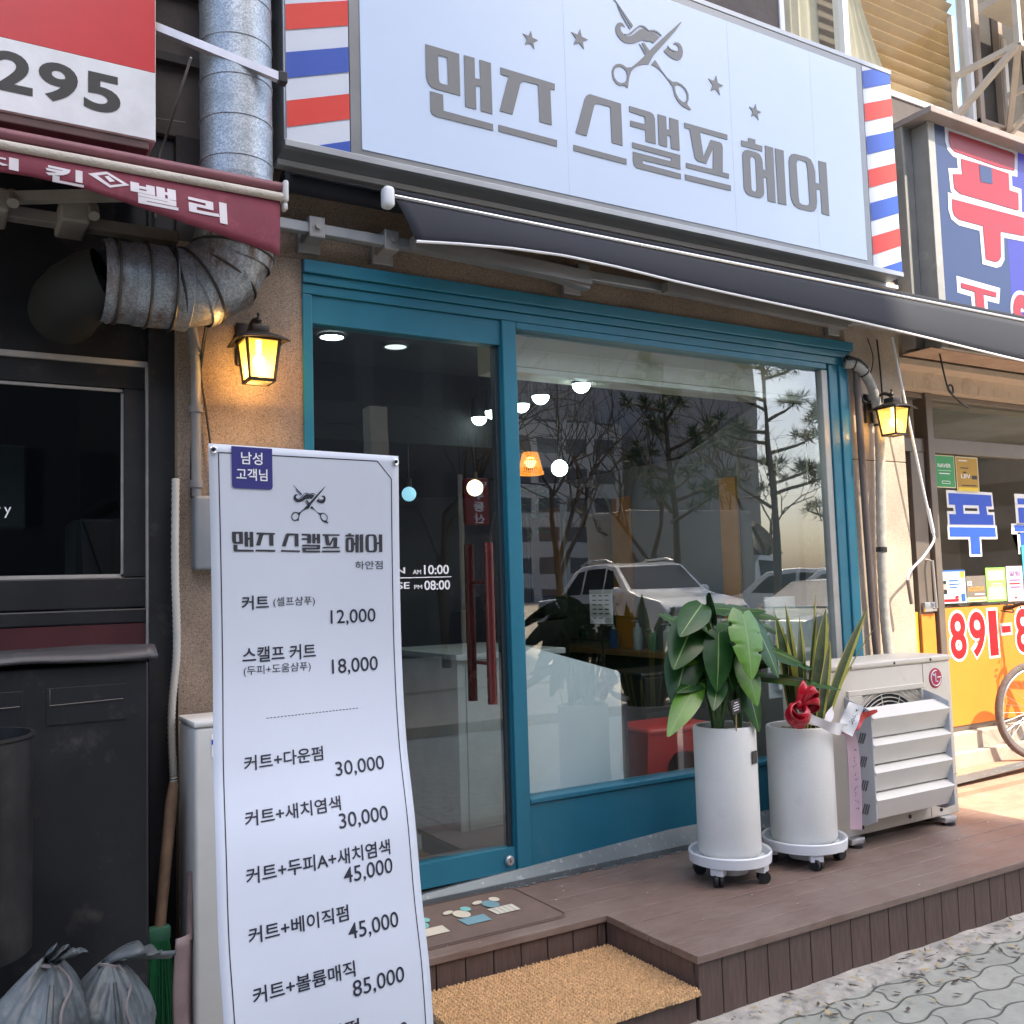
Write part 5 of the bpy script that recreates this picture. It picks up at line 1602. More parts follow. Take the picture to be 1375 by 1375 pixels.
for i, (b, t, n_, w, mi, sp) in enumerate(ML):
    kx = 1.18                                                   # spread the crown a little
    b = (3.13 + (b[0] - 3.055) * kx, b[1], b[2]); t = (3.13 + (t[0] - 3.055) * kx, t[1], t[2]); w = w * .80
    mb = MB(); leaf(mb, b, t, n_, w, 0, sp)
    mb.build('leaf', [leaf_b if mi else leaf_a, leaf_vein], mo, 60, recalc=False)
    root = Vector((3.13 + .07 * math.sin(i * 2.1), -.52 + .07 * math.cos(i * 2.1), .895))
    b = Vector(b)
    mb = MB(); mb.tube(crv([root, root.lerp(b, .5) + Vector((0, 0, .06)), b], 8), [.009 - .0002 * k for k in range(17)], 8)
    mb.build('stem', stem_green, mo)
mb = MB(); mb.tube([(3.085, -.645, .89), (3.07, -.665, 1.02)], .0035, 6)
mb.obox((3.065, -.672, 1.035), (.075, .003, .062), Matrix.Rotation(rad(-6), 4, 'Y') @ Matrix.Rotation(rad(14), 4, 'Z'), 0, 1)
for k, wd in enumerate((.03, .045, .05, .04)):
    mb.obox((3.065, -.6745, 1.053 - k * .011), (wd, .001, .0035), Matrix.Rotation(rad(-6), 4, 'Y') @ Matrix.Rotation(rad(14), 4, 'Z'), 0, 2)
tag(mb.build('plant_tag', [wood_light, dark_metal, white_print], None, 0), 'small black name tag on a stick in the left planter', 'plant tag')
mb = MB(); mb.tube([(3.22, -.58, .90), (3.34, -.56, 1.18)], .004, 6); tag(mb.build('plant_stake', wood_light, None), 'thin slanting bamboo stake in the left planter', 'stake')

sn = thing('striped_blade_plant', 'tall yellow edged snake plant growing in the right planter', 'plant', (3.605, -.525, .85))


def blade(p, tip, w, twist):
    p, tip = Vector(p), Vector(tip)
    mb = MB(); n = 24
    mid = p.lerp(tip, .55) + Vector(((p.x - tip.x) * .14, -.01, .03))
    rows = []
    for i in range(n + 1):
        t = i / n
        c = (1 - t) ** 2 * p + 2 * t * (1 - t) * mid + t * t * tip
        a = twist + .5 * t
        sd = Vector((math.cos(a), math.sin(a), 0)); nr = Vector((math.sin(a), -math.cos(a), .1))
        ww = w * .5 * (.62 + .7 * math.sin(math.pi * t * .8)) * (1 - t ** 5) + .0006
        rows.append([mb.bm.verts.new(c + sd * ww * s + nr * (.25 * ww * (s * s - .5))) for s in (-1, -.64, 0, .64, 1)])
    for a, b in zip(rows, rows[1:]):
        for j in range(4):
            mb.bm.faces.new((a[j], a[j + 1], b[j + 1], b[j])).material_index = 1 if j in (0, 3) else 0
    return mb.build('blade', [sans_green, sans_edge], sn, 60, recalc=False)


for (bx, by, tx, ty, tz, w, tw) in ((.00, -.06, .06, -.10, 1.50, .055, .2), (.03, -.05, .10, -.12, 1.42, .06, -.3), (-.03, -.07, .01, -.14, 1.40, .062, .5), (.05, -.03, .17, -.08, 1.36, .05, .1),
                                   (.06, -.08, .36, -.16, 1.42, .055, -.2), (.07, -.06, .45, -.14, 1.33, .035, .3), (-.05, -.03, -.10, -.05, 1.45, .055, .0), (-.07, -.05, -.17, -.05, 1.40, .05, -.4),
                                   (-.02, .02, -.05, .02, 1.34, .05, .4), (.04, .02, .09, .04, 1.38, .05, -.1), (-.05, -.09, -.10, -.15, 1.22, .05, .4), (.02, -.10, .06, -.17, 1.27, .045, -.2), (.08, .0, .20, .02, 1.20, .05, .6)):
    blade((3.605 + bx, -.525 + by, .85), (3.605 + tx, -.525 + ty, tz + .03), w * 1.3, tw)

rb = thing('gift_ribbon', 'red satin bow with long white gift ribbons on the right planter', 'ribbon', (3.5, -.6, .85))


FACE = Vector((.66, .74, -.05)).normalized()


def strip(pts, w, m_, name, roll=0., n=10):
    """flat ribbon along a path; w = widths along it"""
    c_ = crv(pts, n)
    mb = MB(); rows = []
    for i, p in enumerate(c_):
        t = i / (len(c_) - 1) * (len(w) - 1); k = min(int(t), len(w) - 2)
        ww = w[k] + (w[k + 1] - w[k]) * (t - k)
        d = (c_[min(i + 1, len(c_) - 1)] - c_[max(i - 1, 0)]).normalized()
        s = d.cross(FACE).normalized()
        s = (Matrix.Rotation(roll + .25 * math.sin(i * .35), 3, d) @ s)
        rows.append([mb.bm.verts.new(p + s * ww * q + FACE * (-.004 * abs(q))) for q in (-.5, 0, .5)])
    for a, b in zip(rows, rows[1:]):
        for j in range(2): mb.bm.faces.new((a[j], a[j + 1], b[j + 1], b[j]))
    return mb.build(name, m_, rb, 60, recalc=False)


def bow_loop(c, ax, up_, L_, W_):
    c, ax, up_ = Vector(c), Vector(ax).normalized(), Vector(up_).normalized()
    L_, W_ = L_ * .82, W_ * .9
    sd = ax.cross(up_)
    mb = MB()
    def f(u, v):
        a = 2 * math.pi * u
        w = W_ * (.35 + .65 * math.sin(min(math.pi, a / 2)) ** .7)
        q = c + ax * (L_ * .5 * (1 - math.cos(a))) + up_ * (L_ * .42 * math.sin(a)) + sd * (w * (v - .5))
        return q + up_ * .012 * math.sin(v * 9 + u * 5)
    mb.grid(28, 8, f)
    mb.build('bow_loop', red_satin, rb, 60, solid=.001)


kn = Vector((3.425, -0.705, 1.015))
bow_loop(kn, (-.45, -.25, -.75), (.6, -.5, -.3), .12, .10)
bow_loop(kn, (-.25, -.25, -.35), (.5, -.7, -.2), .10, .08)
bow_loop(kn, (.55, -.2, .62), (-.4, -.5, .7), .12, .10)
bow_loop(kn, (.95, -.3, .10), (-.1, -.7, .7), .11, .085)
mb = MB(); mb.ball(kn, .024, n=10); mb.build('bow_knot', red_satin, rb)
strip([kn, (3.470, -0.718, .960), (3.550, -0.727, .918), (3.640, -0.722, .888), (3.720, -0.705, .872)], [.012, .030, .044, .055, .060], ribbon_white, 'ribbon_tail', .15)
strip([kn + Vector((.01, .03, 0)), (3.500, -0.660, .945), (3.590, -0.670, .915), (3.670, -0.650, .925), (3.740, -0.625, .955)], [.012, .03, .042, .046, .046], ribbon_white, 'ribbon_tail', .5)
strip([(3.700, -0.722, .862), (3.735, -0.720, .905), (3.765, -0.718, .945), (3.800, -0.716, .985)], [.075, .078, .074, .070], M('ribbon_card', (.60, .60, .58), .5), 'ribbon_tail', -.1)
strip([(3.700, -0.705, .868), (3.800, -0.690, .880), (3.880, -0.680, .915), (3.990, -0.680, .935)], [.03, .055, .045, .012], red_satin, 'ribbon_tail', .3)
strip([(3.745, -0.690, .885), (3.772, -0.700, .80), (3.779, -0.698, .60), (3.772, -0.695, .40)], [.04, .054, .056, .054], ribbon_pink, 'ribbon_tail', .1)
# brush writing on the ribbons
ink = MB(); rnd = random.Random(11)
for k in range(9):
    z = .77 - k * .034
    for q in range(3):
        a = Vector((3.778 + rnd.uniform(-.014, .016), -.710, z + rnd.uniform(-.010, .010)))
        ink.tube([a, a + Vector((rnd.uniform(-.016, .016), -.0015, rnd.uniform(-.012, .012)))], .0012, 4)
for k in range(4):
    for q in range(4):
        a = Vector((3.735 + rnd.uniform(-.010, .010) + .014 * k, -.735, .905 + .016 * k + rnd.uniform(-.007, .007)))
        ink.tube([a, a + Vector((rnd.uniform(-.012, .012), -.001, rnd.uniform(-.012, .012)))], .0014, 4)
ink.build('brush_writing', navy_ink, rb)

# ================================================================ estate agency next door on the right
yn = .50
ns = thing('agency_storefront', 'sunlit glass shop front with an orange film and red phone number', 'shop front', (7.5, yn, .26))
mb = MB()
mb.box((6.105, yn - .05, .48), (6.175, yn + .06, 2.90), .004); mb.box((6.176, yn - .03, 2.47), (9.5, yn + .06, 2.58), .004); mb.box((6.176, yn - .03, .48), (9.5, yn + .06, .515), .004)
mb.box((5.26, yn - .02, 2.47), (6.104, yn + .06, 2.57), .004); mb.box((5.93, yn - .025, .34), (6.08, yn + .05, 2.468), .004); mb.box((8.6, yn - .05, .48), (8.68, yn + .06, 2.9), .004)
mb.box((5.26, yn - .03, 2.86), (9.5, yn + .06, 2.90), .004)
mb.build('frame', brown_alu, ns, 0)
mb = MB(); mb.box((6.176, yn + .01, .516), (8.6, yn + .018, 2.469)); mb.box((6.176, yn + .01, 2.581), (8.6, yn + .018, 2.859)); mb.box((5.26, yn + .01, .34), (5.929, yn + .018, 2.469)); mb.build('window_pane', glass_agency, ns, 0)
mb = MB(); mb.box((6.176, yn - .036, .517), (8.58, yn - .031, 1.352)); mb.build('orange_film', orange_panel, ns, 0)
mb = MB(); mb.box((5.27, yn - .008, .40), (5.928, yn - .002, 1.335)); mb.box((5.932, yn - .032, .40), (6.078, yn - .027, 1.32), mi=1)
mb.build('door_film', [M('yellow_film', (.90, .40, .03), .5, var=.05), orange_panel], ns, 0)
mb = MB(); mb.box((5.26, yn - .10, .26), (9.5, yn + .06, .478), .006); mb.box((5.26, yn - .16, .22), (9.5, yn - .101, .36), .006); mb.build('plinth', M('plinth_grey', (.40, .35, .29), .85, var=.15), ns, 0)
mb = MB(); mb.box((5.26, yn - .12, 2.902), (9.5, yn + .3, 3.5)); mb.box((5.26, yn - .26, 3.02), (9.5, yn - .121, 3.06))
for k in range(22): mb.box((5.3 + k * .19, yn - .122, 2.902), (5.305 + k * .19, yn - .1195, 2.96))
mb.build('fascia', beige_paint, ns, 0)
mb = MB(); mb.tube([(6.03, yn - .02, 1.70), (6.03, yn - .075, 1.69), (6.045, yn - .075, 1.36), (6.045, yn - .02, 1.35)], .010, 8); mb.box((5.95, yn - .055, 1.335), (6.08, yn - .026, 1.40), .004); mb.build('door_handle', silver, ns)
mb = MB(); mb.box((5.3, 2.6, .2), (9.6, 2.65, 3)); mb.box((5.2, yn + .1, 2.88), (9.6, 2.6, 2.9)); mb.box((5.2, .5, .2), (9.6, 2.6, .27)); mb.box((5.2, .6, .27), (5.25, 2.6, 2.9)); mb.box((9.55, .6, .27), (9.6, 2.6, 2.88))
mb.box((6.6, 1.4, .27), (8.4, 2.1, 1.05), .02, mi=1)
mb.build('office_interior', [M('office_wall', (.46, .41, .36), .8, var=.1), M('office_desk', (.10, .08, .06), .5)], ns, 0)
# lettering on glass with white outline
mb = MB(); mb2 = MB()
PU = [[(6.375, 2.185), (6.890, 2.180), (6.895, 2.095), (6.82, 2.095), (6.83, 2.03), (6.90, 2.03), (6.90, 1.955), (6.37, 1.955), (6.37, 2.03), (6.45, 2.03), (6.445, 2.10), (6.375, 2.10)], [(6.54, 2.10), (6.73, 2.10), (6.735, 2.035), (6.54, 2.035)]]
PU2 = [[(6.36, 1.935), (6.92, 1.935), (6.92, 1.865), (6.715, 1.865), (6.715, 1.735), (6.60, 1.735), (6.60, 1.865), (6.36, 1.865)]]
mb.sheet([grow_poly(PU[0], .022), grow_poly(PU[1], -.022)], lambda a, b: Vector((a, yn + .006, b))); mb.sheet([grow_poly(PU2[0], .018)], lambda a, b: Vector((a, yn + .0062, b)))
mb2.sheet(PU, lambda a, b: Vector((a, yn + .004, b))); mb2.sheet(PU2, lambda a, b: Vector((a, yn + .004, b)))
lo_ = mb.build('letter', white_print, ns, 0); mb2.build('blue_stroke', royal_blue, lo_, 0)
mb = MB(); mb2 = MB(); wall_text(mb, '른', 7.125, 7.735, 1.73, 2.20, yn + .006, .05); wall_text(mb2, '른', 7.165, 7.695, 1.765, 2.165, yn + .004, .02)
lo_ = mb.build('letter', white_print, ns, 0); mb2.build('blue_stroke', royal_blue, lo_, 0)
for ch, xa, xb in (('8', 6.225, 6.41), ('9', 6.452, 6.640), ('1', 6.685, 6.785), ('-', 6.845, 6.955), ('8', 7.02, 7.21), ('0', 7.27, 7.45)):
    mb = MB(); mb2 = MB()
    za, zb = (1.145, 1.195) if ch == '-' else (.985, 1.315)
    wall_text(mb, ch, xa - .018, xb + .018, za - .020, zb + .020, yn - .038, .085); wall_text(mb2, ch, xa, xb, za, zb, yn - .040, .022)
    do_ = mb.build('phone_digit', white_print, ns, 0); mb2.build('red_digit', bright_red, do_, 0)



def poster(name, label, x0, x1, z0, z1, mats, deco, y=yn - .002, cat='poster'):
    t = thing(name, label, cat, ((x0 + x1) / 2, y, z0))
    mb = MB(); mb.box((x0, y - .003, z0), (x1, y, z1)); mb.build('sheet', mats[0], t, 0)
    mb = MB()
    for k, d in enumerate(deco):
        if d[0] == 'b': mb.box((x0 + (x1 - x0) * d[1], y - .0036 - k * .0003, z0 + (z1 - z0) * d[2]), (x0 + (x1 - x0) * d[3], y - .0032 - k * .0003, z0 + (z1 - z0) * d[4]), mi=d[5])
        else: wall_text(mb, d[0], x0 + (x1 - x0) * d[1], x0 + (x1 - x0) * d[3], z0 + (z1 - z0) * d[2], z0 + (z1 - z0) * d[4], y - .0045, .02, d[5])
    mb.build('print', mats[1:], t, 0)
    return t


cream_edge = M('cream_edge', (.75, .70, .45), .5)
poster('green_sticker', 'small green window sticker with cream rim and white word', 6.205, 6.455, 2.222, 2.462, [cream_edge, M('sticker_green', (.04, .33, .10), .5), white_print],
       [('b', .03, .03, .97, .97, 0), ('NAVER', .2, .62, .82, .74, 1), ('b', .2, .52, .82, .53, 1), ('b', .25, .42, .75, .45, 1), ('b', .36, .12, .74, .21, 1), ('b', .38, .135, .72, .195, 0)], cat='sticker')
poster('amber_sticker', 'small amber window sticker with white word and a house shape', 6.470, 6.738, 2.20, 2.460, [cream_edge, M('sticker_amber', (.48, .27, .02), .5), white_print, dark_metal, M('sticker_yellow', (.85, .62, .03), .5)],
       [('b', .03, .03, .97, .97, 0), ('b', .05, .02, .95, .12, 3), ('LIIV', .2, .38, .62, .50, 1), ('b', .68, .36, .92, .47, 2), ('b', .30, .53, .45, .57, 2), ('b', .12, .87, .5, .90, 1), ('b', .18, .66, .55, .69, 2), ('b', .2, .16, .86, .19, 2)], cat='sticker')
poster('portrait_poster', 'pale blue window poster with a tiny portrait and an orange dot', 6.200, 6.492, 1.382, 1.622, [M('poster_sky', (.60, .76, .84), .5), M('poster_blue', (.03, .12, .40), .5), white_print, M('poster_skin', (.55, .36, .28), .5), M('poster_orange', (.85, .35, .05), .5), bright_red, dark_metal],
       [('b', .0, .95, 1, 1, 0), ('b', .02, .28, .28, .72, 1), ('b', .05, .28, .25, .42, 5), ('b', .09, .42, .21, .62, 2), ('b', .07, .58, .23, .69, 5), ('b', .80, .76, .97, .95, 3), ('b', .34, .66, .70, .70, 0), ('b', .34, .56, .78, .59, 0), ('b', .34, .46, .66, .49, 0), ('b', .05, .05, .68, .13, 4), ('b', .80, .05, .95, .28, 0), ('b', .55, .15, .68, .22, 4)])
poster('brown_poster', 'low brown and cream window poster with an orange word', 6.502, 6.733, 1.384, 1.575, [M('poster_brown', (.20, .17, .14), .5), M('poster_orange', (.8, .3, .0)), white_print, cream_edge],
       [('b', .0, .0, 1, .17, 2), ('HOUSTAR', .08, .40, .92, .58, 0), ('KB', .05, .62, .28, .80, 1), ('b', .4, .26, .9, .31, 1), ('b', .1, .05, .9, .10, 0)])
poster('lime_poster', 'bright lime green window poster with a white band', 6.742, 6.988, 1.378, 1.632, [M('poster_lime', (.28, .62, .12), .5), white_print, M('poster_pale', (.55, .78, .40), .5)],
       [('b', .08, .06, .92, .42, 2), ('b', .08, .62, .92, .92, 2), ('b', .25, .50, .8, .55, 1), ('b', .2, .43, .85, .47, 1), ('b', .3, .75, .7, .78, 0)])
poster('pink_poster', 'pale pink window poster with purple characters', 7.000, 7.21, 1.372, 1.64, [M('poster_pink', (.72, .55, .62), .5), M('poster_purple', (.22, .12, .30), .5), bright_red],
       [('알림', .18, .72, .82, .86, 0), ('b', .15, .58, .85, .62, 0), ('b', .15, .48, .8, .52, 1), ('b', .2, .38, .8, .42, 0), ('b', .42, .08, .56, .13, 1)])
poster('cyan_poster', 'tall cyan window poster at the far right', 7.222, 7.6, 1.372, 1.80, [M('poster_cyan', (.05, .42, .58), .5), white_print], [('b', .1, .1, .9, .3, 0), ('b', .1, .5, .9, .8, 0)])
wk = MB(); wk.tube(crv([(5.50, -.10, 3.02), (5.53, -.11, 2.84), (5.56, -.11, 2.77), (5.60, -.11, 2.75), (5.60, -.11, 2.79), (5.57, -.11, 2.80), (5.56, -.11, 2.76), (5.66, -.12, 2.69), (5.74, -.12, 2.66)], 8), .006, 6)
tag(wk.build('knotted_wire', black_rubber, None), 'black wire tied in a knot hanging under the blue sign', 'wire')

# neighbouring blue sign
bs = thing('blue_sign', 'blue lightbox sign with huge red Korean syllable outlined in white', 'sign', (7, -.3, 2.94))
mb = MB(); mb.box((5.135, -.374, 2.935), (9.0, -.16, 4.33), .006); mb.box((5.045, -.262, 2.95), (5.134, -.16, 4.36), .008); mb.box((5.12, -.386, 2.935), (5.185, -.375, 4.33), .003); mb.box((5.186, -.386, 2.935), (9, -.375, 2.955), .003)
mb.build('cabinet', M('sign_alu', (.34, .33, .31), .5, metal=.3, var=.15, stain=((.5, .48, .44), 6, .1)), bs, 0)
mb = MB(); mb.box((5.04, -.47, 4.332), (9.0, -.10, 4.372), .004); mb.build('rain_cover', M('rain_cover', (.30, .25, .23), .6, var=.15), bs, 0)
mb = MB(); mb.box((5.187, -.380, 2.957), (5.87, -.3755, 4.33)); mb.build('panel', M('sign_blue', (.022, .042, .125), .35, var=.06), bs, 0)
mb = MB(); mb.box((5.871, -.380, 2.957), (9, -.3755, 4.33)); mb.build('sun_glow_panel', M('sign_blue_sun_glow', (.025, .03, .20), .35, emit=(.08, .04, .50), es=.12), bs, 0)  # added glow brightens the right part of the sign in place of sun
mb = MB(); mb.box((5.045, -.36, 2.930), (9.0, -.165, 2.9345)); mb.build('soffit', M('soffit_wood', (.42, .30, .22), .7, var=.2, vs=8), bs, 0)
BSY = {'bar': [(5.329, 4.312), (5.657, 4.314), (5.996, 4.314), (6.016, 4.305), (5.999, 4.194), (5.804, 4.182), (5.372, 4.192), (5.339, 4.211), (5.326, 4.245)], 'legs': [(5.433, 4.158), (5.607, 4.163), (5.768, 4.164), (5.933, 4.162), (5.929, 4.05), (6.026, 4.049), (6.016, 3.937), (6.003, 3.929), (5.4, 3.927), (5.346, 3.95), (5.34, 4.041), (5.435, 4.058)], 'stem': [(5.315, 3.879), (6.07, 3.892), (6.055, 3.767), (5.798, 3.754), (5.784, 3.587), (5.758, 3.557), (5.722, 3.544), (5.618, 3.546), (5.612, 3.759), (5.374, 3.758), (5.325, 3.777), (5.312, 3.81)], 'tee': [(5.347, 3.36), (5.708, 3.346), (5.701, 3.314), (5.57, 3.317), (5.573, 3.194), (5.57, 3.112), (5.485, 3.112), (5.483, 3.198), (5.48, 3.321), (5.347, 3.328)]}
out_w = M('outline_white', (.55, .58, .68), .4); let_r = M('sign_letter_red', (.30, .018, .03), .4, var=.06)
QS = list(BSY.values())
for grp in (QS[:3], QS[3:]):
    mb = MB()
    for k, q in enumerate(grp): mb.sheet([grow_poly(q, .036)], lambda a, b: Vector((a, -.3812 - .0004 * k, b)))
    lt = mb.build('letter', out_w, bs, 0)
    mb = MB()
    for k, q in enumerate(grp): mb.sheet([q], lambda a, b: Vector((a, -.384 - .0002 * k, b)))
    if len(grp) == 3: mb.sheet([[(5.615, 4.155), (5.745, 4.160), (5.745, 4.055), (5.622, 4.045)]], lambda a, b: Vector((a, -.3858, b)), mi=1)
    mb.build('red_stroke', [let_r, MATS['sign_blue']], lt, 0)
mb = MB(); wall_text(mb, '8', 5.842, 6.11, 2.97, 3.395, -.3815, .10); lt = mb.build('letter', out_w, bs, 0)
mb = MB(); wall_text(mb, '8', 5.868, 6.085, 3.0, 3.37, -.384, .05); mb.build('red_stroke', let_r, lt, 0)
k_ = 3.70 / 3.52                      # built at drawing size, set to its real size here
bs.scale = (k_, k_, k_); bs.location = (7 * k_, -3.9 + 3.6 * k_, 1.59 + 1.35 * k_)

# bicycle leaning by the agency window
bk = thing('bicycle', 'bicycle with thick tyres parked against the orange agency window', 'bicycle', (7.25, .2, .262))


def wheel(c, turn, par, R=.345):
    c = Vector(c); Rm = Matrix.Rotation(turn, 3, 'Z')
    P = lambda r, a, o=0.: c + Rm @ Vector((r * math.cos(a), o, r * math.sin(a)))
    k = 56
    mb = MB(); mb.tube([P(R - .022, 2 * math.pi * q / k) for q in range(k)], .023, 12, closed=True); t = mb.build('wheel', M('bike_tyre', (.14, .11, .10), .8, var=.3, vs=40, bump=.6, bs=120), par)
    mb = MB(); mb.tube([P(R - .052, 2 * math.pi * q / k) for q in range(k)], .011, 8, closed=True); mb.build('rim', silver, t)
    mb = MB()
    for q in range(28):
        a = 2 * math.pi * q / 28
        mb.tube([P(.02, a + .6 * (-1) ** q, .022 * (-1) ** (q // 2)), P(R - .06, a)], .0011, 4)
    mb.tube([P(0, 0, -.045), P(0, 0, .045)], .016, 12); mb.build('spokes', silver, t)


wheel((6.76, .20, .607), rad(-14), bk); wheel((7.80, .22, .607), 0, bk)
frm = M('bike_frame', (.10, .035, .02), .4, var=.3)
mb = MB()
for p, q, r in (((6.985, .20, 1.12), (7.30, .21, .60), .020), ((7.30, .21, .60), (7.42, .22, 1.12), .017), ((6.98, .20, 1.16), (7.41, .22, 1.08), .017), ((7.30, .21, .60), (7.80, .22, .607), .010), ((7.41, .22, 1.05), (7.80, .22, .607), .009), ((6.97, .20, 1.26), (7.0, .20, 1.02), .022)):
    mb.tube([p, q], r, 12)
mb.build('frame', frm, bk)
mb = MB()
for s in (-.05, .05): mb.tube(crv([(6.99, .20, 1.02), (6.97, .20 + s, .98), (6.88, .20 + s, .78), (6.76, .20 + s, .607)], 5), .012, 10)
mb.build('fork', frm, bk)
mb = MB(); mb.tube(crv([(6.90, .49, 1.325), (6.885, .40, 1.335), (6.90, .30, 1.36), (6.965, .20, 1.30), (6.93, .10, 1.36), (6.95, .0, 1.335), (7.0, -.09, 1.32)], 6), .013, 10)
mb.tube([(6.90, .49, 1.325), (6.888, .40, 1.334)], .019, 12); mb.tube([(7.0, -.09, 1.32), (6.955, .0, 1.335)], .019, 12)
mb.tube(crv([(6.88, .40, 1.33), (6.84, .36, 1.30), (6.83, .45, 1.31)], 5), .006, 6)
for k in range(14):
    a = .49 - k * .03
    mb.tube([(6.90, a, 1.335), (6.90 + rnd.uniform(-.03, .03), a + rnd.uniform(-.03, .03), 1.335 + rnd.uniform(-.035, .035))], .006, 5)
mb.build('handlebar', M('frayed_grip', (.07, .035, .025), .8, var=.4, vs=30), bk)
mb = MB(); mb.tube(crv([(6.93, .30, 1.34), (6.90, .24, 1.18), (6.96, .19, 1.0), (6.93, .18, .85)], 6), .004, 6); mb.build('brake_cable', black_rubber, bk)
mb = MB(); mb.ball((7.45, .22, 1.17), .12, (1.1, .7, .35), 12); mb.tube([(7.42, .22, 1.1), (7.44, .22, 1.16)], .012, 8); mb.build('saddle', black_leather, bk)

# ================================================================ inside the hair shop
mb = MB(); mb.box((1.36, .12, .18), (4.70, 4.65, .28)); structure(mb.build('shop_floor', room_floor, None, 0))
mb = MB(); mb.box((1.30, .12, 2.96), (4.80, 4.65, 3.0)); structure(mb.build('shop_ceiling', room_ceiling, None, 0))
mb = MB(); mb.box((1.30, 4.60, .28), (4.80, 4.65, 2.96)); mb.box((1.30, .40, .28), (1.345, 4.6, 2.96)); mb.box((4.70, .42, .28), (4.75, 4.6, 2.96)); structure(mb.build('shop_inner_wall', room_wall, None, 0))
mb = MB(); mb.box((1.346, 1.50, 2.50), (4.699, 4.599, 2.958))
mb.sheet([[(.62, 2.80), (1.499, 2.50), (1.499, 2.958), (.62, 2.958)]], lambda a, b: Vector((4.699, a, b)), (-.05, 0, 0))
structure(mb.build('dropped_ceiling', M('ceiling_black', (.010, .010, .011), .8), None, 0))
bb = thing('blind_box', 'cream roller blind box behind the top of the display window', 'blind box', (3.5, .25, 2.66))
mb = MB(); mb.box((2.40, .13, 2.685), (4.58, .40, 2.86), .004); mb.build('box', cream, bb, 0)
mb = MB(); mb.box((2.40, .125, 2.655), (4.58, .18, 2.682), .003); mb.box((2.40, .127, 2.77), (4.58, .1295, 2.776)); mb.build('bottom_rail', M('rail_cream', (.70, .68, .60), .4), bb, 0)
for k, (x, y) in enumerate(((1.80, .90), (2.19, .95))):
    t = thing('ceiling_downlight', 'round recessed ceiling downlight seen through the glass door', 'ceiling light', (x, y, 2.94), 'recessed downlights in the shop ceiling')
    mb = MB(); mb.lathe([(.0, 2.945), (.06, 2.945), (.062, 2.95)], (x, y, 0), 24); mb.build('diffuser', bulb_white if k % 2 == 0 else M('bulb_dim', (.6, .6, .6), .4, emit=(.8, .9, .9), es=.5), t)
    mb = MB(); mb.lathe([(.062, 2.955), (.062, 2.942), (.072, 2.942), (.074, 2.957)], (x, y, 0), 24); mb.build('ring', M('ring_grey', (.2, .2, .2), .5), t)
for x, y in ((2.95, .66), (2.98, .92), (2.98, .30), (2.96, 1.40), (2.93, 1.17)):
    t = thing('pendant_lamp', 'black pendant spot with glowing round bulb in the row inside the window', 'pendant lamp', (x, y, 2.62), 'row of black pendant spots inside the window')
    mb = MB(); mb.lathe([(.0, 2.80), (.045, 2.80), (.05, 2.79), (.05, 2.67), (.046, 2.67)], (x, y, 0), 24); mb.tube([(x, y, 2.80), (x, y, 2.96)], .005, 6); mb.build('shade', dark_metal, t)
    mb = MB(); mb.ball((x, y, 2.672), .049, n=12); mb.build('bulb', bulb_white, t)
for x, y, z, r, m_, lab in ((3.56, 1.40, 2.372, .054, bulb_white, 'bright white globe lamp hanging beside the amber wicker lamp'), (2.97, 1.5, 2.235, .052, bulb_warm, 'warm yellow globe lamp hanging behind the door glass'), (2.53, 1.55, 2.19, .045, M('bulb_cyan', (.4, .6, .7), .4, emit=(.35, .75, .95), es=.35), 'dim bluish globe lamp hanging near the price banner top')):
    t = thing('globe_lamp', lab, 'pendant lamp', (x, y, z))
    mb = MB(); mb.ball((x, y, z), r, n=16); mb.build('globe', m_, t)
    mb = MB(); mb.tube([(x, y, z + r), (x, y, z + r + .05)], .018, 12); mb.tube([(x, y, z + r), (x, y, 2.96 if y < 1.5 else 2.50)], .003, 5); mb.build('cord', dark_metal, t)
wx, wy, wz, wk_ = 3.345, 1.42, 2.325, .90
t = thing('wicker_lamp', 'glowing amber wicker pendant lamp inside the window', 'pendant lamp', (wx, wy, wz))
mb = MB()
for k in range(34):
    a = 2 * math.pi * k / 34
    mb.tube([(wx + .055 * wk_ * math.cos(a), wy + .055 * wk_ * math.sin(a), wz + .155 * wk_), (wx + .092 * wk_ * math.cos(a), wy + .092 * wk_ * math.sin(a), wz)], .0036, 5)
for z, r in ((.155, .055), (.10, .070), (.002, .092), (.015, .09)):
    mb.tube([(wx + r * wk_ * math.cos(a), wy + r * wk_ * math.sin(a), wz + z * wk_) for a in [2 * math.pi * q / 30 for q in range(30)]], .0045, 5, closed=True)
mb.build('wicker_shade', wicker_glow, t)
mb = MB(); mb.ball((wx, wy, wz + .08), .036, n=10); mb.build('bulb', M('bulb_amber', (.9, .6, .2), .4, emit=(1, .60, .10), es=6), t)
mb = MB(); mb.tube([(wx, wy, wz + .14), (wx, wy, 2.96)], .004, 5); mb.build('cord', dark_metal, t)

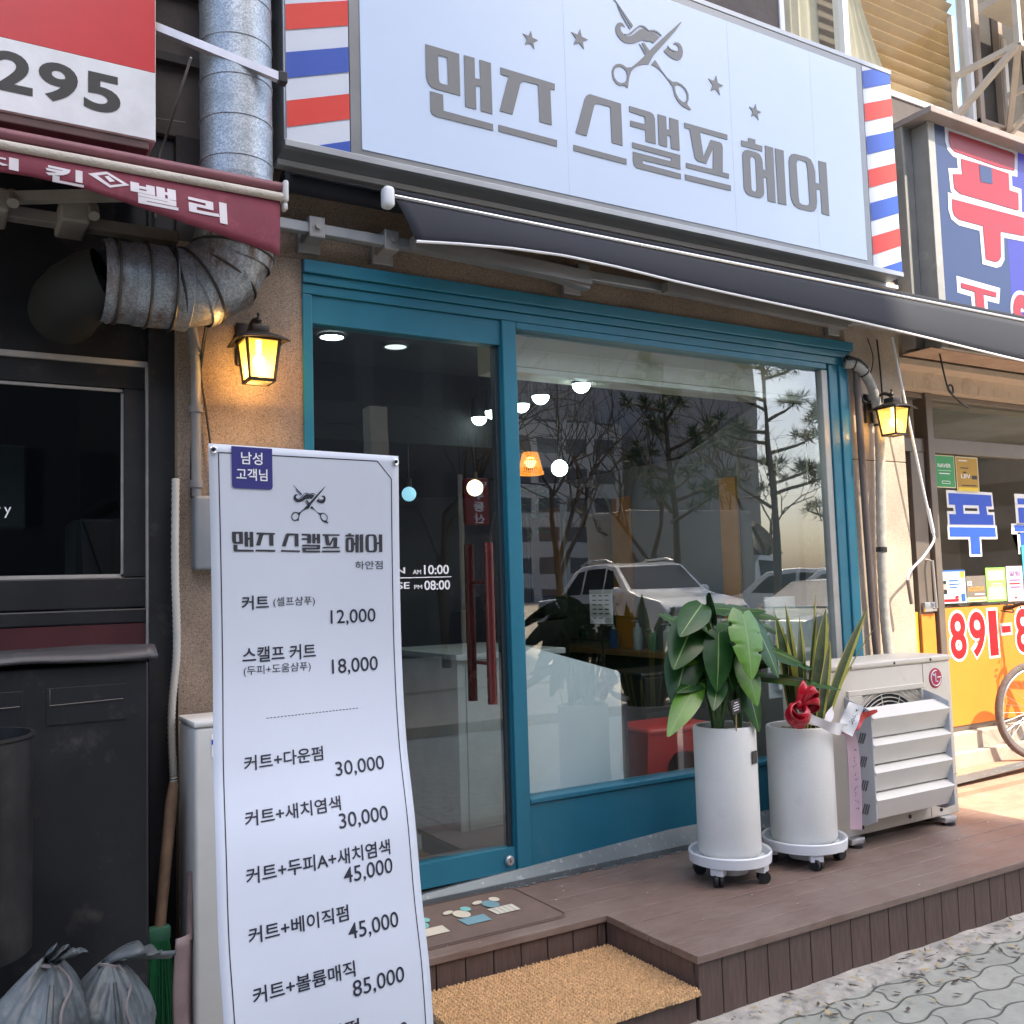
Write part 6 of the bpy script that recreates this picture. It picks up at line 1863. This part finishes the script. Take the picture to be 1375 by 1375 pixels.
xr = 4.695
for i, (ya_, yb_, lab) in enumerate(((2.34, 3.04, 'arched wall mirror with a thin pale frame, nearer the window'), (3.62, 4.32, 'arched wall mirror with a thin pale frame, farther back in the shop'))):
    t = thing('arch_mirror', lab, 'mirror', (xr, (ya_ + yb_) / 2, 1.15))
    c_, r_ = (ya_ + yb_) / 2, (yb_ - ya_) / 2
    out = [(ya_, 1.15), (yb_, 1.15)] + [(c_ + r_ * math.cos(math.pi * k / 20), 2.08 + r_ * math.sin(math.pi * k / 20)) for k in range(21)]
    mb = MB(); mb.sheet([out], lambda a, b: Vector((xr - .012, a, b)), (.01, 0, 0)); mb.build('glass', mirror, t, 0)
    mb = MB(); mb.tube([(xr - .014, a, b) for a, b in out], .012, 8, closed=True); mb.build('frame', gold_trim, t)
for ya_, yb_, z0, z1, lab in ((.92, 1.08, .90, 2.30, 'orange timber wall panel nearest the street'), (2.10, 2.32, .90, 2.28, 'orange timber wall panel just before the nearer arch mirror'), (3.10, 3.56, .90, 2.28, 'orange timber wall panel between the two arch mirrors')):
    mb = MB(); mb.box((xr - .03, ya_, z0), (xr - .003, yb_, z1), .004); tag(mb.build('wall_panel', orange_wood, None, 0), lab, 'wall panel')
for ya_, yb_, z0, z1, lab in ((.65, .90, 2.15, 2.48, 'grey print in a thin gold frame, farther from the street'), (.29, .54, 2.13, 2.45, 'grey print in a thin gold frame, nearest the street')):
    t = thing('framed_print', lab, 'picture', (xr, (ya_ + yb_) / 2, z0))
    mb = MB(); mb.box((xr - .016, ya_, z0), (xr - .003, yb_, z1)); mb.build('print', M('grey_print', (.25, .25, .24), .6, var=.3), t, 0)
    mb = MB(); mb.tube([(xr - .018, ya_, z0), (xr - .018, yb_, z0), (xr - .018, yb_, z1), (xr - .018, ya_, z1)], .008, 6, closed=True); mb.build('frame', gold_trim, t)
t = thing('styling_counter', 'long dark styling counter along the mirrors with bottles', 'counter', (4.5, 2.4, .28))
mb = MB(); mb.box((4.42, 1.3, 1.06), (4.69, 4.5, 1.10), .004); mb.build('top', M('counter_wood', (.30, .16, .07), .4), t, 0)
mb = MB(); mb.box((4.46, 1.32, .28), (4.69, 4.48, 1.058), .004); mb.build('body', M('counter_black', (.02, .02, .02), .5), t, 0)
for k, (y, h, m_) in enumerate(((1.55, .20, white_plastic), (1.72, .16, M('bottle_green', (.10, .3, .2), .3)), (1.9, .22, M('bottle_grey', (.5, .55, .58), .3)), (2.2, .18, M('bottle_blue', (.06, .12, .3), .3)), (3.3, .22, white_plastic), (3.45, .17, M('bottle_grey', (.5, .5, .5))), (3.0, .15, M('bottle_green', (.1, .3, .2))))):
    t = thing('bottle', 'small pump bottle standing on the styling counter', 'bottle', (4.55, y, 1.10), 'pump bottles on the styling counter')
    mb = MB(); mb.lathe([(.0, 1.10), (.034, 1.10), (.036, 1.11), (.036, 1.10 + h * .7), (.014, 1.10 + h * .82), (.012, 1.10 + h * .86)], (4.55, y, 0), 20); mb.build('body', m_, t)
    mb = MB(); mb.lathe([(.016, 1.10 + h * .82), (.016, 1.10 + h * .9), (.005, 1.10 + h * .92), (.005, 1.10 + h)], (4.55, y, 0), 12); mb.box((4.49, y - .006, 1.10 + h * .97), (4.56, y + .006, 1.10 + h), .003); mb.build('pump', white_plastic, t)


def barber_chair(x, y, rz, label):
    t = thing('barber_chair', label, 'barber chair', (x, y, .28), 'black barber chairs')
    t.rotation_euler = (0, 0, 0)
    R = Matrix.Rotation(rz, 4, 'Z')
    T = lambda p: (Matrix.Translation((x, y, .28)) @ R @ Vector(p))
    def ob(mb, c, s, rx=0, bev=.03):
        mb.obox(T(c), s, R @ Matrix.Rotation(rx, 4, 'X'), bev)
    mb = MB(); ob(mb, (0, 0, .50), (.52, .52, .13)); mb.build('seat', black_leather, t)
    mb = MB(); ob(mb, (0, .27, .82), (.50, .10, .58), rad(-10)); ob(mb, (0, .35, 1.17), (.26, .08, .14), rad(-10)); mb.build('backrest', black_leather, t)
    for s in (-1, 1):
        mb = MB(); ob(mb, (s * .30, .02, .70), (.07, .46, .05), 0, .015); ob(mb, (s * .30, .02, .58), (.03, .06, .22), 0, .006); mb.build('armrest', black_leather, t)
    mb = MB(); mb.tube([T((0, 0, .03)), T((0, 0, .45))], .045, 16); mb.lathe([(.0, .0), (.30, .0), (.30, .015), (.06, .05), (.0, .05)], T((0, 0, 0)), 32); mb.build('pedestal', silver, t)
    mb = MB(); mb.tube([T((-.16, -.42, .20)), T((.16, -.42, .20))], .02, 10); mb.tube([T((-.14, -.42, .20)), T((-.14, -.15, .45))], .012, 8); mb.tube([T((.14, -.42, .20)), T((.14, -.15, .45))], .012, 8); mb.build('footrest', silver, t)


barber_chair(3.95, 2.70, rad(-80), 'black padded barber chair in front of the nearer arch mirror')
barber_chair(3.95, 3.95, rad(-80), 'black padded barber chair at the back of the shop')
barber_chair(3.35, 1.75, rad(-150), 'black padded barber chair standing behind the foam board')
t = thing('foam_board', 'large white foam board with slanted top leaning inside the window', 'board', (2.73, .14, .29))
mb = MB(); mb.sheet([[(2.40, .30), (3.012, .30), (3.010, .60), (3.002, 1.138), (2.985, 1.155), (2.46, 1.306), (2.40, 1.32)]], lambda a, b: Vector((a, .075 + .03 * (1.4 - b), b)), (0, .012, 0)); mb.build('sheet', board_white, t, 0)
mb = MB(); mb.box((2.996, .095, .65), (3.006, .10, .78)); mb.box((2.99, .09, .98), (3.0, .094, 1.09)); mb.build('tape', white_plastic, t, 0)
t = thing('plastic_stool', 'red plastic step stool standing inside the display window', 'stool', (3.6, .45, .28))
mb = MB(); mb.box((3.36, .32, .745), (3.83, .66, .80), .028, seg=4); mb.build('seat', red_plastic, t)
for (x0_, x1_, y_) in ((3.36, 3.83, .325), (3.36, 3.83, .650)):
    mb = MB()
    hole = [(3.46, .30), (3.47, .52), (3.49, .60), (3.53, .645), (3.58, .655), (3.62, .655), (3.67, .645), (3.70, .60), (3.72, .52), (3.73, .30)]
    mb.sheet([[(3.335, .285), (3.455, .285)] + hole + [(3.735, .285), (3.855, .285), (3.832, .775), (3.358, .775)]], lambda a, b: Vector((a, y_, b)), (0, .014, 0)); mb.build('side', red_plastic, t, 0)
for x_ in (3.362, 3.815):
    mb = MB(); mb.box((x_, .335, .285), (x_ + .014, .648, .76), .004); mb.build('end', red_plastic, t, 0)
t = thing('black_bin', 'narrow black bin between the foam board and the red stool', 'bin', (3.22, .5, .28))
mb = MB(); mb.box((3.06, .42, .28), (3.30, .62, .95), .014); mb.build('body', black_leather, t, 0)
mb = MB(); mb.box((3.05, .41, .952), (3.31, .63, .975), .008); mb.build('lid', dark_metal, t, 0)
t = thing('dark_trolley', 'black salon trolley standing behind the red stool', 'trolley', (4.0, .95, .28))
mb = MB(); mb.box((3.68, .78, .36), (4.28, 1.15, 1.05), .014); mb.build('body', black_leather, t, 0)
for k in range(3):
    mb = MB(); mb.box((3.70, .765, .42 + k * .21), (4.26, .779, .60 + k * .21), .005); mb.build('drawer', M('drawer_black', (.03, .03, .03), .35), t, 0)
for x_ in (3.74, 4.22):
    mb = MB(); mb.ball((x_, .85, .32), .04, n=10); mb.build('caster', dark_metal, t)
t = thing('reception_desk', 'grey reception desk seen through the lower door glass', 'desk', (2.8, 1.0, .28))
mb = MB(); mb.box((2.47, .85, .28), (2.52, 1.75, 1.20), .004); mb.box((2.525, .85, .28), (3.15, .89, 1.20), .004); mb.build('panel', M('desk_grey', (.36, .40, .40), .5), t, 0)
mb = MB(); mb.box((2.45, .82, 1.202), (3.17, 1.8, 1.235), .005); mb.build('top', M('desk_top', (.5, .52, .52), .35), t, 0)
t = thing('price_card', 'white price card standing up inside the window', 'card', (3.9, 1.42, 1.30))
mb = MB(); mb.box((3.87, 1.30, 1.33), (3.88, 1.55, 1.56)); mb.build('sheet', white_print, t, 0)
mb = MB()
for k in range(6):
    for q in range(3): mb.box((3.868, 1.33 + q * .07, 1.365 + k * .03), (3.8695, 1.375 + q * .07, 1.372 + k * .03))
mb.build('print', navy_ink, t, 0)
mb = MB(); mb.tube([(3.875, 1.42, .28), (3.875, 1.42, 1.33)], .008, 8); mb.lathe([(.0, .0), (.12, .0), (.11, .015), (.0, .02)], (3.875, 1.42, .28), 24); mb.build('stand', dark_metal, t)
t = thing('notice_board', 'pale board propped inside the right end of the display window', 'board', (4.45, .3, 1.2))
mb = MB(); mb.box((4.24, .20, .95), (4.56, .215, 1.43), .003); mb.build('sheet', M('pale_card', (.62, .68, .64), .5), t, 0)
mb = MB(); mb.box((4.20, .24, .90), (4.45, .25, 1.49), .002); mb.build('backing', white_plastic, t, 0)
t = thing('hanging_plant', 'small trailing green plant hanging between the lamps and mirrors', 'plant', (3.9, 2.2, 2.0))
mb = MB(); rr = random.Random(2)
for k in range(90):
    p = Vector((3.88 + rr.gauss(0, .04), 2.2 + rr.gauss(0, .04), rr.uniform(1.98, 2.34)))
    d = Vector((rr.uniform(-1, 1), rr.uniform(-1, 1), rr.uniform(-.8, .3))).normalized() * .05
    s = d.orthogonal().normalized() * .012
    v = [mb.bm.verts.new(q) for q in (p, p + d * .5 + s, p + d, p + d * .5 - s)]
    mb.bm.faces.new(v)
mb.build('leaves', M('fake_leaf', (.10, .28, .06), .5, var=.3), t, 0)
mb = MB(); mb.tube([(3.88, 2.2, 2.1), (3.88, 2.2, 2.50)], .003, 5); mb.build('cord', dark_metal, t)

# ================================================================ across the street (seen in the glass)


def vehicle(name, label, cat, loc, rz, prof, belt, width, paint, sides, glassq, wheels, wr=.36, group=None):
    """local frame: nose towards +x. prof = side outline; panes drawn on the tapered upper body"""
    top = max(p[1] for p in prof)
    t = thing(name, label, cat, (0, 0, 0), group)
    def wy(z): return width / 2 * (1 if z <= belt else 1 - .20 * ((z - belt) / (top - belt)))
    mb = MB()
    loops = [Vector((p[0], p[1], 0)) for p in prof]
    tris = tessellate_polygon([loops])
    L_ = [mb.bm.verts.new((p[0], wy(p[1]), p[1])) for p in prof]; R_ = [mb.bm.verts.new((p[0], -wy(p[1]), p[1])) for p in prof]
    for q in tris:
        mb.bm.faces.new([L_[i] for i in q]); mb.bm.faces.new([R_[i] for i in q][::-1])
    n = len(prof)
    for i in range(n): mb.bm.faces.new((L_[i], L_[(i + 1) % n], R_[(i + 1) % n], R_[i]))
    bmesh.ops.recalc_face_normals(mb.bm, faces=mb.bm.faces)
    bmesh.ops.bevel(mb.bm, geom=[e for e in mb.bm.edges if len(e.link_faces) == 2 and e.calc_face_angle(0) > .5], offset=.045, segments=3, profile=.6, affect='EDGES')
    mb.build('body', paint, t, 50)
    for poly in sides:
        mb = MB()
        for s in (1, -1): mb.sheet([poly], lambda a, b: Vector((a, s * (wy(b) + .006), b)))
        mb.build('side_window', car_glass, t, 0)
    for (xa, za, xb, zb) in glassq:
        mb = MB(); nrm = Vector((zb - za, 0, -(xb - xa))).normalized() * .008
        if nrm.z < 0: nrm = -nrm
        q = [mb.bm.verts.new(Vector(p) + nrm) for p in ((xa, wy(za) * .90, za), (xa, -wy(za) * .90, za), (xb, -wy(zb) * .90, zb), (xb, wy(zb) * .90, zb))]
        mb.bm.faces.new(q); mb.build('windscreen', car_glass, t, 0)
    for x in wheels:
        for s in (1, -1):
            mb = MB(); mb.lathe([(wr * .62, .10), (wr * .9, .11), (wr, .08), (wr, -.08), (wr * .9, -.11), (wr * .62, -.10)], (x, s * (width / 2 - .11), wr), 32, 0, 'Y'); w_ = mb.build('wheel', tyre, t)
            mb = MB(); ys_ = s * (width / 2 - .005)
            mb.lathe([(wr * .56, .0), (wr * .64, .0), (wr * .64, -.03 * s)], (x, ys_, wr), 32, 0, 'Y')
            for k in range(10):
                a = 2 * math.pi * k / 10
                mb.tube([(x + .03 * math.cos(a), ys_, wr + .03 * math.sin(a)), (x + wr * .6 * math.cos(a), ys_, wr + wr * .6 * math.sin(a))], .016, 6)
            mb.build('rim', rim, w_)
    t.location = loc; t.rotation_euler = (0, 0, rz)
    return t, wy


def local_part(t, build):
    """add a part in the vehicle's own frame"""
    loc, rot = t.location.copy(), t.rotation_euler.copy()
    t.location = (0, 0, 0); t.rotation_euler = (0, 0, 0)
    build(t)
    t.location = loc; t.rotation_euler = rot


pk, _ = vehicle('pickup_truck', 'white double cab pickup with roof rails parked across the street', 'pickup', (12.35, -11.8, .16), rad(95),
                [(-2.52, .60), (-2.50, 1.10), (-1.45, 1.18), (-1.05, 1.72), (-.75, 1.83), (.10, 1.86), (.55, 1.80), (1.22, 1.28), (1.55, 1.20), (2.25, 1.10), (2.46, .95), (2.52, .60), (2.40, .36), (1.95, .30), (-1.9, .32), (-2.4, .42)], 1.16, 1.92, car_white,
                [[(-1.22, 1.24), (-.55, 1.24), (-.58, 1.72), (-.85, 1.70)], [(-.48, 1.24), (.22, 1.24), (.22, 1.76), (-.48, 1.74)], [(.28, 1.24), (1.02, 1.25), (.52, 1.70), (.28, 1.75)]],
                [(1.16, 1.32, .58, 1.77)], (-1.55, 1.58), .37)


def pk_parts(t):
    for s in (1, -1):
        mb = MB(); mb.obox((2.38, s * .66, .92), (.22, .42, .16), Matrix.Rotation(rad(-18 * s), 4, 'Z'), .03); mb.build('headlight', M('headlight', (.30, .32, .34), .1, metal=.4), t)
        mb = MB(); mb.tube([(-.9, s * .72, 1.84), (-.6, s * .72, 1.92), (.1, s * .72, 1.93), (.35, s * .72, 1.86)], .022, 8); mb.build('roof_rail', silver, t)
        mb = MB(); mb.ball((.98, s * 1.04, 1.28), .12, (.6, 1, .75), 10); mb.build('mirror', car_white, t)
        mb = MB(); mb.box((-.2, s * .965, 1.02), (-.02, s * .985, 1.05), .008); mb.box((.78, s * .965, 1.02), (.96, s * .985, 1.05), .008); mb.build('door_handle', silver, t)
        for x in (-1.55, 1.58):
            mb = MB(); mb.lathe([(.40, .0), (.46, .0)], (x, s * .964, .37), 30, 0, 'Y'); mb.build('wheel_arch', black_rubber, t)
    mb = MB(); mb.box((2.44, -.55, .78), (2.54, .55, .98), .02); mb.box((2.46, -.8, .40), (2.56, .8, .60), .03); mb.build('grille', M('grille_dark', (.02, .02, .022), .3), t)
    mb = MB(); mb.box((2.54, -.58, .97), (2.56, .58, 1.0)); mb.ball((2.55, 0, .88), .05, (.4, 1, 1), 8); mb.build('chrome_trim', silver, t)


local_part(pk, pk_parts)
bt, _ = vehicle('box_truck', 'white box truck parked behind the pickup across the street', 'truck', (17.9, -16.7, .16), rad(3),
                [(-2.4, .95), (-2.4, 1.0), (1.75, 1.0), (1.9, 1.9), (2.15, 2.15), (2.75, 2.1), (3.05, 1.35), (3.1, .5), (-2.4, .5)], 1.3, 1.9, car_white, [[(2.05, 1.4), (2.75, 1.4), (2.65, 1.95), (2.05, 2.0)]], [(3.06, 1.42, 2.82, 2.05)], (-1.4, 2.2), .38)


def bt_parts(t):
    mb = MB(); mb.box((-2.45, -1.02, 1.02), (1.68, 1.02, 3.35), .03); mb.build('cargo_box', M('cargo_white', (.30, .295, .28), .5, var=.05), t)
    mb = MB(); mb.grid(10, 12, lambda u, v: Vector((1.72 + 1.2 * u, -.85 + 1.7 * v, 3.1 - .95 * u * u))); mb.build('wind_deflector', car_beige, t)


local_part(bt, bt_parts)
MPV = [(-2.1, .5), (-2.12, 1.0), (-1.95, 1.55), (-1.7, 1.68), (.3, 1.70), (.75, 1.62), (1.45, 1.10), (2.05, .95), (2.2, .6), (2.1, .32), (-2.0, .32)]
MW = [[(-1.75, 1.08), (-1.0, 1.08), (-1.0, 1.55), (-1.62, 1.53)], [(-.92, 1.08), (-.05, 1.08), (-.05, 1.58), (-.92, 1.56)], [(.02, 1.08), (1.15, 1.10), (.68, 1.52), (.02, 1.58)]]
m1, _ = vehicle('white_minivan', 'white minivan with its dark rear window, parked beside the box truck', 'minivan', (19.3, -13.6, .16), rad(-118), MPV, 1.05, 1.78, car_white, MW, [(1.40, 1.14, .80, 1.58), (-2.10, 1.10, -1.93, 1.52)], (-1.3, 1.35), .33, 'white minivans across the street')
m2, _ = vehicle('white_minivan', 'white minivan with red tail lamps, farthest right across the street', 'minivan', (18.6, -11.4, .16), rad(-125), MPV, 1.05, 1.78, car_white, MW, [(1.40, 1.14, .80, 1.58), (-2.10, 1.10, -1.93, 1.52)], (-1.3, 1.35), .33, 'white minivans across the street')


def tails(t):
    for s in (1, -1):
        mb = MB(); mb.box((-2.15, s * .62, .95), (-2.02, s * .86, 1.25), .02); mb.build('tail_lamp', M('tail_red', (.35, .02, .02), .2), t)
    mb = MB(); mb.box((-2.16, -.26, .72), (-2.10, .26, .84)); mb.build('number_plate', M('plate_grey', (.5, .5, .5), .5), t, 0)


local_part(m1, tails); local_part(m2, tails)
SED = [(-2.2, .5), (-2.2, .92), (-1.7, 1.02), (-1.05, 1.42), (-.3, 1.46), (.45, 1.42), (1.25, .98), (2.1, .85), (2.25, .55), (2.1, .28), (-2.1, .28)]
s1, _ = vehicle('beige_saloon', 'champagne coloured saloon car parked close to the kerb', 'car', (13.4, -7.4, .12), rad(176), SED, .96, 1.76, car_beige, [[(-1.35, 1.02), (-.4, 1.02), (-.4, 1.38), (-.98, 1.36)], [(-.32, 1.02), (.95, 1.02), (.42, 1.37), (-.32, 1.39)]], [(1.20, 1.02, .48, 1.40), (-1.62, 1.04, -1.08, 1.39)], (-1.3, 1.4), .32)


def bare_tree(x, y, h, seed, label):
    t = thing('bare_tree', label, 'tree', (x, y, .16), 'leafless street trees')
    r_ = random.Random(seed)
    tr, cr_ = MB(), MB()
    def grow(p, d, L_, r, lev):
        q = p + d * L_
        mid = p + d * L_ * .5 + Vector((r_.uniform(-1, 1), r_.uniform(-1, 1), 0)) * L_ * .06
        (tr if lev == 0 else cr_).tube([p, mid, q], [r, r * .86, r * .72], 8 if lev < 2 else 4, caps=False)
        if lev >= 6 or r < .006: return
        for k in range(3 if lev < 3 else 2):
            a = r_.uniform(0, 2 * math.pi); sp = r_.uniform(.35, .8)
            u = d.orthogonal().normalized(); w = d.cross(u)
            nd = (d * math.cos(sp) + (u * math.cos(a) + w * math.sin(a)) * math.sin(sp) + Vector((0, 0, .12))).normalized()
            grow(q if k == 0 else p.lerp(q, r_.uniform(.6, 1)), nd, L_ * r_.uniform(.66, .86), r * r_.uniform(.5, .68), lev + 1)
    grow(Vector((x, y, .1)), Vector((r_.uniform(-.08, .08), 0, 1)).normalized(), h * .26, .095, 0)
    tr.build('trunk', bark, t); cr_.build('branches', bark, t, 0)


bare_tree(8.2, -12.2, 8, 3, 'leafless tree standing left of the white pickup')
bare_tree(12.9, -15.3, 9, 8, 'leafless tree standing right behind the white pickup')
bare_tree(15.5, -15.0, 8.5, 12, 'leafless tree standing in front of the box truck')
bare_tree(20.5, -16.0, 9, 21, 'leafless tree standing behind the two minivans')


def pine(x, y, h, seed, label):
    t = thing('pine_tree', label, 'tree', (x, y, .16), 'pine trees across the street')
    r_ = random.Random(seed)
    mb = MB(); P_ = crv([(x, y, .1), (x + .15, y, h * .35), (x - .1, y + .1, h * .7), (x, y, h * .95)], 8)
    mb.tube(P_, [.115 * (1 - .8 * k / (len(P_) - 1)) for k in range(len(P_))], 10); limbs = []
    for k in range(16):
        z = h * (.42 + .5 * k / 15); a = r_.uniform(0, 6.28); L_ = (1.9 - 1.1 * k / 15) * r_.uniform(.7, 1.15)
        c_ = Vector((x, y, z)); e_ = c_ + Vector((math.cos(a) * L_, math.sin(a) * L_, .35 * L_))
        mb.tube([c_, c_.lerp(e_, .6) + Vector((0, 0, -.05)), e_], [.05, .035, .015], 6); limbs.append((c_, e_))
    mb.build('trunk', bark, t)
    mb = MB()
    for c_, e_ in limbs:
        for q in range(6):
            cc = c_.lerp(e_, r_.uniform(.45, 1.08)) + Vector((r_.gauss(0, .16), r_.gauss(0, .16), r_.gauss(.05, .10)))
            for s in range(46):
                d = Vector((r_.gauss(0, 1), r_.gauss(0, 1), r_.gauss(.35, .7))).normalized()
                p0 = cc + d * r_.uniform(.0, .12); p1 = p0 + d * r_.uniform(.14, .26)
                sd = d.orthogonal().normalized() * .012
                mb.bm.faces.new([mb.bm.verts.new(v) for v in (p0 - sd, p0 + sd, p1)])
    mb.build('crown', pine_leaf, t, 0, recalc=False)


pine(14.9, -13.6, 7.2, 4, 'pine tree with a dark leaning trunk beside the box truck')
pine(17.6, -13.0, 8.0, 9, 'broad pine tree standing in front of the minivans')
pine(20.8, -13.2, 6.5, 15, 'shorter pine tree at the right of the minivans')

ap_a = mat_stripe_windows('block_face', (.075, .072, .07), (.045, .045, .047), 1.6, 2.8)
mb = MB(); mb.box((4.6, -24.5, 0), (11.52, -15.0, 40)); tag(mb.build('shade_tower', ap_a, None, 0), 'slim tall tower added behind the pickup to shade the shop front', 'building')  # tower added as shade caster, placed so its shadow covers the shop front
mb = MB(); mb.box((-30, -26, 0), (4.0, -16, 11)); tag(mb.build('dark_sky_blocker', mat_stripe_windows('dark_face', (.10, .09, .085), (.03, .03, .035), 2.2, 3.0), None, 0), 'dark brown low rise block added across the street to hide the sky', 'building')  # block added to keep bright sky out of the left-hand glass
mb = MB(); mb.box((60, -40, 0), (110, -24, 15)); tag(mb.build('grey_sky_blocker', mat_stripe_windows('grey_face', (.30, .28, .26), (.06, .065, .07), 2.6, 3.0), None, 0), 'grey low rise block added on the far right to hide the sky', 'building')  # block added to darken the sky mirrored in the agency window
t = thing('apartment_block', 'pale apartment slab with block number on its blank gable wall', 'building', (62, -75, 0))
mb = MB(); mb.box((59, -95, 0), (65, -60, 46)); mb.build('gable_slab', M('slab_grey', (.26, .26, .27), .8, var=.05), t, 0)
mb = MB()
for s, xa, xb, za, zb in (('LH', 60.3, 62.6, 26.5, 28.2), ('602', 60.2, 63.2, 23.2, 24.8)):
    mb.glyphs(text(s, .02), lambda a, b: Vector((xb - (xb - xa) * a, -59.95, za + (zb - za) * b)))
mb.build('block_number', M('slab_ink', (.12, .12, .14), .6), t, 0)
mb = MB(); mb.box((44, -80, 0), (57, -70, 17)); tag(mb.build('low_apartments', mat_stripe_windows('low_face', (.55, .54, .52), (.12, .12, .13), 3.2, 2.8), None, 0), 'low white apartment block with balcony rows behind the trees', 'building')
t = thing('hanging_sign', 'red vertical sign with white Korean letters on a post across the street', 'sign', (6.52, -8.3, .16))
mb = MB(); mb.box((6.56, -8.38, 2.52), (6.94, -8.24, 3.20), .02); mb.build('panel', M('sign_red2', (.28, .03, .035), .4), t, 0)
mb = MB()
for k, ch in enumerate('부동산'):
    za = 2.88 - k * .17
    mb.glyphs(text(ch, .03), lambda a, b: Vector((6.86 - .18 * a, -8.236, za + .14 * b)))
for k, ch in enumerate('명우'):
    mb.glyphs(text(ch, .02), lambda a, b: Vector((6.90 - .13 * a - .17 * k, -8.236, 3.06 + .09 * b)))
mb.build('lettering', white_print, t, 0)
mb = MB(); mb.tube([(6.52, -8.31, .16), (6.52, -8.31, 3.25)], .035, 12); mb.build('post', M('post_cream', (.5, .46, .36), .6), t)
t = thing('street_booth', 'dark street booth with flat roof and cream corner post across the way', 'booth', (4.6, -9.4, .16))
mb = MB(); mb.box((2.0, -11.2, .12), (5.2, -8.8, 2.75), .02); mb.build('walls', M('booth_dark', (.05, .055, .07), .6), t, 0)
mb = MB(); mb.box((1.8, -11.4, 2.76), (5.9, -8.3, 2.86), .02); mb.build('roof', M('booth_roof', (.03, .035, .05), .6), t, 0)
mb = MB(); mb.box((5.22, -8.78, .12), (5.5, -8.5, 4.2), .01); mb.build('corner_post', M('post_cream', (.5, .4, .3)), t, 0)
bpy.context.view_layer.update()
